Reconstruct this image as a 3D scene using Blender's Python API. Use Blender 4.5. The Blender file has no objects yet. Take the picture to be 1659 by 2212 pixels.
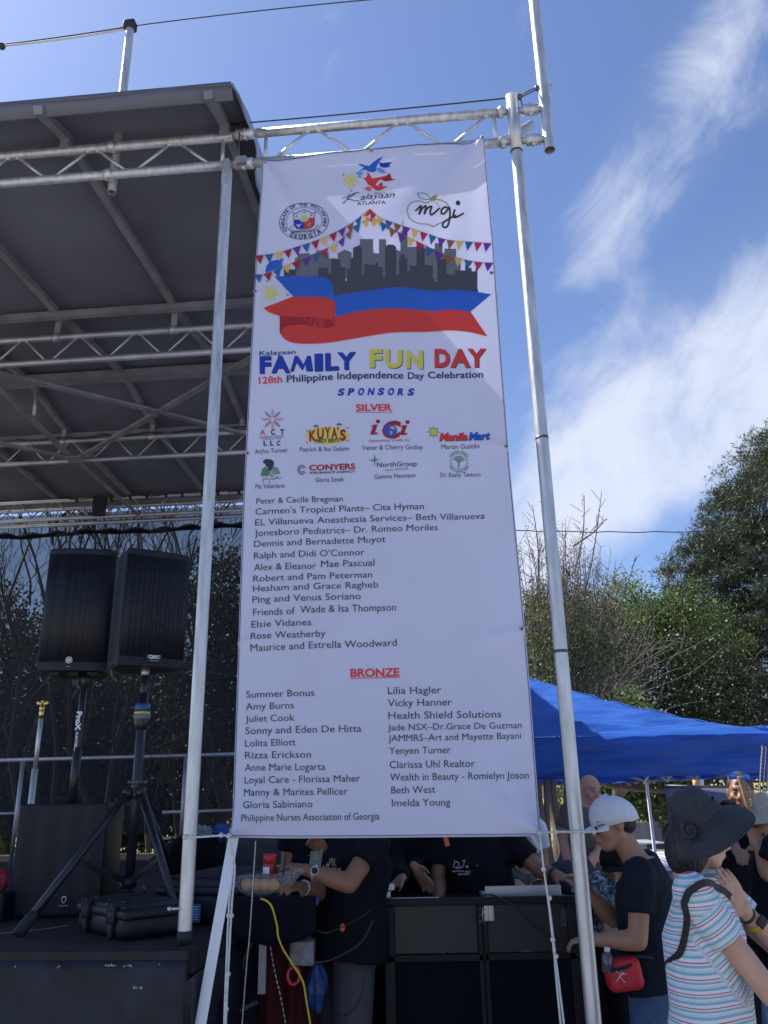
import bpy, bmesh, math, random
import numpy as np
from mathutils import Vector, Matrix, noise as mnoise
random.seed(7); RNG = np.random.default_rng(7)
SC = bpy.context.scene
COL = SC.collection

# ------------------------------------------------------------------ camera
F = 1776.0; CX = 829.5; CY = 1106.0; CZ = 1.62
PITCH = math.radians(19.24); ROLL = math.radians(1.07)
FWD = np.array([0, math.cos(PITCH), math.sin(PITCH)])
_r = np.array([1.0, 0, 0]); _u = np.cross(_r, FWD)
RGT = math.cos(ROLL) * _r - math.sin(ROLL) * _u
UPV = math.sin(ROLL) * _r + math.cos(ROLL) * _u
CAM = np.array([0, 0, CZ])
cd = bpy.data.cameras.new('camera'); cam = bpy.data.objects.new('camera', cd); COL.objects.link(cam)
m = Matrix.Identity(4)
for i in range(3):
    m[i][0] = RGT[i]; m[i][1] = UPV[i]; m[i][2] = -FWD[i]; m[i][3] = CAM[i]
cam.matrix_world = m
cd.sensor_fit = 'VERTICAL'; cd.sensor_height = 36; cd.sensor_width = 27; cd.lens = F / 2212 * 36
cd.clip_start = 0.05; cd.clip_end = 2000
SC.camera = cam
SC.view_settings.view_transform = 'Standard'; SC.view_settings.look = 'None'
SC.view_settings.exposure = 0.92; SC.view_settings.gamma = 1.0

# ------------------------------------------------------------------ sun
SUN_AZ = math.radians(-64)      # measured from +Y towards +X (sun is on the left, behind the stage)
SUN_EL = math.radians(54)
SUNV = Vector((math.sin(SUN_AZ) * math.cos(SUN_EL), math.cos(SUN_AZ) * math.cos(SUN_EL), math.sin(SUN_EL)))
sd = bpy.data.lights.new('sun', 'SUN'); sd.energy = 5.0; sd.angle = math.radians(0.5); sd.color = (1, 0.955, 0.88)
so = bpy.data.objects.new('sun', sd); COL.objects.link(so); so.rotation_euler = SUNV.to_track_quat('Z', 'Y').to_euler()

# ------------------------------------------------------------------ pixel-to-place helpers (survey of the photograph)
def ray(x, y): return FWD + RGT * (x - CX) / F + UPV * (CY - y) / F
def pY(x, y, Y):
    d = ray(x, y); return CAM + d * (Y / d[1])
def pZ(x, y, Z):
    d = ray(x, y); return CAM + d * ((Z - CZ) / d[2])
P0 = np.array([-.807, 3.557, 0]); TT = np.array([.9963, -.0854, 0]); DD = np.array([.0854, .9963, 0]); ZZ = np.array([0, 0, 1.0])
def W(t, d, z): return P0 + TT * t + DD * d + ZZ * z
def pD(x, y, d):
    r = ray(x, y); return CAM + r * (((P0 + DD * d - CAM) @ DD) / (r @ DD))
def tdz(p): q = np.array(p) - P0; return np.array([q @ TT, q @ DD, q[2]])

# ------------------------------------------------------------------ world : sky with high cloud
wd = bpy.data.worlds.new('World'); SC.world = wd; wd.use_nodes = True
nt = wd.node_tree; nt.nodes.clear(); L = nt.links.new
def N(tree, typ, **kw):
    n = tree.nodes.new(typ)
    for k, v in kw.items():
        if k.startswith('i_'):
            n.inputs[int(k[2:])].default_value = v
        else: setattr(n, k, v)
    return n
def mth(tree, op, a, b=None, c=None, clamp=False):
    n = tree.nodes.new('ShaderNodeMath'); n.operation = op; n.use_clamp = clamp
    for i, v in enumerate((a, b, c)):
        if v is None: continue
        if isinstance(v, (int, float)): n.inputs[i].default_value = v
        else: tree.links.new(v, n.inputs[i])
    return n.outputs[0]
sky = N(nt, 'ShaderNodeTexSky'); sky.sky_type = 'NISHITA'; sky.sun_disc = False
sky.sun_elevation = SUN_EL; sky.sun_rotation = SUN_AZ; sky.air_density = 1.0; sky.dust_density = 0.85; sky.ozone_density = 2.6; sky.altitude = 200
tint = N(nt, 'ShaderNodeMix', data_type='RGBA', blend_type='MULTIPLY'); tint.inputs[0].default_value = 1
L(sky.outputs[0], tint.inputs[6]); tint.inputs[7].default_value = (0.92, 0.96, 1.12, 1)
tc = N(nt, 'ShaderNodeTexCoord')
cdir = ray(1400, 700); cF = cdir / np.linalg.norm(cdir)
along = ray(1600, 60) - ray(1270, 600); along -= cF * (along @ cF); along /= np.linalg.norm(along)   # streak axis
cA = along; cB = np.cross(cF, cA)      # cB points to the lower right side of the streak
if cB @ (ray(1659, 900) - ray(1400, 700)) < 0: cB = -cB
def dotn(v):
    n = N(nt, 'ShaderNodeVectorMath', operation='DOT_PRODUCT'); L(tc.outputs['Generated'], n.inputs[0]); n.inputs[1].default_value = tuple(v)
    return n.outputs['Value']
fz = mth(nt, 'MAXIMUM', dotn(cF), 0.05)
ca = mth(nt, 'DIVIDE', dotn(cA), fz); cb = mth(nt, 'DIVIDE', dotn(cB), fz)
def ab(x, y):
    d = ray(x, y); return (d @ cA) / (d @ cF), (d @ cB) / (d @ cF)
cmb = N(nt, 'ShaderNodeCombineXYZ'); L(mth(nt, 'MULTIPLY', ca, 0.72), cmb.inputs[0]); L(cb, cmb.inputs[1])
n1 = N(nt, 'ShaderNodeTexNoise'); n1.inputs['Scale'].default_value = 8.5; n1.inputs['Detail'].default_value = 9; n1.inputs['Roughness'].default_value = 0.62; n1.inputs['Distortion'].default_value = 0.55
L(cmb.outputs[0], n1.inputs['Vector'])
n2 = N(nt, 'ShaderNodeTexNoise'); n2.inputs['Scale'].default_value = 2.1; n2.inputs['Detail'].default_value = 4; n2.inputs['Roughness'].default_value = 0.5
L(cmb.outputs[0], n2.inputs['Vector'])
def smooth(v, a, b, lo=0.0, hi=1.0):
    n = N(nt, 'ShaderNodeMapRange', interpolation_type='SMOOTHSTEP'); n.inputs[1].default_value = a; n.inputs[2].default_value = b
    n.inputs[3].default_value = lo; n.inputs[4].default_value = hi; L(v, n.inputs[0]); return n.outputs[0]
# narrow streak
s0 = ab(1270, 600); s1 = ab(1600, 60); sb = (s0[1] + s1[1]) / 2
wob = mth(nt, 'MULTIPLY', mth(nt, 'SUBTRACT', n2.outputs[0], 0.5), 0.11)
dist = mth(nt, 'ABSOLUTE', mth(nt, 'ADD', mth(nt, 'SUBTRACT', cb, sb), wob))
streak = mth(nt, 'MULTIPLY', smooth(dist, 0.0, 0.075, 1, 0), smooth(ca, s0[0] - 0.09, s0[0] + 0.08))
streak = mth(nt, 'MULTIPLY', streak, 0.64)
# the large bank at the right, low
e0 = ray(1130, 860); e1 = ray(1659, 400); bk = e1 - e0; bk -= cF * (bk @ cF); bk /= np.linalg.norm(bk)
bn = np.cross(cF, bk)
if bn @ (ray(1659, 900) - ray(1300, 600)) < 0: bn = -bn
bd = mth(nt, 'DIVIDE', dotn(bn), fz)
b0 = (e0 @ bn) / (e0 @ cF)
lo = ray(1500, 1010); b1 = (lo @ bn) / (lo @ cF)
lo2 = ray(1300, 1240); b2 = (lo2 @ bn) / (lo2 @ cF)
bw = mth(nt, 'ADD', bd, mth(nt, 'MULTIPLY', mth(nt, 'SUBTRACT', n2.outputs[0], 0.5), 0.22))
bank = mth(nt, 'MULTIPLY', smooth(bw, b0 - 0.04, b0 + 0.09), smooth(bw, b1 - 0.02, b2 + 0.03, 1, 0))
# faint cirrus elsewhere
cir = mth(nt, 'MULTIPLY', smooth(n2.outputs[0], 0.55, 0.8), 0.05)
msk = mth(nt, 'MAXIMUM', mth(nt, 'MAXIMUM', streak, bank), cir)
val = mth(nt, 'ADD', mth(nt, 'MULTIPLY', msk, 1.0), mth(nt, 'MULTIPLY', mth(nt, 'SUBTRACT', n1.outputs[0], 0.5), 1.9))
clo = mth(nt, 'MULTIPLY', smooth(val, 0.14, 1.25), 0.92, clamp=True)
clo = mth(nt, 'MAXIMUM', clo, mth(nt, 'MULTIPLY', msk, 0.12))
cm = N(nt, 'ShaderNodeMix', data_type='RGBA'); L(clo, cm.inputs[0]); L(tint.outputs[2], cm.inputs[6]); cm.inputs[7].default_value = (5.0, 5.35, 6.3, 1)
bg = N(nt, 'ShaderNodeBackground'); bg.inputs['Strength'].default_value = 0.086; L(cm.outputs[2], bg.inputs['Color'])
out = N(nt, 'ShaderNodeOutputWorld'); L(bg.outputs[0], out.inputs[0])

# ------------------------------------------------------------------ materials
MATS = {}
def mat(name, col, rough=0.6, metal=0.0, var=0.12, scale=8.0, bump=0.0, bscale=60.0, spec=0.5, transl=0.0, alpha=None, coat=0.0, stretch=None, sheen=0.0):
    if name in MATS: return MATS[name]
    mt = bpy.data.materials.new(name); mt.use_nodes = True; t = mt.node_tree
    b = t.nodes['Principled BSDF']; l = t.links.new
    tcn = t.nodes.new('ShaderNodeTexCoord'); vec = tcn.outputs['Object']
    if stretch:
        mp = t.nodes.new('ShaderNodeMapping'); mp.inputs['Scale'].default_value = stretch; l(vec, mp.inputs[0]); vec = mp.outputs[0]
    nz = t.nodes.new('ShaderNodeTexNoise'); nz.inputs['Scale'].default_value = scale; nz.inputs['Detail'].default_value = 5; l(vec, nz.inputs['Vector'])
    cr = t.nodes.new('ShaderNodeValToRGB'); c = np.array(col)
    cr.color_ramp.elements[0].position = 0.3; cr.color_ramp.elements[1].position = 0.7
    cr.color_ramp.elements[0].color = (*np.clip(c * (1 - var), 0, 1), 1); cr.color_ramp.elements[1].color = (*np.clip(c * (1 + var), 0, 1), 1)
    l(nz.outputs[0], cr.inputs[0]); l(cr.outputs[0], b.inputs['Base Color'])
    b.inputs['Metallic'].default_value = metal; b.inputs['Specular IOR Level'].default_value = spec
    if coat: b.inputs['Coat Weight'].default_value = coat
    if sheen: b.inputs['Sheen Weight'].default_value = sheen
    rr = t.nodes.new('ShaderNodeMapRange'); l(nz.outputs[0], rr.inputs[0]); rr.inputs[3].default_value = max(0.02, rough - 0.1); rr.inputs[4].default_value = min(1, rough + 0.1)
    l(rr.outputs[0], b.inputs['Roughness'])
    if bump:
        n3 = t.nodes.new('ShaderNodeTexNoise'); n3.inputs['Scale'].default_value = bscale; n3.inputs['Detail'].default_value = 3; l(vec, n3.inputs['Vector'])
        bp = t.nodes.new('ShaderNodeBump'); bp.inputs['Strength'].default_value = bump; bp.inputs['Distance'].default_value = 0.02
        l(n3.outputs[0], bp.inputs['Height']); l(bp.outputs[0], b.inputs['Normal'])
    if transl:
        tr = t.nodes.new('ShaderNodeBsdfTranslucent'); l(cr.outputs[0], tr.inputs[0]); mx = t.nodes.new('ShaderNodeMixShader'); mx.inputs[0].default_value = transl
        l(b.outputs[0], mx.inputs[1]); l(tr.outputs[0], mx.inputs[2]); l(mx.outputs[0], t.nodes['Material Output'].inputs[0])
    MATS[name] = mt
    return mt
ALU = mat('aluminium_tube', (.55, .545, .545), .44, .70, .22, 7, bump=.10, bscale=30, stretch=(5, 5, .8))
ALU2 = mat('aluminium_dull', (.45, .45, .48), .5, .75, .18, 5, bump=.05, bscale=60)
STEEL = mat('grey_painted_steel', (.215, .215, .24), .55, .2, .25, 5)
STEELD = mat('dark_steel', (.10, .10, .11), .5, .6, .2, 20)
BLK = mat('black_plastic', (.008, .010, .016), .45, 0, spec=.35, var=.2, scale=30, bump=.15, bscale=400)
BLKM = mat('black_metal', (.022, .024, .03), .35, .2, .2, 20)
RUB = mat('black_rubber', (.02, .02, .024), .7, 0, .1, 20)
VINYL = mat('grey_vinyl_roof', (.125, .13, .162), .6, 0, .16, 1.6, bump=.05, bscale=6)
VINYLO = mat('blue_grey_vinyl', (.20, .22, .28), .3, 0, .15, 5, bump=.3, bscale=7)
SKIRT = mat('black_skirt_vinyl', (.013, .017, .028), .5, 0, .75, 5, spec=.3, bump=.5, bscale=4)
DECK = mat('stage_deck_felt', (.022, .020, .022), .85, 0, .25, 9, spec=.25, bump=.2, bscale=200)
CLOTHB = mat('black_cloth', (.005, .006, .011), .85, 0, .15, 6, spec=.12, bump=.3, bscale=14)
CLOTHT = mat('black_cotton', (.006, .007, .012), .85, 0, .15, 6, spec=.15, bump=.35, bscale=16)
ROPE = mat('white_rope', (.62, .62, .58), .8, 0, .15, 80, bump=.4, bscale=300)
WIRE = mat('dark_wire', (.05, .045, .05), .5, .6, .1, 50)
WIREB = mat('black_cable', (.015, .015, .018), .5, 0, .1, 50)
YEL = mat('yellow_cable', (.62, .50, .03), .5, 0, .1, 50)
GOLD = mat('gold_metal', (.75, .55, .18), .28, 1, .1, 50)
WHITE = mat('white_plastic', (.72, .73, .75), .4, 0, .05, 10)
REDP = mat('red_plastic', (.55, .03, .035), .45, 0, .1, 10)
BLUEP = mat('blue_plastic', (.03, .10, .45), .4, 0, .2, 10, bump=.4, bscale=20)

# ------------------------------------------------------------------ mesh builder
class MB:
    def __init__(s): s.v = []; s.f = []; s.smooth = []
    def add(s, vs, fs, sm=False):
        o = len(s.v); s.v += [tuple(map(float, p)) for p in vs]; s.f += [tuple(i + o for i in f) for f in fs]; s.smooth += [sm] * len(fs); return s
    def box(s, c, e, ax=None):          # centre, half extents, axes
        ax = ax or (TT, DD, ZZ); c = np.array(c, float); vs = []
        for i in (-1, 1):
            for j in (-1, 1):
                for k in (-1, 1): vs.append(c + np.array(ax[0]) * e[0] * i + np.array(ax[1]) * e[1] * j + np.array(ax[2]) * e[2] * k)
        return s.add(vs, [(0, 1, 3, 2), (4, 6, 7, 5), (0, 4, 5, 1), (2, 3, 7, 6), (0, 2, 6, 4), (1, 5, 7, 3)])
    def rbox(s, c, e, bev, ax=None, seg=3):   # rounded box
        bm = bmesh.new(); bmesh.ops.create_cube(bm, size=2)
        for v in bm.verts: v.co = Vector((v.co.x * e[0], v.co.y * e[1], v.co.z * e[2]))
        bmesh.ops.bevel(bm, geom=bm.edges[:] , offset=bev, segments=seg, affect='EDGES', profile=.5)
        ax = ax or (TT, DD, ZZ); c = np.array(c, float)
        vs = [c + np.array(ax[0]) * v.co.x + np.array(ax[1]) * v.co.y + np.array(ax[2]) * v.co.z for v in bm.verts]
        s.add(vs, [tuple(v.index for v in f.verts) for f in bm.faces], True); bm.free(); return s
    def tube(s, pts, r, n=12, caps=True, radii=None):
        P = [Vector(p) for p in pts]; k = len(P); R = radii or [r] * k
        ref = None; vs = []
        for i in range(k):
            d = (P[min(i + 1, k - 1)] - P[max(i - 1, 0)]).normalized()
            if ref is None:
                ref = d.cross(Vector((0, 0, 1)))
                if ref.length < .05: ref = d.cross(Vector((0, 1, 0)))
            a = (ref - d * ref.dot(d)).normalized(); b = d.cross(a); ref = a
            for j in range(n):
                th = 2 * math.pi * j / n; vs.append(P[i] + (a * math.cos(th) + b * math.sin(th)) * R[i])
        fs = [(i * n + j, i * n + (j + 1) % n, (i + 1) * n + (j + 1) % n, (i + 1) * n + j) for i in range(k - 1) for j in range(n)]
        s.add(vs, fs, True)
        if caps:
            o = len(s.v) - k * n
            s.f += [tuple(o + j for j in range(n))[::-1], tuple(o + (k - 1) * n + j for j in range(n))]; s.smooth += [False, False]
        return s
    def pipe(s, p, q, r, wall=.004, n=16):   # open hollow tube
        s.tube([p, q], r, n, False); P = Vector(p); Q = Vector(q); s.tube([q, p], r - wall, n, False)
        d = (Q - P).normalized(); a = d.cross(Vector((0, 0, 1)));
        if a.length < .05: a = d.cross(Vector((0, 1, 0)))
        a.normalize(); b = d.cross(a)
        for E in (P, Q):
            vs = []
            for rr in (r, r - wall):
                for j in range(n): th = 2 * math.pi * j / n; vs.append(E + (a * math.cos(th) + b * math.sin(th)) * rr)
            s.add(vs, [(j, (j + 1) % n, n + (j + 1) % n, n + j) for j in range(n)])
        return s
    def ball(s, c, r, n=10, ax=None):
        r = (r, r, r) if isinstance(r, (int, float)) else r; ax = ax or ((1, 0, 0), (0, 1, 0), (0, 0, 1)); c = np.array(c, float)
        ax = [np.array(a, float) for a in ax]; vs = [c + ax[2] * r[2]]; m2 = n // 2 + 1
        for i in range(1, m2):
            ph = math.pi * i / m2
            for j in range(n): th = 2 * math.pi * j / n; vs.append(c + ax[0] * r[0] * math.sin(ph) * math.cos(th) + ax[1] * r[1] * math.sin(ph) * math.sin(th) + ax[2] * r[2] * math.cos(ph))
        vs.append(c - ax[2] * r[2]); fs = [(0, 1 + j, 1 + (j + 1) % n) for j in range(n)]
        for i in range(m2 - 2):
            for j in range(n): a = 1 + i * n; fs.append((a + j, a + n + j, a + n + (j + 1) % n, a + (j + 1) % n))
        a = 1 + (m2 - 2) * n; fs += [(a + j, len(vs) - 1, a + (j + 1) % n) for j in range(n)]
        return s.add(vs, fs, True)
    def cyl(s, c, axis, r, h, n=16):
        a = np.array(axis, float); a /= np.linalg.norm(a); c = np.array(c, float); return s.tube([c - a * h / 2, c + a * h / 2], r, n)
    def prism(s, pts, off):            # planar polygon extruded by off
        n = len(pts); vs = [np.array(p, float) for p in pts]; vs += [p + np.array(off, float) for p in vs]
        return s.add(vs, [tuple(range(n))[::-1], tuple(range(n, 2 * n))] + [(i, (i + 1) % n, n + (i + 1) % n, n + i) for i in range(n)])
    def grid(s, fn, nu, nv, thick=None):
        vs = [fn(i / nu, j / nv) for j in range(nv + 1) for i in range(nu + 1)]
        fs = [(j * (nu + 1) + i, j * (nu + 1) + i + 1, (j + 1) * (nu + 1) + i + 1, (j + 1) * (nu + 1) + i) for j in range(nv) for i in range(nu)]
        s.add(vs, fs, True)
        if thick is not None:
            k = len(vs); th = np.array(thick, float); s.add([np.array(v) + th for v in vs], [f[::-1] for f in fs], True)
            o = len(s.v) - 2 * k; bd = [i for i in range(nu + 1)] + [(j * (nu + 1) + nu) for j in range(1, nv + 1)] + [nv * (nu + 1) + i for i in range(nu - 1, -1, -1)] + [j * (nu + 1) for j in range(nv - 1, 0, -1)]
            for a, b in zip(bd, bd[1:] + bd[:1]): s.f.append((o + a, o + k + a, o + k + b, o + b)); s.smooth.append(False)
        return s
    def build(s, name, m, parent=None, **tags):
        me = bpy.data.meshes.new(name); org = np.array(root_loc(parent)) if parent is not None else (np.mean(np.array(s.v), axis=0) if s.v else np.zeros(3))
        if parent is None: org = np.array([org[0], org[1], min(v[2] for v in s.v)])
        me.from_pydata([tuple(np.array(v) - org) for v in s.v], [], s.f)
        me.polygons.foreach_set('use_smooth', s.smooth); me.materials.append(m); me.update()
        return link(name, me, parent, org if parent is None else None, **tags)
def root_loc(o):
    while o.parent: o = o.parent
    return tuple(o.location)
def link(name, me, parent=None, loc=None, **tags):
    o = bpy.data.objects.new(name, me); COL.objects.link(o)
    if parent is not None: o.parent = parent
    elif loc is not None: o.location = tuple(loc)
    for k, v in tags.items():
        if v is not None: o[k] = v
    return o
def thing(name, label, cat, loc, group=None):
    o = bpy.data.objects.new(name, None); COL.objects.link(o); o.location = tuple(loc); o.empty_display_size = .1
    o['label'] = label; o['category'] = cat
    if group: o['group'] = group
    return o
def smoothpath(pts, n=8):
    P = [np.array(p, float) for p in pts]; out = []
    for i in range(len(P) - 1):
        a = P[max(i - 1, 0)]; b = P[i]; c = P[i + 1]; d = P[min(i + 2, len(P) - 1)]
        for k in range(n):
            t = k / n; out.append(.5 * ((2 * b) + (-a + c) * t + (2 * a - 5 * b + 4 * c - d) * t * t + (-a + 3 * b - 3 * c + d) * t ** 3))
    out.append(P[-1]); return out
# text as mesh in local (x, y), scaled so its width / cap height fit
_tc = {}
def text_mesh(s, bold=0.0):
    key = (s, bold)
    if key in _tc: return _tc[key]
    cu = bpy.data.curves.new('lettering', 'FONT'); cu.body = s; cu.size = 1; cu.offset = bold; cu.resolution_u = 3
    ob = bpy.data.objects.new('lettering', cu); COL.objects.link(ob); bpy.context.view_layer.update()
    ev = ob.evaluated_get(bpy.context.evaluated_depsgraph_get()); me = ev.to_mesh()
    v = np.array([(p.co.x, p.co.y) for p in me.vertices]) if len(me.vertices) else np.zeros((1, 2)); f = [tuple(p.vertices) for p in me.polygons]
    ev.to_mesh_clear(); bpy.data.objects.remove(ob); bpy.data.curves.remove(cu)
    _tc[key] = (v, f); return _tc[key]
CAPH = None
def cap_height():
    global CAPH
    if CAPH is None: v, f = text_mesh('H'); CAPH = v[:, 1].max()
    return CAPH
def fit_text(s, bold=0.0, shear=0.0):
    v, f = text_mesh(s, bold); v = v.copy(); x0 = v[:, 0].min(); w = v[:, 0].max() - x0
    v[:, 0] = (v[:, 0] - x0) / w; v[:, 1] /= cap_height(); return v, f, w / cap_height()
def place_text(mb, s, o, xd, yd, width, caph, bold=0.0, shear=0.0):
    v, f, asp = fit_text(s, bold); o = np.array(o, float); xd = np.array(xd, float); yd = np.array(yd, float)
    if width is None: width = asp * caph
    mb.add([o + xd * (a * width + shear * b * caph) + yd * b * caph for a, b in v], f); return mb
# ================================================================== SETTING
def gz(x, y): return 0.0
gm = mat('ground_pale_gravel', (.30, .29, .28), .9, 0, .2, 1.2, bump=.3, bscale=60)
mb = MB(); mb.add([(-400, -400, 0), (400, -400, 0), (400, 600, 0), (-400, 600, 0)], [(0, 1, 2, 3)])
o = mb.build('ground', gm, kind='structure'); 
GRASSM = mat('dry_grass', (.26, .21, .07), .9, 0, .45, 3, bump=.5, bscale=20)
mb = MB(); mb.grid(lambda u, v: np.array([-12 + 40 * u, 24 + 30 * v, .02 + 1.9 * min(1, v * 3) + .15 * math.sin(u * 31) * v]), 40, 20)
mb.build('grass_bank', GRASSM, kind='structure')
mb = MB(); mb.add([(-30, 9.6, .004), (-1.2, 9.6, .004), (-1.2, 23, .004), (-30, 23, .004)], [(0, 1, 2, 3)])
mb.build('lawn', mat('mown_grass', (.09, .14, .03), .9, 0, .4, 5, bump=.5, bscale=40), kind='structure')

# ================================================================== STAGE
ROOT = W(-3, 0, 0); stage = thing('mobile_stage', 'outdoor mobile stage with grey vinyl roof, aluminium trusses and black skirted deck', 'stage', ROOT)
SZ = 1.1
prof = [(-.31, 5.03), (0, 5.14), (1.8, 5.22), (3.0, 5.38), (3.85, 5.24), (5.75, 5.16)]
def rz(d):
    for (a, b), (c, e) in zip(prof, prof[1:]):
        if d <= c: return b + (e - b) * (d - a) / (c - a)
    return prof[-1][1]
def roof_fn(u, v):
    d = -.33 + 6.35 * v; t = -7 + 7.1 * u
    return W(t, d, rz(d) + .035 + .012 * math.sin(t * 6.8) * math.sin(d * 1.7) + .008 * mnoise.noise(Vector((t * 2, d * 3, 0))))
MB().grid(roof_fn, 60, 50, (0, 0, .012)).build('roof_cover', VINYL, stage)
mb = MB()      # front lip band hanging from the eave
mb.grid(lambda u, v: W(-7 + 7.1 * u, -.335 + .05 * v, 5.072 - .07 * v), 20, 2, DD * .006); mb.build('eave_lip', VINYL, stage)
def flap(u, v):
    d = -.33 + 6.3 * u; h = .06 + .20 * min(1, (d + .33) / 1.1) + .05 * math.sin(d * 4.1) * v
    return W(.105 + .02 * math.sin(d * 7 + v * 2) * v + .012 * math.sin(d * 17) * v, d, rz(d) + .045 - h * v)
MB().grid(flap, 90, 6, TT * .004).build('side_flap', VINYLO, stage)
def beam(p, q, w, h, name, m=STEEL, up=ZZ, parent=stage, **k):
    p = np.array(p); q = np.array(q); d = q - p; Ln = np.linalg.norm(d); d = d / Ln; s = np.cross(d, up); s /= np.linalg.norm(s); u = np.cross(s, d)
    return MB().box((p + q) / 2, (Ln / 2, w / 2, h / 2), (d, s, u)).build(name, m, parent, **k)
for t in (-.02, -.92, -1.84, -2.76, -3.68):
    mb = MB()
    for (a, b), (c, e) in zip(prof, prof[1:]):
        p = W(t, a, b - .012); q = W(t, c, e - .012); d = q - p; Ln = np.linalg.norm(d); d /= Ln
        mb.box((p + q) / 2, (Ln / 2 + .01, .024, .022), (d, TT, np.cross(d, TT)))
    mb.build('rafter', STEEL, stage)
for d, h, w in ((1.74, .05, .05), (3.0, .07, .12), (3.9, .045, .045), (5.7, .05, .05)):
    beam(W(-7, d, rz(d) - .05), W(.06, d, rz(d) - .05), w, h, 'purlin')
TRZ = [(0, 4.855, 5.045), (1.8, 4.80, 5.01), (3.82, 4.87, 5.09), (5.5, 4.87, 5.10)]
def truss(d, zl, zu, t0, t1, t_node, step, parent, r=.0245, m=ALU, nm='truss', posts=()):
    tr = MB(); tr.tube([W(t0, d, zl), W(t1, d, zl)], r, 16); tr = tr.build(nm, m, parent)
    MB().tube([W(t0, d, zu), W(t1, d, zu)], r, 16).build('chord', m, tr)
    k = t_node
    while k - step > t0: k -= step
    first = None
    while k < t1 + step:
        for a, b in (((k - .03, zu), (k - step / 2 + .03, zl)), ((k + .03, zu), (k + step / 2 - .03, zl))):
            if t0 < min(a[0], b[0]) and max(a[0], b[0]) < t1:
                p = W(a[0], d, a[1] - r * .7); q = W(b[0], d, b[1] + r * .7)
                w = MB().tube([p, q], .0085, 8); w.ball(p, .014, 8); w.ball(q, .014, 8); w.build('diagonal', m, tr)
        k += step
    for tp in posts: MB().tube([W(tp, d, zl), W(tp, d, zu)], .010, 10).build('upright', m, tr)
    return tr
nt0 = tdz(pD(378, 306, 0))[0]; nt2 = tdz(pD((820) * .36, 531 + 530 * .36, 1.8))[0]; nt3 = tdz(pD(955 * .36, 531 + 1155 * .36, 3.82))[0]; nt4 = tdz(pD(1020 * .36, 531 + 1510 * .36, 5.5))[0]
st0 = (tdz(pD(378, 306, 0)) - tdz(pD(202, 321, 0)))[0]
st2 = (tdz(pD(1165 * .36, 720, 1.8)) - tdz(pD(820 * .36, 722, 1.8)))[0]
st3 = (tdz(pD(955 * .36, 944, 3.82)) - tdz(pD(690 * .36, 946, 3.82)))[0]
st4 = (tdz(pD(1020 * .36, 1075, 5.5)) - tdz(pD(790 * .36, 1077, 5.5)))[0]
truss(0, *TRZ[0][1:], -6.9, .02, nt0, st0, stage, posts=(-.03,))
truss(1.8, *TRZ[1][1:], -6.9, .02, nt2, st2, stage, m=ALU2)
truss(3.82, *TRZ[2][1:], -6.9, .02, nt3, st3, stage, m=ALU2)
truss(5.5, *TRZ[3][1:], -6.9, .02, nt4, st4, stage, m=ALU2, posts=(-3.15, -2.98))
truss(5.68, 4.86, 5.06, -6.9, .02, nt4 + .2, st4, stage, m=ALU2)
for d, zl, zu in TRZ[1:3]:
    for t in (-.92, -1.84, -2.76, -.02):
        MB().box(W(t, d, (zu + rz(d)) / 2 - .01), (.022, .012, (rz(d) - zu) / 2 + .02)).build('hanger_bracket', ALU2, stage)
        MB().cyl(W(t, d, zu), TT, .033, .05, 14).build('clamp', ALU2, stage)
for t in (-.02, -.92, -1.84):
    MB().box(W(t, 0.0, 5.07), (.026, .034, .035)).build('clamp', ALU2, stage)
# cross braces under the roof, at lower chord level
def pzz(x, y, z=4.82): return pZ(x, y, z)
for a, b in (((-60, 793), (340, 889)), ((340, 889), (540, 941)), ((162, 995), (545, 773)), ((-60, 784), (162, 995)), ((-60, 944), (162, 992))):
    beam(pzz(*a), pzz(*b), .055, .022, 'cross_brace')
beam(pzz(162, 992, 4.85), pzz(299, 1112, 4.85), .04, .02, 'cross_brace')
MB().box(pzz(162, 993, 4.80), (.08, .08, .004)).build('brace_plate', ALU2, stage)
MB().box(pzz(340, 889, 4.805), (.04, .04, .004)).build('brace_plate', ALU2, stage)
MB().tube([pD(79, 837, 3.0), pD(74, 898, 3.0)], .016, 8).build('drop_rod', ALU2, stage)
# dark box fixture at the rear truss
MB().box(W(-3.06, 5.42, 4.97), (.075, .03, .11)).build('rear_junction_box', BLKM, stage)
for d, t0, sag in ((3.74, -3.2, .03), (5.44, -3.6, .035), (3.74, -1.6, .025), (5.44, -1.5, .03)):
    pts = [W(t0 + k * .1, d - .02, (5.09 if d < 5 else 5.10) + .01 - sag * abs(math.sin(k * .7 + t0))) for k in range(16)]
    MB().tube(smoothpath(pts, 3), .007, 6).build('roof_cable', WIREB, stage)
for k in range(16):
    tt = -3.4 + k * .22 + .05 * math.sin(k * 3.1); MB().tube([W(tt, 5.5, 5.10), W(tt + .035, 5.5, 5.10)], .029, 10).build('cable_tie_band', WIREB, stage)
# rear valance beam and warm timber slivers above the screen
zv0 = tdz(pD(0, 1136, 5.95))[2]; beam(W(-7, 5.95, (zv0 + 4.98) / 2), W(.06, 5.95, (zv0 + 4.98) / 2), .03, 4.98 - zv0, 'rear_valance', CLOTHB)
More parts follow.
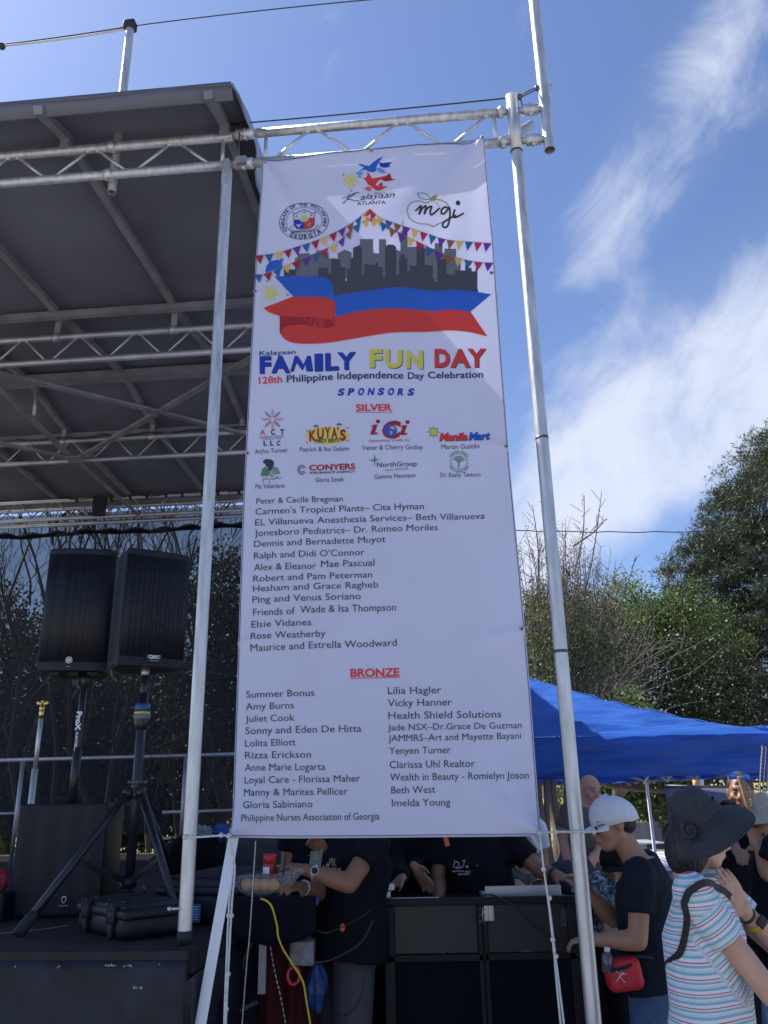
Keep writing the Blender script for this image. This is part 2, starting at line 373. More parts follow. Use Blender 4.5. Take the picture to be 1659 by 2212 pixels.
# deck
MB().box(W(-3.5, 3.0, SZ - .05), (3.56, 3.12, .05)).build('deck', DECK, stage)
MB().box(W(-3.5, -.125, SZ - .016), (3.56, .012, .015)).build('deck_edge', mat('deck_edge_black', (.020, .019, .022), .6, 0, .3, 12, spec=.25), stage)
MB().box(W(.066, 3.0, SZ - .04), (.008, 3.1, .04)).build('deck_edge', MATS['deck_edge_black'], stage)
def skirt(u, v):
    t = -3.8 + 3.86 * u; z = SZ - .032 - 1.05 * v
    w = .05 * v * math.sin(t * 5 + 1.3 * v) + .02 * v * math.sin(t * 13 + 2 * v)
    w += .07 * math.exp(-((t + .05) / .12) ** 2) * math.exp(-((v - .55) / .3) ** 2)
    return W(t, -.12 - .02 - w * .6, z)
MB().grid(skirt, 110, 30, DD * .003).build('front_skirt', SKIRT, stage)
def skirt2(u, v):
    d = -.13 + 6.1 * u; z = SZ - .08 - 1.0 * v
    return W(.085 + .03 * v * math.sin(d * 9 + v) + .012 * v * math.sin(d * 31), d, z)
MB().grid(skirt2, 120, 14, TT * .003).build('side_skirt', SKIRT, stage)
# worn-through specks of tape residue on the skirt
SPK = mat('pale_residue', (.34, .33, .33), .8, 0, .3, 60)
mb = MB()
for cx0, cy0, n, sx, sy in ((430, 510, 26, 60, 26), (300, 522, 8, 30, 8), (540, 535, 16, 60, 12), (440, 596, 6, 18, 12), (850, 575, 12, 40, 8), (970, 578, 14, 40, 12), (735, 540, 3, 20, 12), (1210, 560, 8, 45, 10), (1040, 748, 7, 26, 8), (1085, 750, 4, 10, 4), (105, 590, 4, 10, 10)):
    for k in range(n):
        x = (random.gauss(cx0, sx / 2)) * .28; y = 1924.4 + random.gauss(cy0, sy / 2) * .28
        p = pD(x, y, -.15); tq, _, z = tdz(p); u = (tq + 3.8) / 3.86; v = (SZ - .032 - z) / 1.05
        if v < .01 or u > .99: continue
        s = random.uniform(.0015, .005); pts = []
        for j in range(5):
            th = j * 1.2566 + random.random() * .5; q = skirt(u + s * math.cos(th) * random.uniform(.4, 1.3) / 3.86, v + s * math.sin(th) * random.uniform(.4, 1.3) / 1.05) - DD * .0025; pts.append(q)
        mb.add(pts, [tuple(range(5))])
mb.build('worn_speck', SPK, stage, kind='stuff')
# corner post (left pole)
lp = pZ(397, 2040, SZ); LPX = tdz(lp)[0]; LPD = tdz(lp)[1]
pole = MB().pipe(W(0, 0, SZ + .045), W(0, 0, 4.80), .0275, .004, 24).build('corner_post', ALU, stage)
MB().tube([W(0, 0, SZ), W(0, 0, SZ + .05)], .0285, 20).build('rubber_foot', RUB, pole)
MB().tube([W(0, -.02, SZ + .13), W(-.055, -.03, SZ + .13)], .005, 8).ball(W(-.056, -.03, SZ + .13), .009, 8).build('locking_pin', ALU, pole)
MB().box(W(0, 0, 4.82), (.016, .034, .05)).box(W(0, -.03, 4.75), (.018, .006, .05)).build('hinge_bracket', ALU, pole)
MB().cyl(W(0, -.034, 4.77), DD, .012, .02, 10).build('bolt', ALU2, pole)
# loose diagonal flag-post fixed to the front truss
pt = tdz(pD(243, 380, .04))[0]; PTZ = tdz(pD(270, 58, .052))[2]
MB().pipe(W(pt, .052, 4.78), W(pt, .052, PTZ), .0235, .003, 20).build('upright_pole', ALU, stage)
MB().rbox(W(pt, .05, PTZ), (.035, .03, .03), .012).build('black_tape_wrap', RUB, stage)
MB().cyl(W(pt, .0, 4.855), TT, .031, .04, 14).build('clamp', ALU, stage); MB().cyl(W(pt, .0, 5.045), TT, .031, .04, 14).build('clamp', ALU, stage)
top = W(pt, .052, PTZ)
# guy wires at the top of the stage
ev = tdz(pD(0, 97, .05)); e2 = tdz(pD(812, 0, .05))
def guy(p, q, sag, r, name, m, label, cat, extra=None):
    pts = [np.array(p) + (np.array(q) - np.array(p)) * k / 14 - ZZ * sag * 4 * (k / 14) * (1 - k / 14) for k in range(15)]
    mb = MB().tube(pts, r, 6); o = mb.build(name, m); o['label'] = label; o['category'] = cat; return o
guy(top, pD(-60, 103, .05), .01, .004, 'steel_wire', WIRE, 'dark steel wire from pole top above stage roof running out of frame at left', 'wire')
guy(top - ZZ * .015, pD(6, 99, .03), .012, .0065, 'white_rope', ROPE, 'white rope tied under the dark wire left of the roof pole top', 'rope')
guy(top, pD(812, -2, .05), -.01, .0035, 'steel_wire', WIRE, 'thin dark wire rising from roof pole top to the upper edge of the photo', 'wire')
mb = MB().ball(pD(4, 100, .03), .022, 8); o = mb.build('rope_knot', WIRE); o['label'] = 'dark wire shackle at the left edge where white rope ends'; o['category'] = 'shackle'
# side wing truss + right post + mast
wing = thing('banner_frame', 'aluminium truss arm with tall post and mast holding the hanging banner', 'truss frame', W(1.5, 0, 0))
zl, zu = 4.855, 5.055
tR = tdz(pD(1110, 260, 0))[0]
ntw = tdz(pD(868, 268, 0))[0]; stw = (tdz(pD(1155, 243, 0)) - tdz(pD(868, 268, 0)))[0] * .98
ntw = tdz(pD(868, 264, 0))[0]; stw = (ntw - tdz(pD(677, 284, 0))[0]) * 1.0
wl = tdz(pD(575, 290, 0))[0]
truss(0, zl, zu, .15, tR - .06, ntw, stw, wing, posts=(wl, tdz(pD(1068, 260, 0))[0]))
for z in (zl, zu):
    for ta, tb in ((.02, .16), (tR - .1, tR - .03), (tR + .03, tR + .15)):
        c = MB().tube([W(ta, 0, z), W(tb, 0, z)], .0185, 14); c.tube([W(ta + .02, 0, z), W(tb - .02, 0, z)], .029, 14); c.tube([W((ta + tb) / 2 - .006, 0, z), W((ta + tb) / 2 + .006, 0, z)], .033, 14)
        c.ball(W((ta + tb) / 2, -.01, z - .035), .011, 8); c.build('coupler', ALU, wing)
post = MB().pipe(W(tR, 0, .0), W(tR, 0, 5.16), .0285, .004, 24).build('post', ALU, wing)
for z in (4.78, 3.15, 2.18): MB().tube([W(tR, 0, z), W(tR, 0, z + .012)], .0300, 24).build('joint_collar', STEELD, post)
MB().tube([W(tR, 0, 4.79), W(tR, 0, 5.155)], .0325, 24).build('sleeve', ALU, post)
tM = tR + .17
MB().pipe(W(tM, 0, 4.78), W(tM, 0, 6.6), .029, .004, 24).build('mast', ALU, wing)
MB().tube([pD(1055, 312, .05), pD(1112, 290, .13)], .017, 12).build('rear_strut', ALU, wing)
MB().pipe(pD(1118, 287, .14), pD(1146, 270, .2), .0255, .003, 16).build('rear_socket', ALU2, wing)
MB().cyl(W(tM, -.0, 5.20), TT, .011, .09, 10).build('bolt', ALU2, wing)
tb0 = W(tM - .03, -.0, 5.20); tb1 = pD(1122, 209, 0)
mb = MB().tube([tb0 - ZZ * .008, tb1 - ZZ * .008], .0035, 6).tube([tb0 + ZZ * .008, tb1 + ZZ * .008], .0035, 6).ball(tb0, .018, 8).ball(tb1, .018, 8).build('turnbuckle', STEELD, wing)
guy(tb1, pD(500, 268, .02), .006, .004, 'steel_wire', WIRE, 'dark steel wire stretched above the truss arm to the roof corner', 'wire')
MB().tube(smoothpath([tb1, tb1 - ZZ * .05 + TT * .01, tb1 - ZZ * .12 + TT * .008], 5), .003, 6).build('loose_cord', WIREB, wing)
# diagonal flat strut + roof-corner strap
MB().tube([W(.06, -.02, 5.10), W(.07, -.03, 4.84)], .005, 6).build('ratchet_strap', STEELD, stage)
MB().box(W(.085, -.035, 4.845), (.028, .012, .022)).build('ratchet', ALU2, stage)

# rear railing
RD = 4.3
rail = thing('rear_railing', 'grey pipe railing along the rear of the stage', 'railing', W(-2, RD, SZ))
a = pD(-60, 1644, RD); b = pD(530, 1629, RD); MB().tube([a, b], .018, 12).build('top_rail', ALU2, rail)
a2 = pD(-60, 1760, RD); b2 = pD(62, 1756, RD); MB().tube([a2, b2], .015, 12).build('mid_rail', ALU2, rail)
a3 = pD(352, 1755, RD); b3 = pD(530, 1750, RD); MB().tube([a3, b3], .015, 12).build('mid_rail', ALU2, rail)
for x0, x1 in (((50, 1645), (24, 1860)), ((402, 1632), (388, 1850))):
    p = pD(*x0, RD - .03); MB().tube([p, W(tdz(p)[0], RD - .03, SZ)], .019, 12).build('post', ALU2, rail)
# mesh screen behind the stage
sm = bpy.data.materials.new('black_mesh_scrim'); sm.use_nodes = True; t = sm.node_tree; b = t.nodes['Principled BSDF']; b.inputs['Base Color'].default_value = (.012, .014, .022, 1); b.inputs['Roughness'].default_value = .8
tcn = t.nodes.new('ShaderNodeTexCoord'); mp = t.nodes.new('ShaderNodeMapping'); mp.inputs['Scale'].default_value = (1, 1, 3.5); t.links.new(tcn.outputs['Object'], mp.inputs[0])
nz = t.nodes.new('ShaderNodeTexNoise'); nz.inputs['Scale'].default_value = 45; nz.inputs['Detail'].default_value = 6; nz.inputs['Roughness'].default_value = .7; t.links.new(mp.outputs[0], nz.inputs['Vector'])
rr = t.nodes.new('ShaderNodeMapRange'); rr.inputs[1].default_value = .3; rr.inputs[2].default_value = .7; rr.inputs[3].default_value = .13; rr.inputs[4].default_value = .34; t.links.new(nz.outputs[0], rr.inputs[0])
tb = t.nodes.new('ShaderNodeBsdfTransparent'); mx = t.nodes.new('ShaderNodeMixShader'); t.links.new(rr.outputs[0], mx.inputs[0]); t.links.new(b.outputs[0], mx.inputs[1]); t.links.new(tb.outputs[0], mx.inputs[2]); t.links.new(mx.outputs[0], t.nodes['Material Output'].inputs[0])
scr = thing('mesh_screen', 'black see-through mesh screen hung across the back of the stage', 'screen', W(-3, 6.0, SZ))
MB().grid(lambda u, v: W(-7 + 7.6 * u, 6.0 + .02 * math.sin(u * 40), SZ + .2 + 3.82 * v), 60, 10).build('mesh_fabric', sm, scr)
MB().grid(lambda u, v: W(-7 + 7.6 * u, 5.985, tdz(pD(0, 1160, 5.985))[2] - .03 + .07 * v + .012 * math.sin(u * 30) + .006 * math.sin(u * 83) + .02 * math.sin(u * 140) * v), 120, 1, DD * .004).build('fold_seam', CLOTHB, scr)
# black curtain wall right of the stage, behind the booth
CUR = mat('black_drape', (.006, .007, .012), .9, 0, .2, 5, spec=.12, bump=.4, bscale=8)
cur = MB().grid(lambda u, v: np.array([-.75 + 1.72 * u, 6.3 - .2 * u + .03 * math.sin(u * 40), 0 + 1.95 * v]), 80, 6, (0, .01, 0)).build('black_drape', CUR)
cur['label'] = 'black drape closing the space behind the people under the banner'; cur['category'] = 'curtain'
# ================================================================== BANNER
BD = -.045
def cloth_mat(name, col, tr=.35):
    return mat(name, col, .45, 0, .03, 2.0, transl=tr, spec=.35)
VW = cloth_mat('banner_white_vinyl', (.80, .80, .92), .5); INK = cloth_mat('ink_black', (.04, .04, .06), .1)
IB = cloth_mat('ink_royal_blue', (.02, .05, .42), .2); IB2 = cloth_mat('ink_flag_blue', (.035, .13, .55), .25); IR = cloth_mat('ink_flag_red', (.74, .075, .06), .4); IR2 = cloth_mat('ink_dark_red', (.42, .03, .045), .3)
IRT = cloth_mat('ink_red', (.70, .06, .06), .25); IY = cloth_mat('ink_yellow', (.80, .74, .14), .35); IO = cloth_mat('ink_ochre', (.78, .52, .16), .35)
IP = cloth_mat('ink_purple', (.16, .04, .36), .3); IT = cloth_mat('ink_teal_blue', (.04, .14, .38), .3); IG1 = cloth_mat('ink_mid_grey', (.155, .16, .19), .2); IG2 = cloth_mat('ink_dark_grey', (.065, .068, .085), .15)
IGR = cloth_mat('ink_green', (.10, .26, .14), .25); ILB = cloth_mat('ink_light_blue', (.16, .38, .75), .3); IBRN = cloth_mat('ink_brown', (.30, .12, .06), .25); IOL = cloth_mat('ink_olive', (.35, .34, .16), .25); INAVY = cloth_mat('ink_navy', (.03, .045, .13), .15)
ISAL = cloth_mat('ink_salmon', (.72, .16, .13), .3); ICR = cloth_mat('ink_crimson', (.5, .03, .12), .3); IWH = cloth_mat('ink_off_white', (.70, .72, .80), .35)
bTL, bTR, bBL, bBR = (567, 346), (1046, 313), (502, 1809), (1168, 1806)
def gau(a, s): return math.exp(-(a / s) ** 2)
def wrinkle(x, y):
    """relief of the cloth in metres towards the camera"""
    w = .012 * math.sin(x * .009 + y * .0016) + .004 * math.sin(x * .021 - y * .004) + .0025 * math.sin(x * .05 + y * .012) * gau(y - 420, 180)
    for (cx0, cy0, ang, amp, wd, ln) in ((505, 1806, -50, .012, 11, 150), (505, 1806, -66, .010, 9, 170), (505, 1806, -30, .008, 9, 150), (1166, 1804, -140, .012, 12, 170), (1166, 1804, -118, .009, 10, 150), (1166, 1804, -158, .008, 9, 180), (1042, 316, 118, .014, 20, 330), (1042, 316, 135, .012, 16, 300), (1042, 316, 100, .010, 14, 260), (570, 350, 60, .008, 12, 160), (800, 328, 100, .005, 14, 120), (1128, 1360, 165, .006, 9, 90), (1095, 964, 190, .005, 9, 80), (520, 1392, -12, .006, 9, 80), (640, 1490, -62, .006, 14, 210), (850, 1500, -75, .004, 18, 240)):
        a = math.radians(ang); ux, uy = math.cos(a), math.sin(a); dx, dy = x - cx0, y - cy0; s = dx * ux + dy * uy; n = -dx * uy + dy * ux
        if s > -20: w += 2.0 * amp * gau(n, wd + max(s, 0) * .09) * gau(s - 10, ln) * (1 if s > 0 else 0.3)
    return w
def BP(x, y, off=0.0):
    return pD(x, y, BD) - DD * (wrinkle(x, y) + off)
def lerp(a, b, t): return a + (b - a) * t
def xl(y):
    Y = [346, 560, 800, 1100, 1400, 1809]; X = [567, 552, 540, 525, 515, 502]; return float(np.interp(y, Y, X))
def xr(y):
    Y = [313, 520, 760, 1000, 1250, 1500, 1806]; X = [1046, 1066, 1083, 1101, 1125, 1146, 1168]; return float(np.interp(y, Y, X))
def yt(x): return float(np.interp(x, [567, 700, 800, 845, 900, 980, 1046], [346, 334, 326, 320, 312, 310, 313]))
def yb(x): return float(np.interp(x, [502, 620, 850, 1100, 1168], [1809, 1811, 1810, 1807, 1806]))
banner = thing('hanging_banner', 'tall white sponsor banner with flag ribbon artwork and lists of names', 'banner', W(1.0, BD, 1.2))
def bsurf(u, v, off=0.0):
    yL = lerp(346, 1809, v); yR = lerp(313, 1806, v); xL, xR = xl(yL), xr(yR); x = lerp(xL, xR, u)
    y = lerp(yt(lerp(567, 1046, u)), yb(lerp(502, 1168, u)), v)
    return BP(x, y, off)
MB().grid(bsurf, 90, 220, DD * .0012).build('cloth', VW, banner)
# thin printed border lines
for us in (.0035, .9955):
    MB().grid(lambda u, v: bsurf(us + .0022 * (u - .5), v * .998 + .001, .0012), 1, 220).build('border_line', INAVY, banner)
for vs_ in (.0012, .9965):
    MB().grid(lambda u, v: bsurf(u, vs_ + .0010 * (v - .5), .0012), 90, 1).build('border_line', INAVY, banner)
def cA_(x, y): return 517.6 + x * .348, 318.5 + y * .348
def cB_(x, y): return 517.6 + x * .360, 730.0 + y * .360
def cC_(x, y): return 504.3 + x * .376, 1048.5 + y * .376
def cD_(x, y): return 491.0 + x * .416, 1413.5 + y * .416
class Print:
    """flat print: shapes are collected in survey pixels and laid on the cloth"""
    def __init__(s): s.v = []; s.f = []
    def poly(s, pts):
        o = len(s.v); s.v += [tuple(p) for p in pts]; s.f.append(tuple(range(o, len(s.v)))); return s
    def mesh(s, v, f): o = len(s.v); s.v += v; s.f += [tuple(i + o for i in q) for q in f]; return s
    def text(s, fn, txt, x0, y0, x1, y1, ch, bold=0.0, shear=0.0, vert=(-.01, -1)):
        v, f, asp = fit_text(txt, bold); X0 = np.array(fn(x0, y0)); X1 = np.array(fn(x1, y1)); k = abs(fn(0, 1)[1] - fn(0, 0)[1]); dx = X1 - X0; up = np.array(vert, float) * ch * k
        ex = dx / np.linalg.norm(dx) * ch * k * shear
        return s.mesh([tuple(X0 + dx * a + (up + ex) * b) for a, b in v], f)
    def line(s, pts, w):
        for a, b in zip(pts, pts[1:]):
            a = np.array(a, float); b = np.array(b, float); d = b - a; n = np.linalg.norm(d)
            if n < 1e-6: continue
            d /= n; q = np.array([-d[1], d[0]]) * w / 2; s.poly([a - q - d * w * .2, b - q + d * w * .2, b + q + d * w * .2, a + q - d * w * .2])
        return s
    def disc(s, c, rx, ry=None, n=20, rin=None):
        ry = ry or rx; P = [(c[0] + rx * math.cos(6.2832 * i / n), c[1] + ry * math.sin(6.2832 * i / n)) for i in range(n)]
        if rin is None: return s.poly(P)
        Q = [(c[0] + (p[0] - c[0]) * rin, c[1] + (p[1] - c[1]) * rin) for p in P]
        for i in range(n): j = (i + 1) % n; s.poly([P[i], P[j], Q[j], Q[i]])
        return s
    def done(s, name, m, layer=1, cut=None):
        bm = bmesh.new(); vs = [bm.verts.new((p[0], p[1], 0)) for p in s.v]
        for f in s.f:
            try: bm.faces.new([vs[i] for i in f])
            except Exception: pass
        if cut:
            xs = [p[0] for p in s.v]; ys = [p[1] for p in s.v]
            bmesh.ops.triangulate(bm, faces=bm.faces[:])
            for k in np.arange(math.ceil(min(xs) / cut) * cut, max(xs), cut): bmesh.ops.bisect_plane(bm, geom=bm.verts[:] + bm.edges[:] + bm.faces[:], plane_co=(float(k), 0, 0), plane_no=(1, 0, 0))
            for k in np.arange(math.ceil(min(ys) / cut) * cut, max(ys), cut): bmesh.ops.bisect_plane(bm, geom=bm.verts[:] + bm.edges[:] + bm.faces[:], plane_co=(0, float(k), 0), plane_no=(0, 1, 0))
        bm.verts.index_update(); mb = MB(); off = .0014 + .0007 * layer
        mb.add([BP(v.co.x, v.co.y, off) for v in bm.verts], [tuple(v.index for v in f.verts) for f in bm.faces], True); bm.free()
        return mb.build(name, m, banner)
# --- event title
def T(fn, txt, x0, y0, x1, y1, ch, m=INK, name='printed_line', layer=1, **k): return Print().text(fn, txt, x0, y0, x1, y1, ch, **k).done(name, m, layer)
T(cB_, 'Kalayaan', 120, 108, 338, 100, 26, m=INAVY, bold=.012)
for dx_, dy_, mm, ly in ((4, 4, INK, 1), (0, 0, None, 2)):
    for word, m_ink, hh_, slots in (('FAMILY', IB, 92, ((122, 190), (192, 304), (308, 436), (452, 500), (516, 596), (588, 700))), ('FUN', IY, 98, ((782, 858), (874, 978), (1000, 1102))), ('DAY', IRT, 98, ((1170, 1262), (1264, 1386), (1366, 1480)))):
        pr = Print()
        for ch_, (xa, xb) in zip(word, slots):
            ya = {'FAMILY': 211 - (xa - 120) * .036, 'FUN': 183 - (xa - 782) * .006, 'DAY': 168 - (xa - 1170) * .02}[word]; pr.poly([cB_(a + dx_, b + dy_) for a, b in ((306, 204), (332, 112), (350, 112), (384, 166), (408, 112), (426, 112), (440, 203), (402, 203), (396, 152), (378, 194), (372, 194), (341, 148), (322, 204))]) if ch_ == 'M' else pr.text(cB_, ch_, xa + dx_, ya + dy_, xb + dx_, ya + dy_ - 1.5, hh_, bold=.045)
        pr.done('title_word', mm or m_ink, ly)
T(cB_, '128th', 117, 280, 258, 272, 40, m=IRT, bold=.02)
T(cB_, 'Philippine', 285, 270, 563, 258, 40, bold=.02, m=INAVY); T(cB_, 'Independence', 588, 256, 985, 249, 40, bold=.02, m=INAVY); T(cB_, 'Day', 1010, 249, 1108, 245, 38, bold=.02, m=INAVY); T(cB_, 'Celebration', 1130, 240, 1462, 230, 38, bold=.02, m=INAVY)
pr = Print()
for i, ch_ in enumerate('SPONSORS'):
    x = 590 + i * 59.5; pr.text(cB_, ch_, x, 352 - i * .7, x + 37, 351.5 - i * .7, 38, bold=.05, shear=.22)
pr.done('printed_heading', IB, 1)
T(cB_, 'SILVER', 700, 446, 916, 443, 38, m=IRT, bold=.03, name='printed_heading'); Print().line([cB_(699, 453), cB_(918, 455)], 1.3).done('underline', IRT, 1)
T(cD_, 'BRONZE', 640, 117, 894, 112, 40, m=IRT, bold=.03, name='printed_heading'); Print().line([cD_(638, 126), cD_(896, 119)], 1.6).done('underline', IRT, 1)
# --- sponsor lists (photograph crop coordinates: start and end of each baseline)
for s_, x0, y0, x1, y1, h in (('Peter & Cecile Bregman', 135, 112, 630, 96, 33), ("Carmen's Tropical Plants\u2013 Cita Hyman", 130, 174, 1094, 136, 36), ('EL Villanueva Anesthesia Services\u2013 Beth Villanueva', 128, 236, 1444, 186, 36), ('Jonesboro Pediatrics\u2013 Dr. Romeo Moriles', 124, 297, 1174, 256, 36), ('Dennis and Bernadette Muyot', 122, 359, 874, 327, 36), ("Ralph and Didi O'Connor", 121, 426, 754, 402, 36), ('Alex & Eleanor', 121, 494, 478, 484, 38), ('Mae Pascual', 506, 474, 810, 463, 38), ('Robert and Pam Peterman', 117, 558, 798, 530, 36), ('Hesham and Grace Ragheb', 115, 615, 832, 587, 36), ('Ping and Venus Soriano', 112, 679, 732, 655, 38), ('Friends of', 116, 752, 358, 745, 40), ('Wade & Isa Thompson', 388, 738, 934, 718, 40), ('Elsie Vidanes', 106, 820, 451, 808, 38), ('Rose Weatherby', 104, 888, 533, 873, 38), ('Maurice and Estrella Woodward', 102, 957, 938, 921, 40)):
    T(cC_, s_, x0, y0, x1, y1, h)
for s_, x0, y0, x1, y1, h in (('Summer Bonus', 101, 227, 456, 218, 34), ('Amy Burns', 99, 289, 350, 283, 34), ('Juliet Cook', 97, 353, 353, 346, 34), ('Sonny and Eden De Hitta', 97, 416, 696, 402, 36), ('Lolita Elliott', 95, 480, 359, 474, 35), ('Rizza Erickson', 95, 542, 439, 537, 35), ('Anne Marie Logarta', 94, 606, 511, 601, 36), ('Loyal Care - Florissa Maher', 94, 671, 689, 661, 36), ('Manny & Marites Pellicer', 92, 735, 626, 728, 36), ('Gloria Sabiniano', 91, 799, 445, 794, 36), ('Philippine Nurses Association of Georgia', 87, 866, 789, 858, 36),
    ('Lilia Hagler', 833, 206, 1111, 201, 37), ('Vicky Hanner', 833, 270, 1166, 264, 37), ('Health Shield Solutions', 836, 335, 1423, 327, 37), ('Jade NSX\u2013Dr.Grace De Guzman', 833, 395, 1529, 383, 33), ('JAMMRS\u2013Art and Mayette Bayani', 835, 452, 1525, 438, 34), ('Yenyen Turner', 839, 517, 1160, 513, 36), ('Clarissa Uhl Realtor', 842, 591, 1286, 584, 37), ('Wealth in Beauty - Romielyn Joson', 844, 656, 1565, 645, 37), ('Beth West', 850, 723, 1080, 719, 37), ('Imelda Young', 853, 790, 1158, 785, 37)):
    T(cD_, s_, x0, y0, x1, y1, h)
for s_, x0, y0, x1, y1, h in (('Arjho Turner', 94, 700, 292, 692, 27), ('Patrick & Ika Galsim', 364, 688, 658, 681, 26), ('Vener & Cherry Godoy', 736, 679, 1100, 668, 28), ('Martin Gustilo', 1211, 663, 1440, 656, 28), ('Pia Valeriano', 98, 910, 276, 905, 27), ('Gloria Smith', 458, 871, 624, 866, 27), ('Gemma Neumann', 811, 851, 1055, 837, 27), ('Dr. Kathy Tantuco', 1204, 832, 1446, 824, 27)):
    T(cB_, s_, x0, y0, x1, y1, h)
# --- sponsor marks
def star(c, r, n=5, rin=.42, rot=-90): return [(c[0] + (r if i % 2 == 0 else r * rin) * math.cos(math.radians(rot) + math.pi * i / n), c[1] + (r if i % 2 == 0 else r * rin) * math.sin(math.radians(rot) + math.pi * i / n)) for i in range(2 * n)]
def leafp(c, a, l, w): 
    ux, uy = math.cos(a), math.sin(a); return [c, (c[0] + ux * l * .5 - uy * w, c[1] + uy * l * .5 + ux * w), (c[0] + ux * l, c[1] + uy * l), (c[0] + ux * l * .5 + uy * w, c[1] + uy * l * .5 - ux * w)]
c0 = cB_(200, 494)
for mm, par in ((ISAL, 0), (INAVY, 1)):
    pr = Print()
    for k in range(8):
        if k % 2 != par: continue
        a = math.radians(k * 45 - 90); ux, uy = math.cos(a), math.sin(a)
        for j in range(6):
            q = (c0[0] + ux * (5 + j * 3.2), c0[1] + uy * (5 + j * 3.2))
            for sg in (-1, 1): pr.line([q, (q[0] + math.cos(a + sg * .75) * (4.6 - abs(j - 2) * .8), q[1] + math.sin(a + sg * .75) * (4.6 - abs(j - 2) * .8))], 1.0)
    pr.done('logo_flower', mm, 1)
for s_, x, mm in (('A', 124, ISAL), ('C', 190, INAVY), ('T', 246, INAVY)): T(cB_, s_, x, 586, x + (34 if s_ == 'A' else 26), 585, 30, m=mm, bold=.04, name='logo_word')
T(cB_, 'INTERNATIONAL', 122, 607, 270, 600, 11, m=INAVY, name='logo_word'); T(cB_, 'CONSULTING.', 134, 619, 260, 613, 11, m=INAVY, name='logo_word')
pr = Print()
for i, ch_ in enumerate('LLC'): pr.text(cB_, ch_, 146 + i * 40, 652, 168 + i * 40, 651, 28, bold=.04)
pr.done('logo_word', INAVY, 1)
Print().disc(cB_(528, 592), 47, 19, 28).done('logo_oval', IY, 1)
pr = Print()
for i, ch_ in enumerate("KUYA'S"):
    xs = (420, 468, 512, 552, 588, 604)[i]; ww = (44, 40, 38, 38, 8, 36)[i]; dy = (18, 6, 0, 2, -20, 14)[i]; pr.text(cB_, ch_, xs, 606 + dy, xs + ww, 604 + dy, 60 - (20 if ch_ == "'" else 0), bold=.045)
pr.done('logo_word', IR2, 2); T(cB_, 'PINOY RESTO', 460, 637, 602, 632, 22, m=INK, bold=.035, name='logo_word', layer=3)
pr = Print()
for cx0, cy0 in ((461, 540), (599, 531)): pr.poly([cB_(cx0 - 18, cy0), cB_(cx0 - 12, cy0 - 10), cB_(cx0, cy0 - 15), cB_(cx0 + 12, cy0 - 10), cB_(cx0 + 18, cy0)]).line([cB_(cx0, cy0 - 12), cB_(cx0, cy0 + 8)], .7)
pr.done('logo_parasol', IGR, 1)
pr = Print()
for cx0, cy0 in ((408, 562), (650, 548), (406, 632), (648, 622)): pr.poly(star(cB_(cx0, cy0), 2.6))
pr.done('logo_star', IGR, 1)
[Print().poly([cB_(x0, 534), cB_(x0 + 12, 528), cB_(x0 + 38, 526), cB_(x0 + 22, 574), cB_(x0 + 40, 574), cB_(x0 + 36, 584), cB_(x0 - 2, 588), cB_(x0 - 6, 582), cB_(x0 + 10, 538), cB_(x0 - 2, 540)]).disc(cB_(x0 + 40, 508), 4.8, 4.2).done('logo_word', IR2, 1) for x0 in (792, 968)]
T(cB_, 'C', 852, 604, 960, 600, 92, m=IR2, bold=.05, shear=.12, name='logo_word'); Print().disc(cB_(908, 560), 13.5).done('logo_globe', IB2, 2)
Print().poly([cB_(900, 540), cB_(925, 536), cB_(938, 548), cB_(925, 556), cB_(912, 552)]).poly([cB_(902, 566), cB_(916, 564), cB_(920, 576), cB_(908, 588)]).done('logo_land', IO, 3)
T(cB_, 'International Credit, Inc.', 778, 632, 1025, 622, 17, m=IR2, shear=.25, name='logo_word')
Print().poly(star(cB_(1164, 562), 14, 8, .5)).done('logo_sun_outline', INAVY, 1); Print().poly(star(cB_(1164, 562), 12, 8, .48)).done('logo_sun', IY, 2)
for dx_, mm, ly in ((2, INK, 1), (0, None, 2)):
    T(cB_, 'Manila', 1198 + dx_, 613 + dx_, 1366 + dx_, 607 + dx_, 44, m=mm or IRT, bold=.05, shear=.2, name='logo_word', layer=ly); T(cB_, 'Mart', 1374 + dx_, 608 + dx_, 1498 + dx_, 603 + dx_, 44, m=mm or IB2, bold=.05, shear=.2, name='logo_word', layer=ly)
# lady with fan
Print().disc(cB_(168, 748), 9, 5.5).disc(cB_(184, 760), 9.5, 9.5).poly([cB_(192, 745), cB_(204, 760), cB_(201, 772), cB_(206, 782), cB_(198, 792), cB_(190, 805), cB_(172, 800), cB_(176, 780)]).done('logo_silhouette', INK, 1)
Print().poly([cB_(140, 790), cB_(160, 778), cB_(180, 800), cB_(200, 832), cB_(128, 832)]).poly([cB_(182, 828), cB_(208, 776), cB_(236, 790), cB_(248, 824)]).done('logo_dress', IGR, 1)
pr = Print(); [pr.line([cB_(184, 828), cB_(184 + 62 * math.cos(a), 828 - 54 * math.sin(a))], .6) for a in np.linspace(.08, 1.15, 8)]; pr.done('logo_fan_rib', VW, 2)
T(cB_, 'Posy', 138, 868, 186, 858, 24, m=INK, shear=.5, name='logo_word') if False else None
def scribble(pts, w, name, m=INK, layer=1, fn=cB_):
    Print().line([fn(*p) for p in smooth2(pts)], w).done(name, m, layer)
def smooth2(pts): return [tuple(p[:2]) for p in smoothpath([(a, b, 0) for a, b in pts], 6)]
scribble([(136, 850), (150, 832), (164, 836), (158, 850), (146, 856), (142, 880), (146, 860), (160, 852), (166, 850), (168, 858), (176, 850), (182, 856), (184, 876), (176, 878)], .8, 'logo_script')
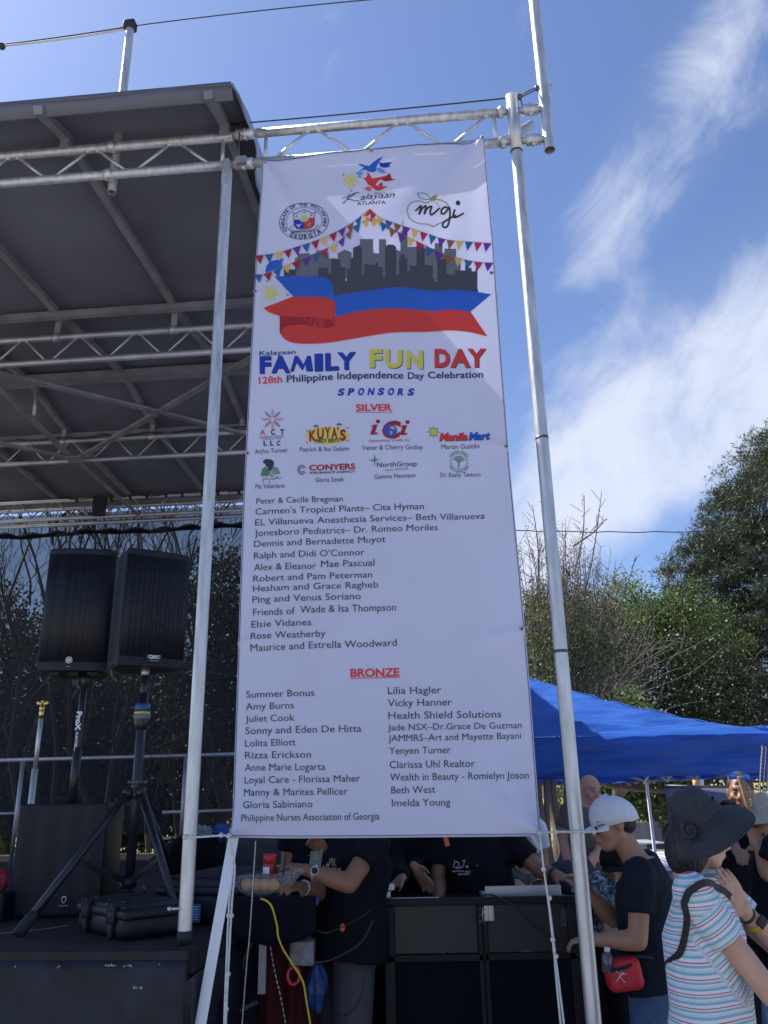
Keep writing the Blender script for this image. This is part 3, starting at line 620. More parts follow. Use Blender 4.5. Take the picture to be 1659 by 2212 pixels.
scribble([(194, 832), (190, 858), (194, 834), (208, 834), (202, 846), (208, 852), (196, 858), (214, 852), (218, 846), (222, 852), (228, 836), (230, 852), (236, 844), (242, 852), (256, 842)], .8, 'logo_script')
# hexagon C
pr = Print()
for r_, w_ in ((26, 1.6), (15, 1.5)):
    pts = [cB_(376 + r_ * math.cos(math.radians(a)), 797 + r_ * 1.1 * math.sin(math.radians(a))) for a in (-30, -90, -150, 150, 90, 30)]; pr.line(pts, w_)
pr.done('logo_hexagon', INAVY, 1)
T(cB_, 'CONYERS', 420, 801, 696, 790, 32, m=IR2, bold=.035, name='logo_word'); T(cB_, 'INSURANCE AGENCY', 424, 822, 696, 811, 13, m=INK, bold=.02, name='logo_word')
Print().poly([cB_(812, 700), cB_(817, 732), cB_(846, 736), cB_(816, 742), cB_(811, 776), cB_(806, 744), cB_(768, 739), cB_(806, 734)]).done('logo_compass', IGR, 1)
T(cB_, 'NorthGroup', 825, 781, 1064, 768, 28, m=INAVY, bold=.008, name='logo_word'); T(cB_, 'REAL ESTATE', 874, 805, 1012, 793, 13, m=IG1, name='logo_word')
c1 = cB_(1316, 735); pr = Print().disc(c1, 18.5, 18.5, 30, .93).line([(c1[0] - 1, c1[1] + 15), (c1[0], c1[1] + 2)], 2.4)
for k in range(9): a = math.radians(-20 - k * 17.5); pr.line([(c1[0], c1[1] + 3), (c1[0] + 9 * math.cos(a), c1[1] + 1 + 9 * math.sin(a))], .8); pr.disc((c1[0] + 11.5 * math.cos(a), c1[1] + 11 * math.sin(a)), 2.1, 1.5, 6); pr.disc((c1[0] + 7 * math.cos(a + .1), c1[1] + 7 * math.sin(a + .1)), 1.6, 1.2, 6)
pr.done('logo_tree', IGR, 1)
def arc_text(pr, s_, c, r, a0, a1, h, outward=True, bold=.02, wf=.75):
    n = len(s_)
    for i, ch_ in enumerate(s_):
        if ch_ == ' ': continue
        a = math.radians(a0 + (a1 - a0) * i / (n - 1)); p = np.array([c[0] + r * math.cos(a), c[1] + r * math.sin(a)]); up = np.array([math.cos(a), math.sin(a)]) * (1 if outward else -1)
        ex = np.array([-up[1], up[0]]); v, f, asp = fit_text(ch_, bold); w = h * asp * wf / .75
        pr.mesh([tuple(p + ex * (q[0] - .5) * w + up * q[1] * h) for q in v], f)
pr = Print(); arc_text(pr, 'VERNON WOODS', c1, 20, -150, -30, 4, True); arc_text(pr, 'DENTAL & IMPLANT CENTER', c1, 24, 150, 30, 3.6, False); pr.done('logo_word', IGR, 1)
# --- round consulate seal
c2 = cA_(400, 464); pr = Print().disc(c2, 54, 40, 48, .975).disc((c2[0] + .5, c2[1] + .3), 40, 30, 40, .975); pr.done('seal_ring', INK, 1)
pr = Print()
def earc(s_, rx, ry, a0, a1, h, outward, bold=.03):
    n = len(s_)
    for i, ch_ in enumerate(s_):
        if ch_ == ' ': continue
        a = math.radians(a0 + (a1 - a0) * i / (n - 1)); p = np.array([c2[0] + rx * math.cos(a), c2[1] + ry * math.sin(a)]); up = np.array([math.cos(a) / rx, math.sin(a) / ry]); up /= np.linalg.norm(up); up = up * (1 if outward else -1)
        ex = np.array([-up[1], up[0]]); v, f, asp = fit_text(ch_, bold); pr.mesh([tuple(p + ex * (q[0] - .5) * h * asp + up * q[1] * h) for q in v], f)
earc('CONSULATE OF THE PHILIPPINES', 43, 32.4, -208, 16, 6.6, True); earc('GEORGIA', 51, 38, 124, 46, 8.4, False, .04); pr.done('seal_lettering', INAVY, 1)
sh = [(333, 410), (350, 420), (370, 405), (402, 394), (435, 405), (455, 418), (476, 408), (466, 440), (466, 490), (445, 510), (402, 518), (358, 512), (338, 492), (338, 440)]
Print().line([cA_(*p) for p in sh + sh[:1]], 1.2).done('seal_shield_outline', INK, 1)
Print().poly([cA_(*p) for p in ((341, 455), (402, 455), (402, 514), (358, 508), (341, 490))]).done('seal_shield_field', IB, 1); Print().poly([cA_(*p) for p in ((402, 445), (464, 445), (464, 490), (444, 507), (402, 514))]).done('seal_shield_field', IR, 1)
Print().disc(cA_(402, 447), 11, 9.5, 20).done('seal_disc', VW, 2); pr = Print().disc(cA_(402, 447), 4.5)
for k in range(8): a = k * math.pi / 4 + .39; q = cA_(402, 447); pr.line([q, (q[0] + 8.5 * math.cos(a), q[1] + 7.6 * math.sin(a))], 1.6)
pr.done('seal_sun', IY, 3); pr = Print(); [pr.poly(star(cA_(*p), 4)) for p in ((403, 412), (356, 436), (448, 430))]; pr.done('seal_star', IOL, 2)
Print().poly([cA_(*p) for p in ((352, 482), (370, 488), (388, 482), (378, 496), (370, 506), (360, 496))]).done('seal_eagle', IWH, 2); Print().poly([cA_(*p) for p in ((418, 500), (424, 482), (440, 472), (448, 484), (438, 490), (446, 504), (432, 496))]).done('seal_lion', IOL, 2)
scribble([(310, 505), (322, 490), (330, 510), (350, 525), (402, 532), (450, 524), (474, 508), (484, 490), (494, 500), (478, 514), (452, 530), (402, 540), (352, 532), (322, 520), (310, 505)], .8, 'seal_scroll', fn=cA_)
T(cA_, 'REPUBLIKA NG PILIPINAS', 328, 532, 472, 530, 10, name='seal_lettering', bold=.02)
# --- bird emblem
def grad_pair(pts1, m1, name): Print().poly([cA_(*p) for p in pts1]).done(name, m1, 1)
grad_pair([(732, 118), (760, 122), (785, 134), (808, 136), (836, 106), (866, 82), (893, 68), (872, 96), (852, 134), (850, 158), (836, 172), (806, 172), (786, 160), (768, 160), (742, 166), (764, 152), (776, 146), (756, 132)], IB2, 'emblem_bird')
grad_pair([(866, 104), (890, 110), (912, 106), (947, 102), (928, 120), (938, 128), (910, 138), (884, 136), (872, 124)], IB, 'emblem_bird')
grad_pair([(846, 140), (868, 144), (876, 134), (888, 150), (908, 150), (896, 160), (920, 168), (888, 174), (862, 166)], ILB, 'emblem_bird')
grad_pair([(716, 170), (736, 172), (748, 160), (762, 176), (786, 170), (764, 184), (770, 190), (742, 190), (728, 182)], ILB, 'emblem_bird')
grad_pair([(768, 208), (786, 210), (796, 196), (794, 172), (810, 186), (826, 212), (850, 204), (880, 196), (926, 182), (882, 212), (862, 222), (848, 246), (862, 258), (830, 264), (800, 250), (788, 230)], IRT, 'emblem_bird')
grad_pair([(880, 210), (908, 196), (930, 168), (940, 186), (946, 204), (970, 206), (940, 216), (912, 222), (894, 220)], IR2, 'emblem_bird')
grad_pair([(826, 262), (856, 258), (872, 236), (892, 230), (888, 252), (922, 254), (896, 268), (884, 276), (862, 284), (846, 280)], IRT, 'emblem_bird')
grad_pair([(768, 268), (788, 272), (798, 258), (812, 266), (834, 262), (816, 276), (822, 288), (798, 290), (784, 280)], ISAL, 'emblem_bird')
def raysun(c, r, m, name, k=1.0, ly=1):
    pr = Print().disc(c, r * .5, r * .5 * k, 18)
    for i in range(8):
        a = i * math.pi / 4 + .2
        for da in (-.16, 0, .16): pr.poly([(c[0] + r * .4 * math.cos(a + da), c[1] + r * .4 * k * math.sin(a + da)), (c[0] + r * (1.1 if da == 0 else .9) * math.cos(a + da * .8 - .05), c[1] + r * k * (1.1 if da == 0 else .9) * math.sin(a + da * .8 - .05)), (c[0] + r * (1.1 if da == 0 else .9) * math.cos(a + da * .8 + .07), c[1] + r * k * (1.1 if da == 0 else .9) * math.sin(a + da * .8 + .07))])
    pr.done(name, m, ly)
raysun(cA_(692, 219), 17, IY, 'emblem_sun')
pr = Print(); [pr.poly(star(cA_(*p), r_)) for p, r_ in (((646, 180), 3.4), ((749, 198), 5), ((696, 281), 3.6))]; pr.done('emblem_star', IOL, 1)
scribble([(640, 330), (650, 322), (690, 312), (715, 300), (745, 298)], 1.5, 'emblem_script', fn=cA_)
scribble([(686, 304), (672, 328), (655, 352), (640, 356)], 1.8, 'emblem_script', fn=cA_); scribble([(722, 302), (690, 322), (672, 334), (700, 340), (726, 350), (745, 346)], 1.6, 'emblem_script', fn=cA_)
T(cA_, 'alayaan', 748, 348, 958, 318, 34, m=INK, shear=.55, name='emblem_script', bold=.005)
T(cA_, 'ATLANTA', 732, 378, 908, 362, 20, m=INK, bold=.012, name='emblem_word')
scribble([(838, 304), (846, 292), (850, 306), (858, 294), (862, 306), (872, 296), (880, 296), (876, 308), (890, 300), (902, 290), (908, 304), (918, 292), (926, 302), (936, 286), (950, 300), (962, 282)], .7, 'emblem_script', fn=cA_)
# --- peach outline and lettering
pk = [(1118, 350), (1080, 352), (1048, 378), (1044, 420), (1062, 462), (1110, 488), (1170, 495), (1202, 508), (1240, 490), (1290, 466), (1306, 430), (1300, 392), (1278, 362), (1236, 348), (1196, 352), (1160, 366), (1118, 350)]
Print().line([cA_(*p) for p in smooth2(pk)], 2.2).done('logo_peach', IOL, 1); scribble([(1196, 352), (1232, 376), (1250, 410), (1248, 442)], 1.6, 'logo_peach', IO, 1, cA_)
scribble([(1106, 296), (1150, 304), (1176, 330), (1180, 344), (1140, 340), (1112, 318), (1106, 296)], 1.6, 'logo_leaf', IGR, 1, cA_); Print().poly([cA_(*p) for p in ((1178, 346), (1196, 326), (1230, 318), (1222, 340), (1200, 354))]).done('logo_leaf', IOL, 1)
for st_ in ([(1094, 412), (1112, 396), (1128, 384), (1116, 434), (1134, 402), (1158, 386), (1148, 432), (1164, 402), (1192, 388), (1184, 420), (1190, 438), (1214, 424), (1240, 400)],
            [(1300, 400), (1276, 392), (1256, 408), (1254, 428), (1272, 430), (1296, 402), (1304, 396), (1306, 440), (1298, 486), (1282, 510), (1262, 506), (1266, 484), (1296, 462), (1340, 436)],
            [(1336, 404), (1326, 440), (1340, 448), (1362, 438), (1390, 424)]):
    Print().line([cA_(*p) for p in smooth2(st_)], 4.0).done('logo_script', INK, 2)
Print().disc(cA_(1356, 364), 5).done('logo_script', INK, 2)
# --- skyline
def skyline(tops, base_, m, layer):
    pr = Print(); 
    for x0, x1, y0 in tops: pr.poly([cA_(x0, y0), cA_(x1, y0), cA_(x1, base_), cA_(x0, base_)])
    pr.done('printed_skyline', m, layer, cut=14)
sk1 = [(345, 360, 688), (360, 436, 664), (436, 450, 676), (450, 478, 692), (478, 520, 648), (520, 556, 664), (556, 595, 700), (595, 612, 712), (612, 698, 668), (698, 750, 700), (750, 832, 588), (832, 868, 676), (868, 912, 588), (912, 985, 650), (985, 1000, 655), (1000, 1044, 548), (1044, 1098, 632), (1098, 1150, 624), (1150, 1212, 640), (1212, 1260, 606), (1260, 1272, 660), (1272, 1344, 634), (1344, 1372, 690)]
skyline(sk1, 830, IG1, 1); Print().poly([cA_(612, 670), cA_(655, 648), cA_(698, 670)]).poly([cA_(1000, 550), cA_(1010, 530), cA_(1034, 530), cA_(1044, 550)]).line([cA_(1015, 532), cA_(1015, 474)], 1.6).done('printed_skyline', IG1, 1)
sk2 = [(275, 352, 760), (352, 420, 806), (420, 490, 806), (490, 552, 756), (552, 572, 790), (572, 630, 712), (630, 660, 760), (660, 670, 845), (670, 692, 770), (692, 708, 712), (708, 764, 640), (764, 776, 808), (776, 804, 754), (804, 846, 746), (846, 862, 732), (862, 876, 758), (876, 892, 756), (892, 906, 820), (906, 974, 634), (974, 992, 806), (992, 1042, 704), (1042, 1060, 780), (1060, 1100, 750), (1100, 1116, 624), (1116, 1150, 640), (1150, 1200, 740), (1200, 1212, 820), (1212, 1228, 832), (1228, 1284, 700), (1284, 1334, 790), (1334, 1400, 766), (1400, 1414, 730), (1414, 1440, 750), (1440, 1464, 770), (1464, 1476, 750)]
skyline(sk2, 896, IG2, 2); Print().poly([cA_(572, 714), cA_(601, 702), cA_(630, 716)]).poly([cA_(706, 642), cA_(752, 624), cA_(752, 642)]).disc(cA_(1014, 690), 5.5, 5).disc(cA_(793, 752), 4.5, 4).poly([cA_(906, 636), cA_(922, 620), cA_(958, 620), cA_(974, 636)]).line([cA_(420, 808), cA_(420, 782)], .8).done('printed_skyline', IG2, 2)['kind'] = 'stuff'
Print().poly([cA_(500, 880), cA_(1480, 880), cA_(1480, 904), cA_(500, 940)]).done('printed_skyline', IG2, 2, cut=14)
# --- flag ribbon
def ribbon(pts, m, layer, name='printed_flag'): Print().poly([cA_(*p) for p in pts]).done(name, m, layer, cut=14)
def sp(pts): return smooth2(pts)
bt = sp([(590, 934), (700, 920), (860, 894), (980, 882), (1120, 888), (1220, 892), (1320, 882), (1440, 890), (1562, 908)])
bm_ = sp([(1432, 1018), (1320, 1006), (1200, 1016), (1040, 1012), (900, 1016), (760, 1030), (600, 1062)])
ribbon(bt + bm_, IB2, 3)
rt = sp([(600, 1060), (760, 1029), (900, 1015), (1040, 1011), (1200, 1015), (1320, 1005), (1434, 1017)]); rb = sp([(1538, 1168), (1420, 1142), (1300, 1134), (1160, 1146), (960, 1160), (760, 1192), (560, 1220), (400, 1224), (300, 1206), (255, 1160), (250, 1120), (250, 1060)])
ribbon(rt + rb + [(420, 1066)], IR, 3)
ribbon(sp([(252, 1166), (268, 1128), (320, 1108), (430, 1110), (540, 1130), (590, 1112), (592, 1060)]) + sp([(592, 1060), (480, 1060), (250, 1046)]) + [(250, 1100)], IR2, 4)
ribbon(sp([(214, 800), (330, 802), (440, 808), (520, 816), (566, 840), (584, 880), (596, 972)]) + sp([(596, 972), (556, 948), (460, 934), (334, 932)]), IB2, 4)
ribbon(sp([(330, 931), (460, 933), (556, 947), (597, 972)]) + sp([(597, 972), (596, 1050), (576, 1082)]) + sp([(576, 1082), (480, 1066), (360, 1058), (256, 1050), (180, 1024), (150, 998)]), IR, 5)
ribbon(sp([(597, 985), (592, 1092), (560, 1128), (470, 1122)]) + sp([(470, 1122), (400, 1070), (480, 1066), (576, 1080)]), IR, 4)
ribbon(sp([(214, 798), (176, 806), (148, 818), (144, 900), (148, 996)]) + [(336, 930)], IWH, 4)
raysun(cA_(194, 908), 17, IY, 'printed_sun', 1.0, 6); Print().poly(star(cA_(299, 920), 4.2)).poly(star(cA_(170, 830), 3.4)).done('printed_star', IOL, 6)
ribbon(sp([(160, 770), (170, 730), (200, 704), (274, 690)]) + sp([(274, 690), (262, 720), (268, 750)]) + sp([(268, 752), (220, 758), (180, 772), (166, 782)]), IB2, 4)
# --- bunting
cols = {'r': IR2, 'b': IT, 'o': IO, 'p': IP, 'c': ICR, 'm': IBRN}
def bunting(pts, seq, sz, down):
    P = [np.array(cA_(*p)) for p in smooth2(pts)]; Ls = [0]
    for a, b in zip(P, P[1:]): Ls.append(Ls[-1] + np.linalg.norm(b - a))
    tot = Ls[-1]; bins = {}; n = len(seq)
    def at(s_):
        i = max(0, min(len(P) - 2, np.searchsorted(Ls, s_) - 1)); t_ = (s_ - Ls[i]) / (Ls[i + 1] - Ls[i]); return P[i] + (P[i + 1] - P[i]) * t_
    for i, k in enumerate(seq):
        a = at(tot * (i + .03) / n); b = at(tot * (i + .93) / n); mdd = (a + b) / 2 + np.array(down) * sz; Print().poly([a, b, mdd]).done('bunting_pennant', cols[k], 7)
    Print().line(P, 1.0).done('bunting_string', IOL, 7)
bunting([(94, 674), (220, 658), (340, 628), (460, 596), (560, 556), (690, 494), (770, 436), (812, 402)], 'rbompbrompmbo'.replace('omp', 'orp'), 19, (.12, 1))
bunting([(84, 790), (160, 786), (280, 740), (400, 694), (520, 650), (630, 590), (700, 520), (770, 480), (812, 452)], 'brbompbcopmbo'.replace('omp', 'orp'), 18, (.2, 1))
bunting([(812, 402), (870, 450), (980, 494), (1100, 532), (1240, 576), (1400, 594), (1568, 596)], 'robmpocbpmobcp', 20, (-.2, 1))
bunting([(812, 452), (880, 480), (960, 530), (1080, 590), (1200, 646), (1320, 684), (1450, 712), (1580, 716)], 'obmpocbpmobcp', 19, (-.15, 1))
Print().poly([cA_(776, 448), cA_(812, 402), cA_(846, 440), cA_(824, 442), cA_(812, 436), cA_(798, 446)]).poly([cA_(790, 462), cA_(812, 468), cA_(834, 460), cA_(820, 484)]).done('bunting_pennant', IR, 8)
# --- eyelets
for ex, ey in ((573, 352), (1041, 319), (803, 333), (551, 629), (1062, 588), (535, 980), (1094, 964), (519, 1392), (1127, 1359), (506, 1803), (1163, 1798)):
    c = BP(ex, ey, .002); bmn = MB(); n = 16; rr_ = .0075; vs = []
    for i in range(n):
        a = 6.2832 * i / n
        for j in range(6):
            b_ = 6.2832 * j / 6; vs.append(c + (TT * math.cos(a) + ZZ * math.sin(a)) * (rr_ + .003 * math.cos(b_)) - DD * .002 * math.sin(b_))
    bmn.add(vs, [(i * 6 + j, ((i + 1) % n) * 6 + j, ((i + 1) % n) * 6 + (j + 1) % 6, i * 6 + (j + 1) % 6) for i in range(n) for j in range(6)], True)
    e = bmn.build('eyelet', mat('brass_eyelet', (.55, .5, .38), .35, .9, .1, 40), banner)
    MB().cyl(c + DD * .0008, DD, .005, .001, 12).build('hole', BLK, e) if 'hole' else None
# zip ties on top edge
for ex, ey in ((573, 352), (1041, 319), (803, 333)):
    c = BP(ex, ey, .003); MB().tube([c, c + ZZ * .03 + DD * .02], .002, 6).build('zip_tie', ROPE, banner)
# --- ties and hanging cords
def rope(name, pts, r, label, m=ROPE, cat='rope', knots=(), group=None, n=7):
    P = smoothpath(pts, n); mb = MB().tube(P, r, 7)
    for k in knots: mb.ball(k, r * 2.4, 8)
    o = mb.build(name, m); o['label'] = label; o['category'] = cat
    if group: o['group'] = group
    return o
gl = BP(505, 1804, .006); gr = BP(1163, 1799, .006)
pl = pD(399, 1808, -.031)
rope('rope', [W(.03, -.005, pl[2]), pl, pD(430, 1808, -.04), pD(478, 1805, -.055), gl], .0042, 'white rope tying the lower left banner corner to the stage post', knots=[pD(478, 1804, -.055), gl, pl])
pr_ = pD(1283, 1797, -.034)
rope('rope', [gr, pD(1200, 1797, -.045), pD(1282, 1797, -.034), W(tdz(pr_)[0] + .005, 0, pr_[2])], .0042, 'white rope tying the lower right banner corner to the tall post', knots=[pD(1200, 1797, -.045), gr, pr_])
for dxx in (0, 1):
    pts = [gl, pD(503 + dxx * 4, 1870, -.1), pD(495 + dxx * 6, 1950, -.14), pD(490 + dxx * 5, 2060, -.2), pD(486 + dxx * 4, 2160, -.24), pD(483 + dxx * 3, 2260, -.3)]
    rope('hanging_rope', pts, .0038, 'white knotted rope hanging from the lower left banner corner, %s strand' % ('nearer the post' if dxx == 0 else 'nearer the booth'), knots=[pD(494 + dxx * 6, 1978, -.155), pD(489 + dxx * 4, (2180, 2104)[dxx], -.24)], n=4)
for dxx in (0, 1):
    pts = [gr, pD(1175, 1880, -.09), pD(1186 + dxx, 1960, -.13), pD(1197 + dxx * 2, 2060, -.18), pD(1203 + dxx * 5, 2130, -.22), pD(1216 + dxx * 8, 2260, -.28)]
    rope('hanging_rope', pts, .0038, 'white knotted rope hanging from the lower right banner corner, %s strand' % ('inner' if dxx == 0 else 'outer'), knots=[pD(1174, 1878, -.09), pD(1187, 1940, -.12), pD(1194, 2030, -.17), pD(1201, 2066, -.19)][dxx::2], n=4)
# flat aluminium bar leaning from behind the banner corner
mb = MB(); p = pD(508, 1790, .0); q = pD(425, 2260, -.1); d = q - p; d /= np.linalg.norm(d)
mb.box((p + q) / 2, (np.linalg.norm(q - p) / 2, .021, .003), (d, np.cross(d, DD), DD)); o = mb.build('leaning_bar', mat('bright_aluminium_bar', (.62, .63, .68), .45, .6, .05, 4)); o['label'] = 'flat pale aluminium bar slanting down from the lower left banner corner'; o['category'] = 'metal bar'
# speckled black-and-white cords
def cord(name, pts, r, label, n=6, per=.03):
    P = smoothpath(pts, n); o = MB().tube(P, r, 6).build(name, WIREB); o['label'] = label; o['category'] = 'cord'
    mb = MB(); acc = 0
    for a, b in zip(P, P[1:]):
        Ln = np.linalg.norm(b - a); s_ = 0
        while acc + (Ln - s_) >= per:
            s_ += per - acc; acc = 0; c = a + (b - a) * (s_ / Ln); dr = (b - a) / Ln; mb.box(c - DD * r * .8, (r * 1.9, r * .5, r * .5), (dr, DD, np.cross(dr, DD)))
        acc += Ln - s_
    mb.build('white_fleck', ROPE, o, kind='stuff'); return o
cord('speckled_cord', [pD(553, 1812, .25), pD(541, 2000, .25), pD(532, 2100, .25), pD(520, 2260, .25)], .0038, 'black cord with white flecks hanging under the left end of the banner', per=.016)
cord('speckled_cord', [pD(577, 1990, .5), pD(590, 2080, .5), pD(608, 2160, .5), pD(626, 2260, .5)], .0035, 'black cord with white flecks hanging beside the yellow cable', per=.022)
# ================================================================== STAGE EQUIPMENT
def V3(a): return np.array(a, float)
def tagset(o, label, cat, group=None):
    o['label'] = label; o['category'] = cat
    if group: o['group'] = group
    return o
# perforated grille material
def grille_mat(name, sx, sz):
    mt = bpy.data.materials.new(name); mt.use_nodes = True; t = mt.node_tree; b = t.nodes['Principled BSDF']; l = t.links.new
    tcn = t.nodes.new('ShaderNodeTexCoord'); mp = t.nodes.new('ShaderNodeMapping'); mp.inputs['Scale'].default_value = (sx, sx, sz); l(tcn.outputs['Object'], mp.inputs[0])
    vo = t.nodes.new('ShaderNodeTexVoronoi'); vo.inputs['Scale'].default_value = 1; vo.inputs['Randomness'].default_value = .25; l(mp.outputs[0], vo.inputs['Vector'])
    cr = t.nodes.new('ShaderNodeValToRGB'); cr.color_ramp.elements[0].position = .30; cr.color_ramp.elements[1].position = .5; cr.color_ramp.elements[0].color = (.004, .004, .006, 1); cr.color_ramp.elements[1].color = (.018, .020, .028, 1); b.inputs['Specular IOR Level'].default_value = .3
    l(vo.outputs['Distance'], cr.inputs[0]); l(cr.outputs[0], b.inputs['Base Color']); b.inputs['Roughness'].default_value = .45; b.inputs['Metallic'].default_value = .2
    return mt
GR1 = grille_mat('speaker_grille_fine', 190, 190); GR2 = grille_mat('speaker_grille_perforated', 75, 75); GR3 = grille_mat('speaker_grille_slotted', 70, 170)
def speaker(label, base, alpha, w, h, dp, back, gm, curve, name='loudspeaker'):
    f = V3([math.sin(alpha), -math.cos(alpha), 0]); s = V3([math.cos(alpha), math.sin(alpha), 0]); base = V3(base)
    sp_ = thing(name, label, 'loudspeaker', base)
    n = 14; fr = []
    for i in range(n + 1):
        u = -1 + 2 * i / n; fr.append((u * w / 2, curve * (1 - abs(u) ** 3)))
    plan = fr + [(w / 2 * .995, -dp * .45), (back / 2, -dp), (-back / 2, -dp), (-w / 2 * .995, -dp * .45)]
    def ring(z, k, inset=0): return [base + s * (a * k) + f * (b * k if b > 0 else b + (dp * (1 - k) * .3)) + ZZ * z for a, b in plan]
    mb = MB(); lv = [(0, .93), (.012, .985), (.03, 1), (h - .03, 1), (h - .012, .985), (h, .93)]; m_ = len(plan)
    vs = [p for z, k in lv for p in ring(z, k)]
    fs = [(i * m_ + j, i * m_ + (j + 1) % m_, (i + 1) * m_ + (j + 1) % m_, (i + 1) * m_ + j) for i in range(len(lv) - 1) for j in range(m_)] + [tuple(range(m_))[::-1], tuple(range((len(lv) - 1) * m_, len(lv) * m_))]
    mb.add(vs, fs).build('cabinet', BLK, sp_)
    MB().grid(lambda u, v: base + s * ((u * 2 - 1) * w * .485) + f * (curve * (1 - abs(u * 2 - 1) ** 3) + .004) + ZZ * (lerp(.045, h - .035, v)), 16, 2, f * -.006).build('grille', gm, sp_)
    return sp_, f, s
def lwh(Y, x, y0, y1): return pY(x, y0, Y)[2] - pY(x, y1, Y)[2]
# left loudspeaker
Y1 = 4.45; b1 = pY(154, 1449, Y1); h1 = lwh(Y1, 160, 1188, 1449)
s1o, f1, a1 = speaker('black loudspeaker with red and silver round badge, raised on the pole of the subwoofer', b1 + V3([0, .0, 0]), math.radians(9), .365, h1, .34, .26, GR1, .03)
c = b1 + f1 * .036 + ZZ * .052 - a1 * .01
bd_ = MB().cyl(c, f1, .0175, .006, 24).build('badge', mat('silver_badge', (.6, .6, .62), .3, .9, .05, 40), s1o); MB().cyl(c + f1 * .002, f1, .0145, .005, 24).build('badge_face', REDP, bd_)
place_text(MB(), 'H', c + f1 * .006 - a1 * .008 - ZZ * .008, a1, ZZ, .016, .016, .06).build('badge_letter', MATS['silver_badge'], bd_)
MB().box(b1 + f1 * .034 + ZZ * .018 - a1 * .01, (.010, .001, .002), (a1, f1, ZZ)).build('small_mark', mat('grey_print', (.3, .3, .33), .6), s1o)
for dx in (-.1, .0, .1): MB().box(b1 - f1 * .1 + a1 * dx - ZZ * .008, (.025, .05, .008), (a1, f1, ZZ)).build('rubber_foot', RUB, s1o)
# right loudspeaker
Y2 = 4.25; b2 = pY(326, 1440, Y2); h2 = lwh(Y2, 335, 1192, 1440)
s2o, f2, a2 = speaker('black loudspeaker with perforated grille and white lettering, on the tripod stand', b2, math.radians(33), .345, h2, .31, .17, GR2, .012)
c = b2 + f2 * .018 + ZZ * .04 - a2 * .005
MB().box(c + ZZ * .0 - a2 * -.01, (.042, .002, .02), (a2, f2, ZZ)).build('name_plate', BLKM, s2o)
place_text(MB(), 'QSC', c + f2 * .0035 - a2 * .020 + ZZ * .0, a2, ZZ, .062, .015, .05).build('plate_lettering', WHITE, s2o)
MB().box(c + f2 * .003 + a2 * .012 - ZZ * .012, (.022, .0006, .0015), (a2, f2, ZZ)).build('plate_small_print', MATS['grey_print'], s2o)
# subwoofer
YS = 4.22; A = pZ(13, 1986, SZ); B = pZ(214, 1979, SZ); sx = (B - A); wS = np.linalg.norm(sx); sx /= wS; sf = np.cross(sx, ZZ); hS = pY(40, 1737, A[1])[2] - SZ
sub = thing('subwoofer', 'large black subwoofer with slotted grille and white shield mark standing on the deck', 'loudspeaker', (A + B) / 2)
cS = (A + B) / 2 - sf * .24
MB().rbox(cS + ZZ * hS / 2, (wS / 2, .24, hS / 2), .012, (sx, -sf, ZZ)).build('cabinet', BLK, sub)
MB().box(cS + sf * .243 + ZZ * (hS / 2), (wS / 2 * .965, .004, hS / 2 * .93), (sx, sf, ZZ)).build('grille', GR3, sub)
c = (A + B) / 2 + sf * .009 + ZZ * .075 + sx * .045
sh_ = [(-.011, .018), (0, .022), (.011, .018), (.011, 0), (0, -.012), (-.011, 0)]
MB().prism([c + sx * a + ZZ * b for a, b in sh_], sf * .002).build('shield_mark', WHITE, sub); MB().prism([c + sx * a * .7 + ZZ * (b * .7 + .001) + sf * .002 for a, b in sh_], sf * .001).build('shield_inner', BLK, sub)
MB().box(c - ZZ * .022, (.022, .001, .0022), (sx, sf, ZZ)).build('small_lettering', MATS['grey_print'], sub)
# pole from sub to left loudspeaker
pb = pY(142, 1733, Y1); pt_ = b1 + ZZ * .0 + a1 * .055 - f1 * .1; pt_ = V3([pt_[0], pt_[1], b1[2]]); pb = V3([pt_[0], pt_[1], SZ + hS])
sp1 = thing('speaker_pole', 'black pole with white lettering between subwoofer and left loudspeaker', 'speaker pole', pb)
MB().tube([pb, pt_ + ZZ * .02], .0185, 14).build('tube', BLKM, sp1); MB().tube([pb, pb + ZZ * .28], .0225, 14).build('lower_sleeve', BLKM, sp1)
MB().tube([pt_ - ZZ * .07, pt_], .026, 14).box(pt_ - ZZ * .05 - a1 * .04, (.02, .015, .018)).build('top_bracket', BLKM, sp1)
vv = V3([0, -1, 0]); side = V3([-.35, -.94, 0]); side /= np.linalg.norm(side); ctr = V3([pb[0], pb[1], pY(155, 1540, pb[1])[2]])
place_text(MB(), 'ProX', ctr + V3([-.017, -.0205, .005]), V3([0, 0, -1]), V3([1, 0, 0]), .10, .026, .05).build('lettering', WHITE, sp1)
place_text(MB(), 'D BATTERIES', ctr + V3([-.012, -.0205, -.105]), V3([0, 0, -1]), V3([1, 0, 0]), .095, .012, .03).build('lettering', WHITE, sp1)
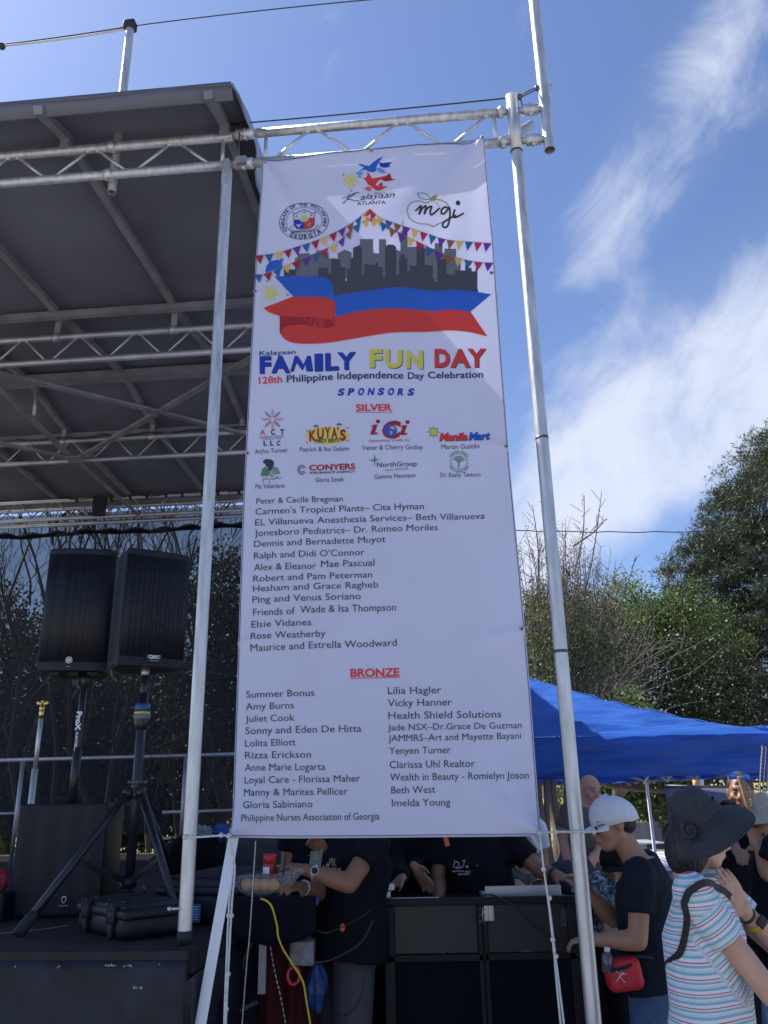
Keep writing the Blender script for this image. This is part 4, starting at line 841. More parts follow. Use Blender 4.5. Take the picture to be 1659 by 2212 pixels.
# tripod
tc0 = b2 - f2 * .12; tc0 = V3([tc0[0] + .01, tc0[1], 0]); hub = V3([tc0[0], tc0[1], pY(288, 1713, tc0[1])[2]])
tp = thing('tripod_stand', 'black tripod speaker stand with blue and yellow band under the right loudspeaker', 'tripod stand', V3([tc0[0], tc0[1], SZ]))
MB().tube([V3([tc0[0], tc0[1], SZ + .13]), V3([tc0[0], tc0[1], b2[2] - .12])], .0235, 16).build('pole', BLKM, tp)
MB().tube([V3([tc0[0], tc0[1], b2[2] - .2]), V3([tc0[0], tc0[1], b2[2]])], .0185, 16).build('upper_pole', BLKM, tp)
MB().tube([V3([tc0[0], tc0[1], b2[2] - .03]), V3([tc0[0], tc0[1], b2[2] + .002])], .021, 16).build('top_pin', ALU, tp)
zb = pY(300, 1533, tc0[1])[2]
cl = MB().tube([V3([tc0[0], tc0[1], zb + (.015 - k * .023)]) for k in range(6)], .036, 20, radii=[.030, .034, .036, .037, .034, .024]).build('height_collar', BLKM, tp)
def band(z0, z1, r, m_, nm): MB().tube([V3([tc0[0], tc0[1], z0]), V3([tc0[0], tc0[1], z1])], r, 20).build(nm, m_, cl)
band(zb + .03, zb - .012, .0385, mat('blue_strap', (.03, .07, .22), .4, 0, .2, 40), 'blue_strap'); band(zb - .012, zb - .024, .040, mat('yellow_strap', (.65, .48, .05), .5, 0, .3, 80), 'yellow_strap'); band(zb - .024, zb - .05, .042, mat('grey_strap', (.16, .17, .21), .6), 'grey_strap')
zc = pY(296, 1690, tc0[1])[2]; MB().tube([V3([tc0[0], tc0[1], zc - .008]), V3([tc0[0], tc0[1], zc + .008])], .045, 18).ball(V3([tc0[0] + .05, tc0[1] - .02, zc]), .012, 8).build('clamp_ring', STEELD, tp)
MB().tube([hub - ZZ * .03, hub + ZZ * .022], .047, 20).build('leg_hub', BLKM, tp)
low = V3([tc0[0], tc0[1], SZ + .16]); MB().tube([low - ZZ * .02, low + ZZ * .02], .035, 16).build('brace_hub', BLKM, tp)
feet = [pZ(44, 2012, SZ + .02), pZ(391, 2000, SZ + .02), V3([tc0[0] + .12, tc0[1] + .62, SZ + .02])]
for k, ft in enumerate(feet):
    dh = ft - hub; dh[2] = 0; dh /= np.linalg.norm(dh); p = hub + dh * .055
    lg = MB().tube([p, ft], .0195, 14).ball(p, .026, 10).build('leg', BLKM, tp)
    e_ = (ft - p) / np.linalg.norm(ft - p); MB().tube([ft - e_ * .085, ft - e_ * .06, ft + e_ * .01, ft + e_ * .02], .026, 12, radii=[.021, .025, .027, .018]).build('rubber_foot', RUB, lg)
    mpt = p + (ft - p) * .52; sd_ = low; dq = mpt - sd_; L_ = np.linalg.norm(dq); dq /= L_; nn = np.cross(dq, ZZ); nn /= np.linalg.norm(nn)
    br = MB().box((mpt + sd_) / 2, (L_ / 2, .003, .014), (dq, nn, np.cross(nn, dq))); br.cyl(mpt, nn, .007, .02, 8).build('brace', BLKM, tp)
# flag pole with gold top
fpY = 4.72; q0 = pY(68, 1740, fpY); q1 = pY(89, 1548, fpY)
fp = thing('flag_pole', 'thin pale grey pole with gold ornament standing behind the subwoofer', 'flag pole', V3([q1[0], q1[1], SZ]))
MB().tube([V3([q1[0], q1[1], SZ]), V3([q1[0], q1[1], q1[2] - .28])], .0165, 12).build('lower_tube', ALU, fp); MB().tube([V3([q1[0], q1[1], q1[2] - .28]), q1], .0125, 12).build('upper_tube', ALU, fp)
gz_ = q1 + ZZ * .0; mb = MB().tube([gz_ - ZZ * .01, gz_ + ZZ * .05], .013, 12).ball(gz_ + ZZ * .045, .017, 8)
for sg in (-1, 1):
    mb.ball(gz_ + V3([sg * .018, 0, .072]), (.017, .008, .011), 8)
    mb.tube([gz_ + V3([sg * .008, 0, .06]), gz_ + V3([sg * .026, 0, .082]), gz_ + V3([sg * .036, 0, .076])], .006, 6, radii=[.007, .008, .003])
mb.ball(gz_ + V3([0, -.004, .082]), .010, 8).build('gold_ornament', GOLD, fp)
# hard cases
def hard_case(label, A, B, C, h, lid, name='equipment_case', latches=((.28, .72), ())):
    A, B, C = V3(A), V3(B), V3(C); e1 = A - B; w1 = np.linalg.norm(e1); e1 /= w1; e2 = C - B; e2 -= e1 * (e2 @ e1); w2 = np.linalg.norm(e2); e2 /= w2; ctr = B + e1 * w1 / 2 + e2 * w2 / 2
    cs = thing(name, label, 'case', V3([ctr[0], ctr[1], SZ]))
    MB().rbox(ctr + ZZ * (h * .34), (w1 / 2 * .97, w2 / 2 * .97, h * .34), .03, (e1, e2, ZZ)).build('base_shell', BLK, cs)
    MB().rbox(ctr + ZZ * (h * .70), (w1 / 2 * 1.0, w2 / 2 * 1.0, .018), .012, (e1, e2, ZZ)).build('rim', BLK, cs)
    lidm = MB().rbox(ctr + ZZ * (h * .82), (w1 / 2 * .965, w2 / 2 * .965, h * .18), .032, (e1, e2, ZZ)); lidm = lidm.build('lid', BLK, cs)
    for k in (-.5, 0, .5): MB().rbox(ctr + ZZ * (h * .99) + e1 * k * w1 * .55, (.02, w2 * .36, .006), .005, (e1, e2, ZZ)).build('lid_rib', BLK, lidm)
    for ax_, n_, wa, wb, ks in ((e1, -e2, w1, w2, latches[0]), (e2, -e1, w2, w1, latches[1])):
        for k in ks:
            p = ctr + n_ * (wb / 2 + .004) + ax_ * (wa * (k - .5)) + ZZ * h * .68
            l_ = MB().rbox(p, (.032, .012, .035), .008, (ax_, n_, ZZ)); l_.rbox(p + ZZ * .03 - ax_ * .018, (.008, .016, .018), .005, (ax_, n_, ZZ)); l_.rbox(p + ZZ * .03 + ax_ * .018, (.008, .016, .018), .005, (ax_, n_, ZZ)); l_.build('latch', BLK, cs)
            MB().rbox(p - ZZ * h * .42, (.02, .008, h * .22), .006, (ax_, n_, ZZ)).build('shell_rib', BLK, cs)
    return cs, ctr, e1, e2
hard_case('black moulded hard case lying in front of the tripod stand', pZ(160, 2010, SZ), pZ(263, 2037, SZ), pZ(352, 2008, SZ), .135, .04, latches=((.22, .75), ()))
c2o, ct, e1, e2 = hard_case('black hard case with blue label behind the stage corner post', pZ(330, 1998, SZ), pZ(512, 2001, SZ), pZ(540, 1958, SZ), .20, .06, latches=((), ()))
pA = pY(421, 1973, (pZ(421, 2000, SZ))[1] - .002); MB().box(pA, (.026, .001, .037), (e1, -e2, ZZ)).build('blue_label', mat('label_blue', (.05, .16, .45), .5), c2o)
mb = MB()
for k in range(6): mb.box(pA + e2 * -.002 + ZZ * (.026 - k * .010), (.018 - .003 * (k % 3), .0006, .0013), (e1, -e2, ZZ))
mb.build('label_line', WHITE, c2o); MB().box(pA + e1 * (.12), (.014, .001, .026), (e1, -e2, ZZ)).build('pale_label', mat('pale_label', (.3, .36, .36), .5), c2o)
# heap under black cloth behind the case
def blob(name, c, r, m_, label, cat, amp=.12, n=28, flat=None, fr=3.0):
    c = V3(c); mb = MB(); mb.ball((0, 0, 0), 1.0, n); out = []
    for p in mb.v:
        d = V3(p); k = 1 + amp * mnoise.noise(Vector(d * fr * .6 + c)) * 2 + amp * .5 * mnoise.noise(Vector(d * fr * 1.9 + c * 3)); q = c + V3([d[0] * r[0], d[1] * r[1], d[2] * r[2]]) * k
        if flat is not None: q[2] = max(q[2], flat)
        out.append(tuple(q))
    mb.v = out; o = mb.build(name, m_); return tagset(o, label, cat)
blob('covered_heap', pY(425, 1860, 5.2) - ZZ * .0, (.19, .2, .17), CLOTHB, 'rounded heap covered with black cloth behind the hard case with blue label', 'covered gear', .10, flat=SZ)
blob('plastic_bag', pY(440, 1800, 5.15), (.05, .05, .035), mat('clear_film', (.3, .32, .38), .15, 0, .4, 20, bump=.8, bscale=30), 'crumpled clear plastic on top of the black covered heap', 'plastic bag', .5, fr=5)
blob('plastic_bag', pY(478, 1796, 5.14), (.04, .03, .035), BLUEP, 'crumpled blue plastic bag beside the clear plastic on the heap', 'plastic bag', .5, fr=5)
mb = MB().prism([pY(*p, 4.9) for p in ((333, 1810), (345, 1807), (356, 1810), (371, 1806), (364, 1813), (346, 1814))], (0, .03, 0)); tagset(mb.build('folded_paper', WHITE), 'small folded white paper lying on the black cloth left of the post', 'paper')
mb = MB(); 
for k in range(7):
    p0 = pZ(215 + k * 8, 1948 + (k % 3) * 6, SZ + .01); pts = [p0 + V3([math.sin(k * 2.1 + j) * .06, .1 * j - .1, .012 + .06 * abs(math.sin(j * 1.3 + k)) * (k % 2)]) for j in range(6)]; mb.tube(smoothpath(pts, 5), .006, 6)
tagset(mb.build('cable_tangle', WIREB, kind='stuff'), 'tangle of black cables on the deck between subwoofer and tripod', 'cables')
tagset(MB().tube(smoothpath([pZ(300, 1955, SZ + .006), pZ(285, 1956, SZ + .006), pZ(262, 1950, SZ + .006), pZ(240, 1945, SZ + .006)], 5), .006, 6).build('yellow_cable', YEL), 'short run of yellow cord on the deck behind the tripod', 'cable')
blob('plastic_wrap', pZ(222, 1942, SZ + .03), (.05, .04, .035), MATS['clear_film'], 'crumpled clear plastic wrap on the deck beside the subwoofer', 'plastic bag', .5, fr=5)
blob('red_bag', pY(-2, 1905, 4.4), (.04, .05, .06), mat('red_fabric', (.35, .02, .04), .7, 0, .2, 10), 'red cloth bag cut off by the left edge of the photo', 'bag', .25)
tagset(MB().rbox(pY(-12, 1960, 4.35), (.07, .06, .07), .02).build('black_box', BLK), 'black box at the left edge beside the subwoofer', 'box')
tagset(MB().tube(smoothpath([pZ(-20, 2019, SZ + .003), pZ(30, 2014, SZ + .003), pZ(90, 2008, SZ + .003), pZ(150, 1999, SZ + .003)], 6), .0028, 6).build('tan_string', mat('tan_string', (.28, .2, .11), .8)), 'thin tan string lying along the deck front', 'string')
for k, (x0, y0) in enumerate(((327, 1633), (368, 1632))):
    P_ = [pD(x0, y0, RD - .03), pD(x0 - 6, y0 + 25, RD - .05), pD(x0 - 26, y0 + 60, RD - .06), pD(x0 - 35, y0 + 110, RD - .08)]
    tagset(MB().tube(smoothpath(P_, 6), .004, 6).build('hanging_cable', WIREB), 'thin black cable hanging from the rear rail, %s one' % ('left' if k == 0 else 'right'), 'cable')

# ================================================================== DJ BOOTH AND TABLE
def cF_(x, y): return 796.3 + x * .28, 1725.4 + y * .28
def cE_(x, y): return 464.5 + x * .28, 1725.4 + y * .28
def cG_(x, y): return 1194.5 + x * .28, 1592.6 + y * .28
BY = 4.42
def bx(x, y, Y=BY): X_, Y_ = cF_(x, y); return pY(X_, Y_, Y)
booth = thing('dj_booth', 'folding black facade booth with dark screen panels and steel hinge', 'booth', pY(1040, 2000, BY) * V3([1, 1, 0]))
FRM = mat('booth_frame_black', (.008, .0075, .010), .6, 0, .2, 10, spec=.3)
xL0 = bx(120, 1000)[0]; xR0 = bx(1625, 1000)[0]; zT = bx(900, 757)[2]; zB = bx(900, 1213)[2]
def bbar(x0, x1, z0, z1, nm='frame_bar', y=BY, dy=.015, m_=FRM, par=None): return MB().rbox([(x0 + x1) / 2, y, (z0 + z1) / 2], (abs(x1 - x0) / 2, dy, abs(z1 - z0) / 2), min(.004, abs(x1 - x0) * .2, abs(z1 - z0) * .2), ((1, 0, 0), (0, 1, 0), (0, 0, 1))).build(nm, m_, par or booth)
xm0, xm1, xm2 = bx(838, 1000)[0], bx(880, 1000)[0], bx(918, 1000)[0]; xp = bx(200, 1000)[0]; xq = bx(1535, 1000)[0]
bbar(xL0, xR0, zT - .035, zT); bbar(xL0, xR0, zB - .02, zB + .012)
bbar(xL0, xp, .02, zT - .036); bbar(xm0, xm1 - .001, .02, zT - .036); bbar(xm1 + .001, xm2, .02, zT - .036); bbar(xq, xR0, .02, zT - .036)
scm = sm.copy(); scm.name = 'booth_screen_fabric'
for n_ in scm.node_tree.nodes:
    if n_.type == 'MAP_RANGE': n_.inputs[3].default_value = .02; n_.inputs[4].default_value = .07
    if n_.type == 'BSDF_PRINCIPLED': n_.inputs['Base Color'].default_value = (.012, .0115, .014, 1); n_.inputs['Roughness'].default_value = .5
for a_, b_ in ((xp + .002, xm0 - .002), (xm2 + .002, xq - .002)):
    MB().box([(a_ + b_) / 2, BY + .004, (zT + zB) / 2 - .01], ((b_ - a_) / 2, .0015, (zT - zB) / 2 - .025), ((1, 0, 0), (0, 1, 0), (0, 0, 1))).build('screen_panel', scm, booth)
    MB().grid(lambda u, v: np.array([a_ + (b_ - a_) * u, BY + .006 * math.sin(u * 23) * v + .003, .03 + (zB - .05) * v]), 30, 6).build('lower_cloth', CLOTHB, booth)
hg = MB()
for x_ in (846, 882): hg.rbox([(bx(x_, 0)[0] + bx(x_ + 30, 0)[0]) / 2, BY - .017, (bx(0, 838)[2] + bx(0, 957)[2]) / 2], (.0125, .002, .034), .0015, ((1, 0, 0), (0, 1, 0), (0, 0, 1)))
hg.tube([bx(880, 840, BY - .021), bx(880, 956, BY - .021)], .004, 8); hgo = hg.build('hinge', mat('worn_steel_hinge', (.42, .40, .36), .4, .7, .2, 60), booth)
for x_ in (860, 898):
    for y_ in (852, 898, 944): MB().ball(bx(x_, y_, BY - .02), .0035, 8).build('screw', ALU2, hgo)
bbar(bx(155, 0)[0], bx(515, 0)[0], zT + .0005, zT + .003, 'pale_edge', m_=WHITE, dy=.004)
for x_, y_ in ((170, 680), (140, 740)): MB().rbox(bx(x_, y_, BY + .03), (.018, .01, .014), .002, ((1, 0, 0), (0, 1, 0), (0, 0, 1))).build('corner_clip', WHITE, booth)
MB().box([(xL0 + xR0) / 2, BY + .27, zT - .04], ((xR0 - xL0) / 2, .25, .012), ((1, 0, 0), (0, 1, 0), (0, 0, 1))).build('table_top', BLK, booth)
mb = MB()
for x0, x1, y0, y1 in ((1170, 1268, 1170, 1212), (1485, 1530, 850, 985), (1062, 1078, 1178, 1210), (560, 588, 1188, 1210)):
    for yy in np.arange(y0, y1, 9):
        for xx in np.arange(x0 + (4 if int(yy / 9) % 2 else 0), x1, 10):
            if random.random() < .85: mb.ball(bx(xx, yy, BY - .002), (.0014, .0006, .0014), 5)
mb.build('pale_perforation', mat('pale_dot', (.5, .5, .5), .6), booth, kind='stuff')
mb = MB()
for x_, y_, s_ in ((240, 840, 3), (342, 860, 2.6), (538, 890, 2.4), (258, 826, 1.8), (655, 1065, 2)): mb.tube([bx(x_, y_ - 12 * s_, BY + .05), bx(x_ + 2, y_, BY + .05), bx(x_ - 2, y_ + 10 * s_, BY + .05)], .002, 6)
mb.build('bottle_glint', MATS['pale_dot'], booth)
lpx = bx(895, 700, BY + .1)[0]; lqx = bx(1480, 700, BY + .1)[0]; lz0 = zT; lz1 = bx(1200, 668, BY + .1)[2]
lap = thing('laptop', 'silver laptop standing open on the booth, seen from behind', 'laptop', [(lpx + lqx) / 2, BY + .1, zT - .03])
MB().rbox([(lpx + lqx) / 2, BY + .09, (lz0 + lz1) / 2 - .015], ((lqx - lpx) / 2, .0045, (lz1 - lz0) / 2 + .015), .004, ((1, 0, 0), (0, 1, 0), (0, 0, 1))).build('screen_lid', mat('silver_laptop_lid', (.50, .50, .48), .4, .3, .03, 10), lap)
MB().rbox([(lpx + lqx) / 2, BY + .24, zT - .017], ((lqx - lpx) / 2, .14, .009), .004, ((1, 0, 0), (0, 1, 0), (0, 0, 1))).build('keyboard_base', MATS['silver_laptop_lid'], lap)
tagset(MB().tube(smoothpath([bx(880, 745, BY - .03), bx(950, 742, BY - .035), bx(1060, 790, BY - .03), bx(1180, 880, BY - .03), bx(1300, 1010, BY - .03), bx(1430, 1080, BY - .035), bx(1540, 1140, BY - .03), bx(1640, 1240, BY - .03)], 6), .0045, 6).build('black_cable', WIREB), 'black twisted cable drooping across the booth front from the laptop', 'cable')
# side table with bread
TY = 4.05
def tx(x, y, Y=TY): X_, Y_ = cE_(x, y); return pY(X_, Y_, Y)
ztab = tx(350, 745)[2]
tab = thing('side_table', 'dark folding table with black cover and pale legs beside the booth', 'table', tx(350, 1500) * V3([1, 1, 0]))
MB().rbox([tx(330, 0)[0] + .02, TY + .2, ztab - .02], (.17, .25, .018), .006, ((1, 0, 0), (0, 1, 0), (0, 0, 1))).build('table_top', BLK, tab)
MB().grid(lambda u, v: np.array([tx(190, 0)[0] - .015 + (.38) * u, TY - .055 - .02 * v - .012 * v * math.sin(u * 17), ztab - .002 - (.14 + .05 * math.sin(u * 3)) * v]), 40, 8, (0, .003, 0)).build('cover_drop', CLOTHB, tab)
lgx = tx(402, 0)[0]; MB().box([lgx, TY, (tx(0, 970)[2] + tx(0, 1510)[2]) / 2], (.016, .012, (tx(0, 970)[2] - tx(0, 1510)[2]) / 2), ((1, 0, 0), (0, 1, 0), (0, 0, 1))).build('leg', mat('pale_table_leg', (.30, .30, .31), .5, .2), tab)
for a_, b_ in (((150, 1450), (330, 950)), ((420, 960), (700, 900)), ((60, 1700), (330, 1560))): MB().tube([tx(*a_, TY + .1), tx(*b_, TY + .1)], .014, 8).build('frame_tube', mat('dark_frame_tube', (.05, .048, .055), .5, .3), tab)
BREAD = mat('bread_crust', (.55, .27, .09), .55, 0, .35, 14, bump=.3, bscale=30)
br = thing('bread_bag', 'clear plastic bag of bread rolls lying on the side table', 'bag of bread', tx(340, 735))
for k in range(4): MB().ball(tx(250 + k * 66, 668, TY + .02), (.030, .03, .028), 14).build('bread_roll', BREAD, br)
fm = bpy.data.materials.new('clear_bag_film'); fm.use_nodes = True; t = fm.node_tree; g = t.nodes['Principled BSDF']; g.inputs['Base Color'].default_value = (.8, .8, .85, 1); g.inputs['Roughness'].default_value = .12; g.inputs['Specular IOR Level'].default_value = .9
tb = t.nodes.new('ShaderNodeBsdfTransparent'); mx = t.nodes.new('ShaderNodeMixShader'); nz = t.nodes.new('ShaderNodeTexNoise'); nz.inputs['Scale'].default_value = 30; nz.inputs['Detail'].default_value = 4; bp_ = t.nodes.new('ShaderNodeBump'); bp_.inputs['Distance'].default_value = .02; t.links.new(nz.outputs[0], bp_.inputs['Height']); t.links.new(bp_.outputs[0], g.inputs['Normal'])
rr = t.nodes.new('ShaderNodeMapRange'); rr.inputs[1].default_value = .4; rr.inputs[2].default_value = .7; rr.inputs[3].default_value = .92; rr.inputs[4].default_value = .5; t.links.new(nz.outputs[0], rr.inputs[0]); t.links.new(rr.outputs[0], mx.inputs[0]); t.links.new(g.outputs[0], mx.inputs[1]); t.links.new(tb.outputs[0], mx.inputs[2]); t.links.new(mx.outputs[0], t.nodes['Material Output'].inputs[0])
mb = MB(); mb.ball((0, 0, 0), 1, 26); cc = tx(345, 662, TY + .02); ov = []
for p in mb.v:
    d = V3(p); k = 1 + .22 * mnoise.noise(Vector(d * 3)) ; q = cc + V3([d[0] * .145, d[1] * .05, d[2] * .045]) * k
    if d[0] > .5: q = q + V3([(d[0] - .5) * .1, 0, (d[0] - .5) * .12])
    ov.append(tuple(q))
mb.v = ov; mb.build('plastic_film', fm, br)
jar = thing('seasoning_jar', 'red jar with red screw lid standing behind the bread bag', 'jar', tx(418, 600, TY + .12))
jc = tx(418, 600, TY + .12); jh = tx(418, 490, TY + .12)[2] - jc[2]
MB().tube([jc, jc + ZZ * jh * .85, jc + ZZ * jh], .031, 20, radii=[.031, .031, .027]).build('glass', mat('red_jar_content', (.28, .03, .03), .3, 0, .2, 30), jar)
MB().tube([jc + ZZ * jh, jc + ZZ * (jh + .036)], .030, 24).build('lid', REDP, jar)
MB().grid(lambda u, v: jc + V3([-.032 * math.cos(.5 + u * 1.2), -.032 * math.sin(.5 + u * 1.2), .012 + jh * .5 * v]), 8, 1).build('paper_label', WHITE, jar)
mb = MB(); 
for k in range(6): mb.tube([tx(520, 545, TY + .15) + ZZ * (k * .007 - .02) , tx(520, 545, TY + .15) + ZZ * (k * .007 - .018)], .035, 20, radii=[.03, .042])
tagset(mb.build('paper_plates', mat('paper_plate', (.5, .5, .38), .7, 0, .1, 10)), 'small stack of pale paper plates beside the red jar', 'plates')
tagset(MB().tube(smoothpath([tx(355, 772, TY - .06), tx(400, 790, TY - .075), tx(440, 840, TY - .08), tx(478, 980, TY - .08), tx(486, 1060, TY - .08), tx(530, 1170, TY - .08), tx(620, 1310, TY - .08), tx(680, 1420, TY - .08), tx(704, 1560, TY - .08), tx(745, 1800, TY - .08)], 7), .0045, 8).build('yellow_cable', YEL), 'bright yellow cable falling from the side table to the ground', 'cable')
for k, pts in enumerate((((570, 1180), (650, 1240), (760, 1265), (900, 1240), (1060, 1160), (1150, 1080), (1220, 940)), ((780, 1015), (860, 1035), (980, 990), (1100, 930), (1200, 860)), ((930, 1690), (1040, 1650), (1120, 1540), (1150, 1380)))):
    tagset(MB().tube(smoothpath([tx(*p, TY + .05) for p in pts], 6), (.0055, .003, .004)[k], 6).build('black_cable', WIREB), ('thick black cable looping in front of the grey shorts', 'thin black wire drooping across the black shirt hem', 'black cable curving low beside the grey shorts')[k], 'cable')
# things under and behind the table
tagset(MB().rbox(tx(675, 1180, TY + .08), (.055, .05, .05), .006, ((1, 0, 0), (0, 1, 0), (0, 0, 1))).build('storage_box', mat('clear_plastic_box', (.14, .15, .18), .25, 0, .4, 12, bump=.5, bscale=18)), 'smoky clear plastic storage box under the side table', 'box')
tagset(MB().rbox(tx(740, 990, TY + .3), (.022, .015, .1), .002, ((1, 0, 0), (0, 1, 0), (0, 0, 1))).build('wooden_block', mat('raw_wood', (.28, .19, .10), .7, 0, .3, 8)), 'upright piece of raw wood behind the side table', 'wood block')
blob('blue_bag', tx(780, 1450, TY + .2), (.045, .04, .10), mat('dark_blue_plastic', (.015, .05, .2), .45, 0, .25, 12, bump=.5, bscale=25), 'blue plastic bag hanging low beside the grey shorts', 'plastic bag', .2)
blob('blue_bottle', tx(765, 795, TY + .15), (.02, .02, .022), BLUEP, 'small blue plastic item under the man reaching for the bread', 'plastic item', .2)
mb = MB(); c = tx(605, 1365, TY + .02); mb.tube([c + V3([.026 * math.cos(a), 0, .034 * math.sin(a)]) for a in np.linspace(0, 6.283, 17)], .008, 8); tagset(mb.build('red_ring', REDP), 'red plastic ring hanging behind the yellow cable', 'ring')
tagset(MB().grid(lambda u, v: np.array([tx(330, 0, TY + .35)[0] + .36 * u, TY + .4 + .02 * math.sin(u * 22), .0 + (tx(0, 1050)[2]) * v]), 30, 4, (0, .004, 0)).build('maroon_drape', mat('maroon_cloth', (.07, .006, .010), .85, 0, .3, 6, bump=.3, bscale=10)), 'dark red cloth hanging under the side table', 'drape')
tagset(MB().rbox(tx(400, 455, 5.6), (.30, .04, .20), .01, ((1, 0, 0), (0, 1, 0), (0, 0, 1))).build('dark_board', mat('charcoal_panel', (.06, .06, .068), .6, 0, .1, 4)), 'dark grey flat panel behind the red jar', 'panel')
# ================================================================== PEOPLE
def unit(v): v = np.array(v, float); return v / (np.linalg.norm(v) + 1e-9)
def remesh(parts, voxel, name, m, parent, smooth_it=3, fn=None, **tags):
    """parts: closed shells in one MB -> one continuous surface"""
    me = bpy.data.meshes.new('tmp'); org = np.array(root_loc(parent)); me.from_pydata([tuple(np.array(v) - org) for v in parts.v], [], parts.f); me.update()
    ob = bpy.data.objects.new('tmp', me); COL.objects.link(ob)
    r = ob.modifiers.new('r', 'REMESH'); r.mode = 'VOXEL'; r.voxel_size = voxel; r.use_smooth_shade = True
    s = ob.modifiers.new('s', 'SMOOTH'); s.factor = .5; s.iterations = smooth_it
    bpy.context.view_layer.update(); ev = ob.evaluated_get(bpy.context.evaluated_depsgraph_get()); nm = bpy.data.meshes.new_from_object(ev); nm.name = name
    bpy.data.objects.remove(ob); bpy.data.meshes.remove(me)
    nm.materials.clear(); nm.materials.append(m); nm.polygons.foreach_set('use_smooth', [True] * len(nm.polygons))
    if fn: 
        co = np.empty(len(nm.vertices) * 3, dtype=np.float32); nm.vertices.foreach_get('co', co); co = co.reshape(-1, 3).astype(float) + org; fn(nm, co, org)
    return link(name, nm, parent, None, **tags)
def cap(mb, p, q, r1, r2, n=12):
    p = V3(p); q = V3(q); mb.tube([p, q], 0, n, True, radii=[r1, r2]); mb.ball(p, r1 * 1.0, n); mb.ball(q, r2 * 1.0, n)
def limb(mb, pts, rs, n=12):
    for a, b, r1, r2 in zip(pts, pts[1:], rs, rs[1:]): cap(mb, a, b, r1, r2, n)
def loft(mb, secs, n=20, p_=2.3):
    """secs: (centre, side axis, front axis, rx, ry)"""
    vs = []
    for c, s, f, rx, ry in secs:
        for j in range(n):
            a = 2 * math.pi * j / n; cx_, sy_ = math.cos(a), math.sin(a); k = (abs(cx_) ** p_ + abs(sy_) ** p_) ** (-1 / p_)
            vs.append(V3(c) + V3(s) * rx * cx_ * k + V3(f) * ry * sy_ * k)
    k = len(secs); fs = [(i * n + j, i * n + (j + 1) % n, (i + 1) * n + (j + 1) % n, (i + 1) * n + j) for i in range(k - 1) for j in range(n)] + [tuple(range(n))[::-1], tuple(range((k - 1) * n, k * n))]
    mb.add(vs, fs)
SKIN = {}
def skin(tone):
    nm = 'skin_' + tone; c = {'tan': (.36, .19, .12), 'light': (.50, .29, .21), 'brown': (.25, .125, .075), 'pink': (.50, .27, .20)}[tone]
    mt = mat(nm, c, .5, 0, .08, 14, bump=.08, bscale=120); b = mt.node_tree.nodes['Principled BSDF']; b.inputs['Subsurface Weight'].default_value = .12; b.inputs['Subsurface Radius'].default_value = (.01, .004, .002); b.inputs['Subsurface Scale'].default_value = .5
    return mt
HAIR = mat('black_hair', (.012, .010, .011), .55, 0, .3, 30, bump=.6, bscale=90, stretch=(1, 1, .2)); HAIRG = mat('grey_hair', (.20, .20, .21), .6, 0, .35, 40, bump=.6, bscale=90)
def hand(mb, wrist, d, nrm, size=.185, curl=.5, spread=.5, thumb=1):
    """wrist point, pointing direction, palm normal; five tapered fingers"""
    d = unit(d); nrm = V3(nrm) - d * (V3(nrm) @ d); nrm = unit(nrm); s = np.cross(nrm, d) * thumb; L_ = size
    pal = wrist + d * L_ * .24; mb.ball(pal, (L_ * .225, L_ * .27, L_ * .09), 12, (s, d, nrm)); cap(mb, wrist, wrist + d * L_ * .15, L_ * .135, L_ * .14, 10)
    for i, (o_, ln) in enumerate(((.165, .40), (.055, .46), (-.055, .43), (-.16, .34))):
        p = wrist + d * L_ * (.44 - abs(o_) * .15) + s * L_ * o_; a = o_ * spread * 1.2; dd_ = unit(d * math.cos(a) + s * math.sin(a)); pts = [wrist + d * L_ * .25 + s * L_ * o_ * .8, p]; q = p; r_ = [.052 * L_, .050 * L_]; ang = 0
        for k, fr in enumerate((.45, .31, .24)):
            ang += curl * (.25 if k == 0 else .6) + .03 * i; q = q + (dd_ * math.cos(ang) + nrm * math.sin(ang)) * ln * L_ * fr; pts.append(q); r_.append(L_ * (.046, .041, .034)[k])
        limb(mb, pts, r_, 8)
    b = wrist + d * L_ * .12 + s * L_ * .15; t1 = b + (d * .62 + s * .62 + nrm * .3) * L_ * .22; t2 = t1 + (d * .86 + s * .25 + nrm * .35) * L_ * .20; limb(mb, [b, t1, t2], [L_ * .075, L_ * .058, L_ * .042], 8)
def head(mb, c, f, u, sc=1.0):
    """c centre of the skull; f facing; u up"""
    f = unit(f); u = unit(V3(u) - f * (V3(u) @ f)); s = np.cross(f, u); ax = (s, f, u)
    def P(a, b, z): return c + s * a * sc + f * b * sc + u * z * sc
    mb.ball(P(0, -.012, .028), (.074 * sc, .092 * sc, .088 * sc), 16, ax); mb.ball(P(0, .028, -.03), (.058 * sc, .062 * sc, .078 * sc), 14, ax)
    mb.ball(P(0, .052, -.082), (.032 * sc, .034 * sc, .028 * sc), 10, ax); mb.ball(P(0, .072, .028), (.05 * sc, .018 * sc, .02 * sc), 10, ax)
    for g in (-1, 1):
        mb.ball(P(g * .040, .055, -.025), (.024 * sc, .028 * sc, .026 * sc), 10, ax); mb.ball(P(g * .074, -.006, -.008), (.009 * sc, .020 * sc, .031 * sc), 10, ax); cap(mb, P(g * .050, .0, -.05), P(g * .022, .055, -.085), .022 * sc, .02 * sc, 8)
    limb(mb, [P(0, .084, .012), P(0, .104, -.022)], [.010 * sc, .014 * sc], 8); mb.ball(P(.012, .094, -.028), .009 * sc, 8); mb.ball(P(-.012, .094, -.028), .009 * sc, 8)
    mb.ball(P(0, .086, -.053), (.024 * sc, .012 * sc, .007 * sc), 10, ax); mb.ball(P(0, .084, -.063), (.021 * sc, .012 * sc, .008 * sc), 10, ax)
    return P
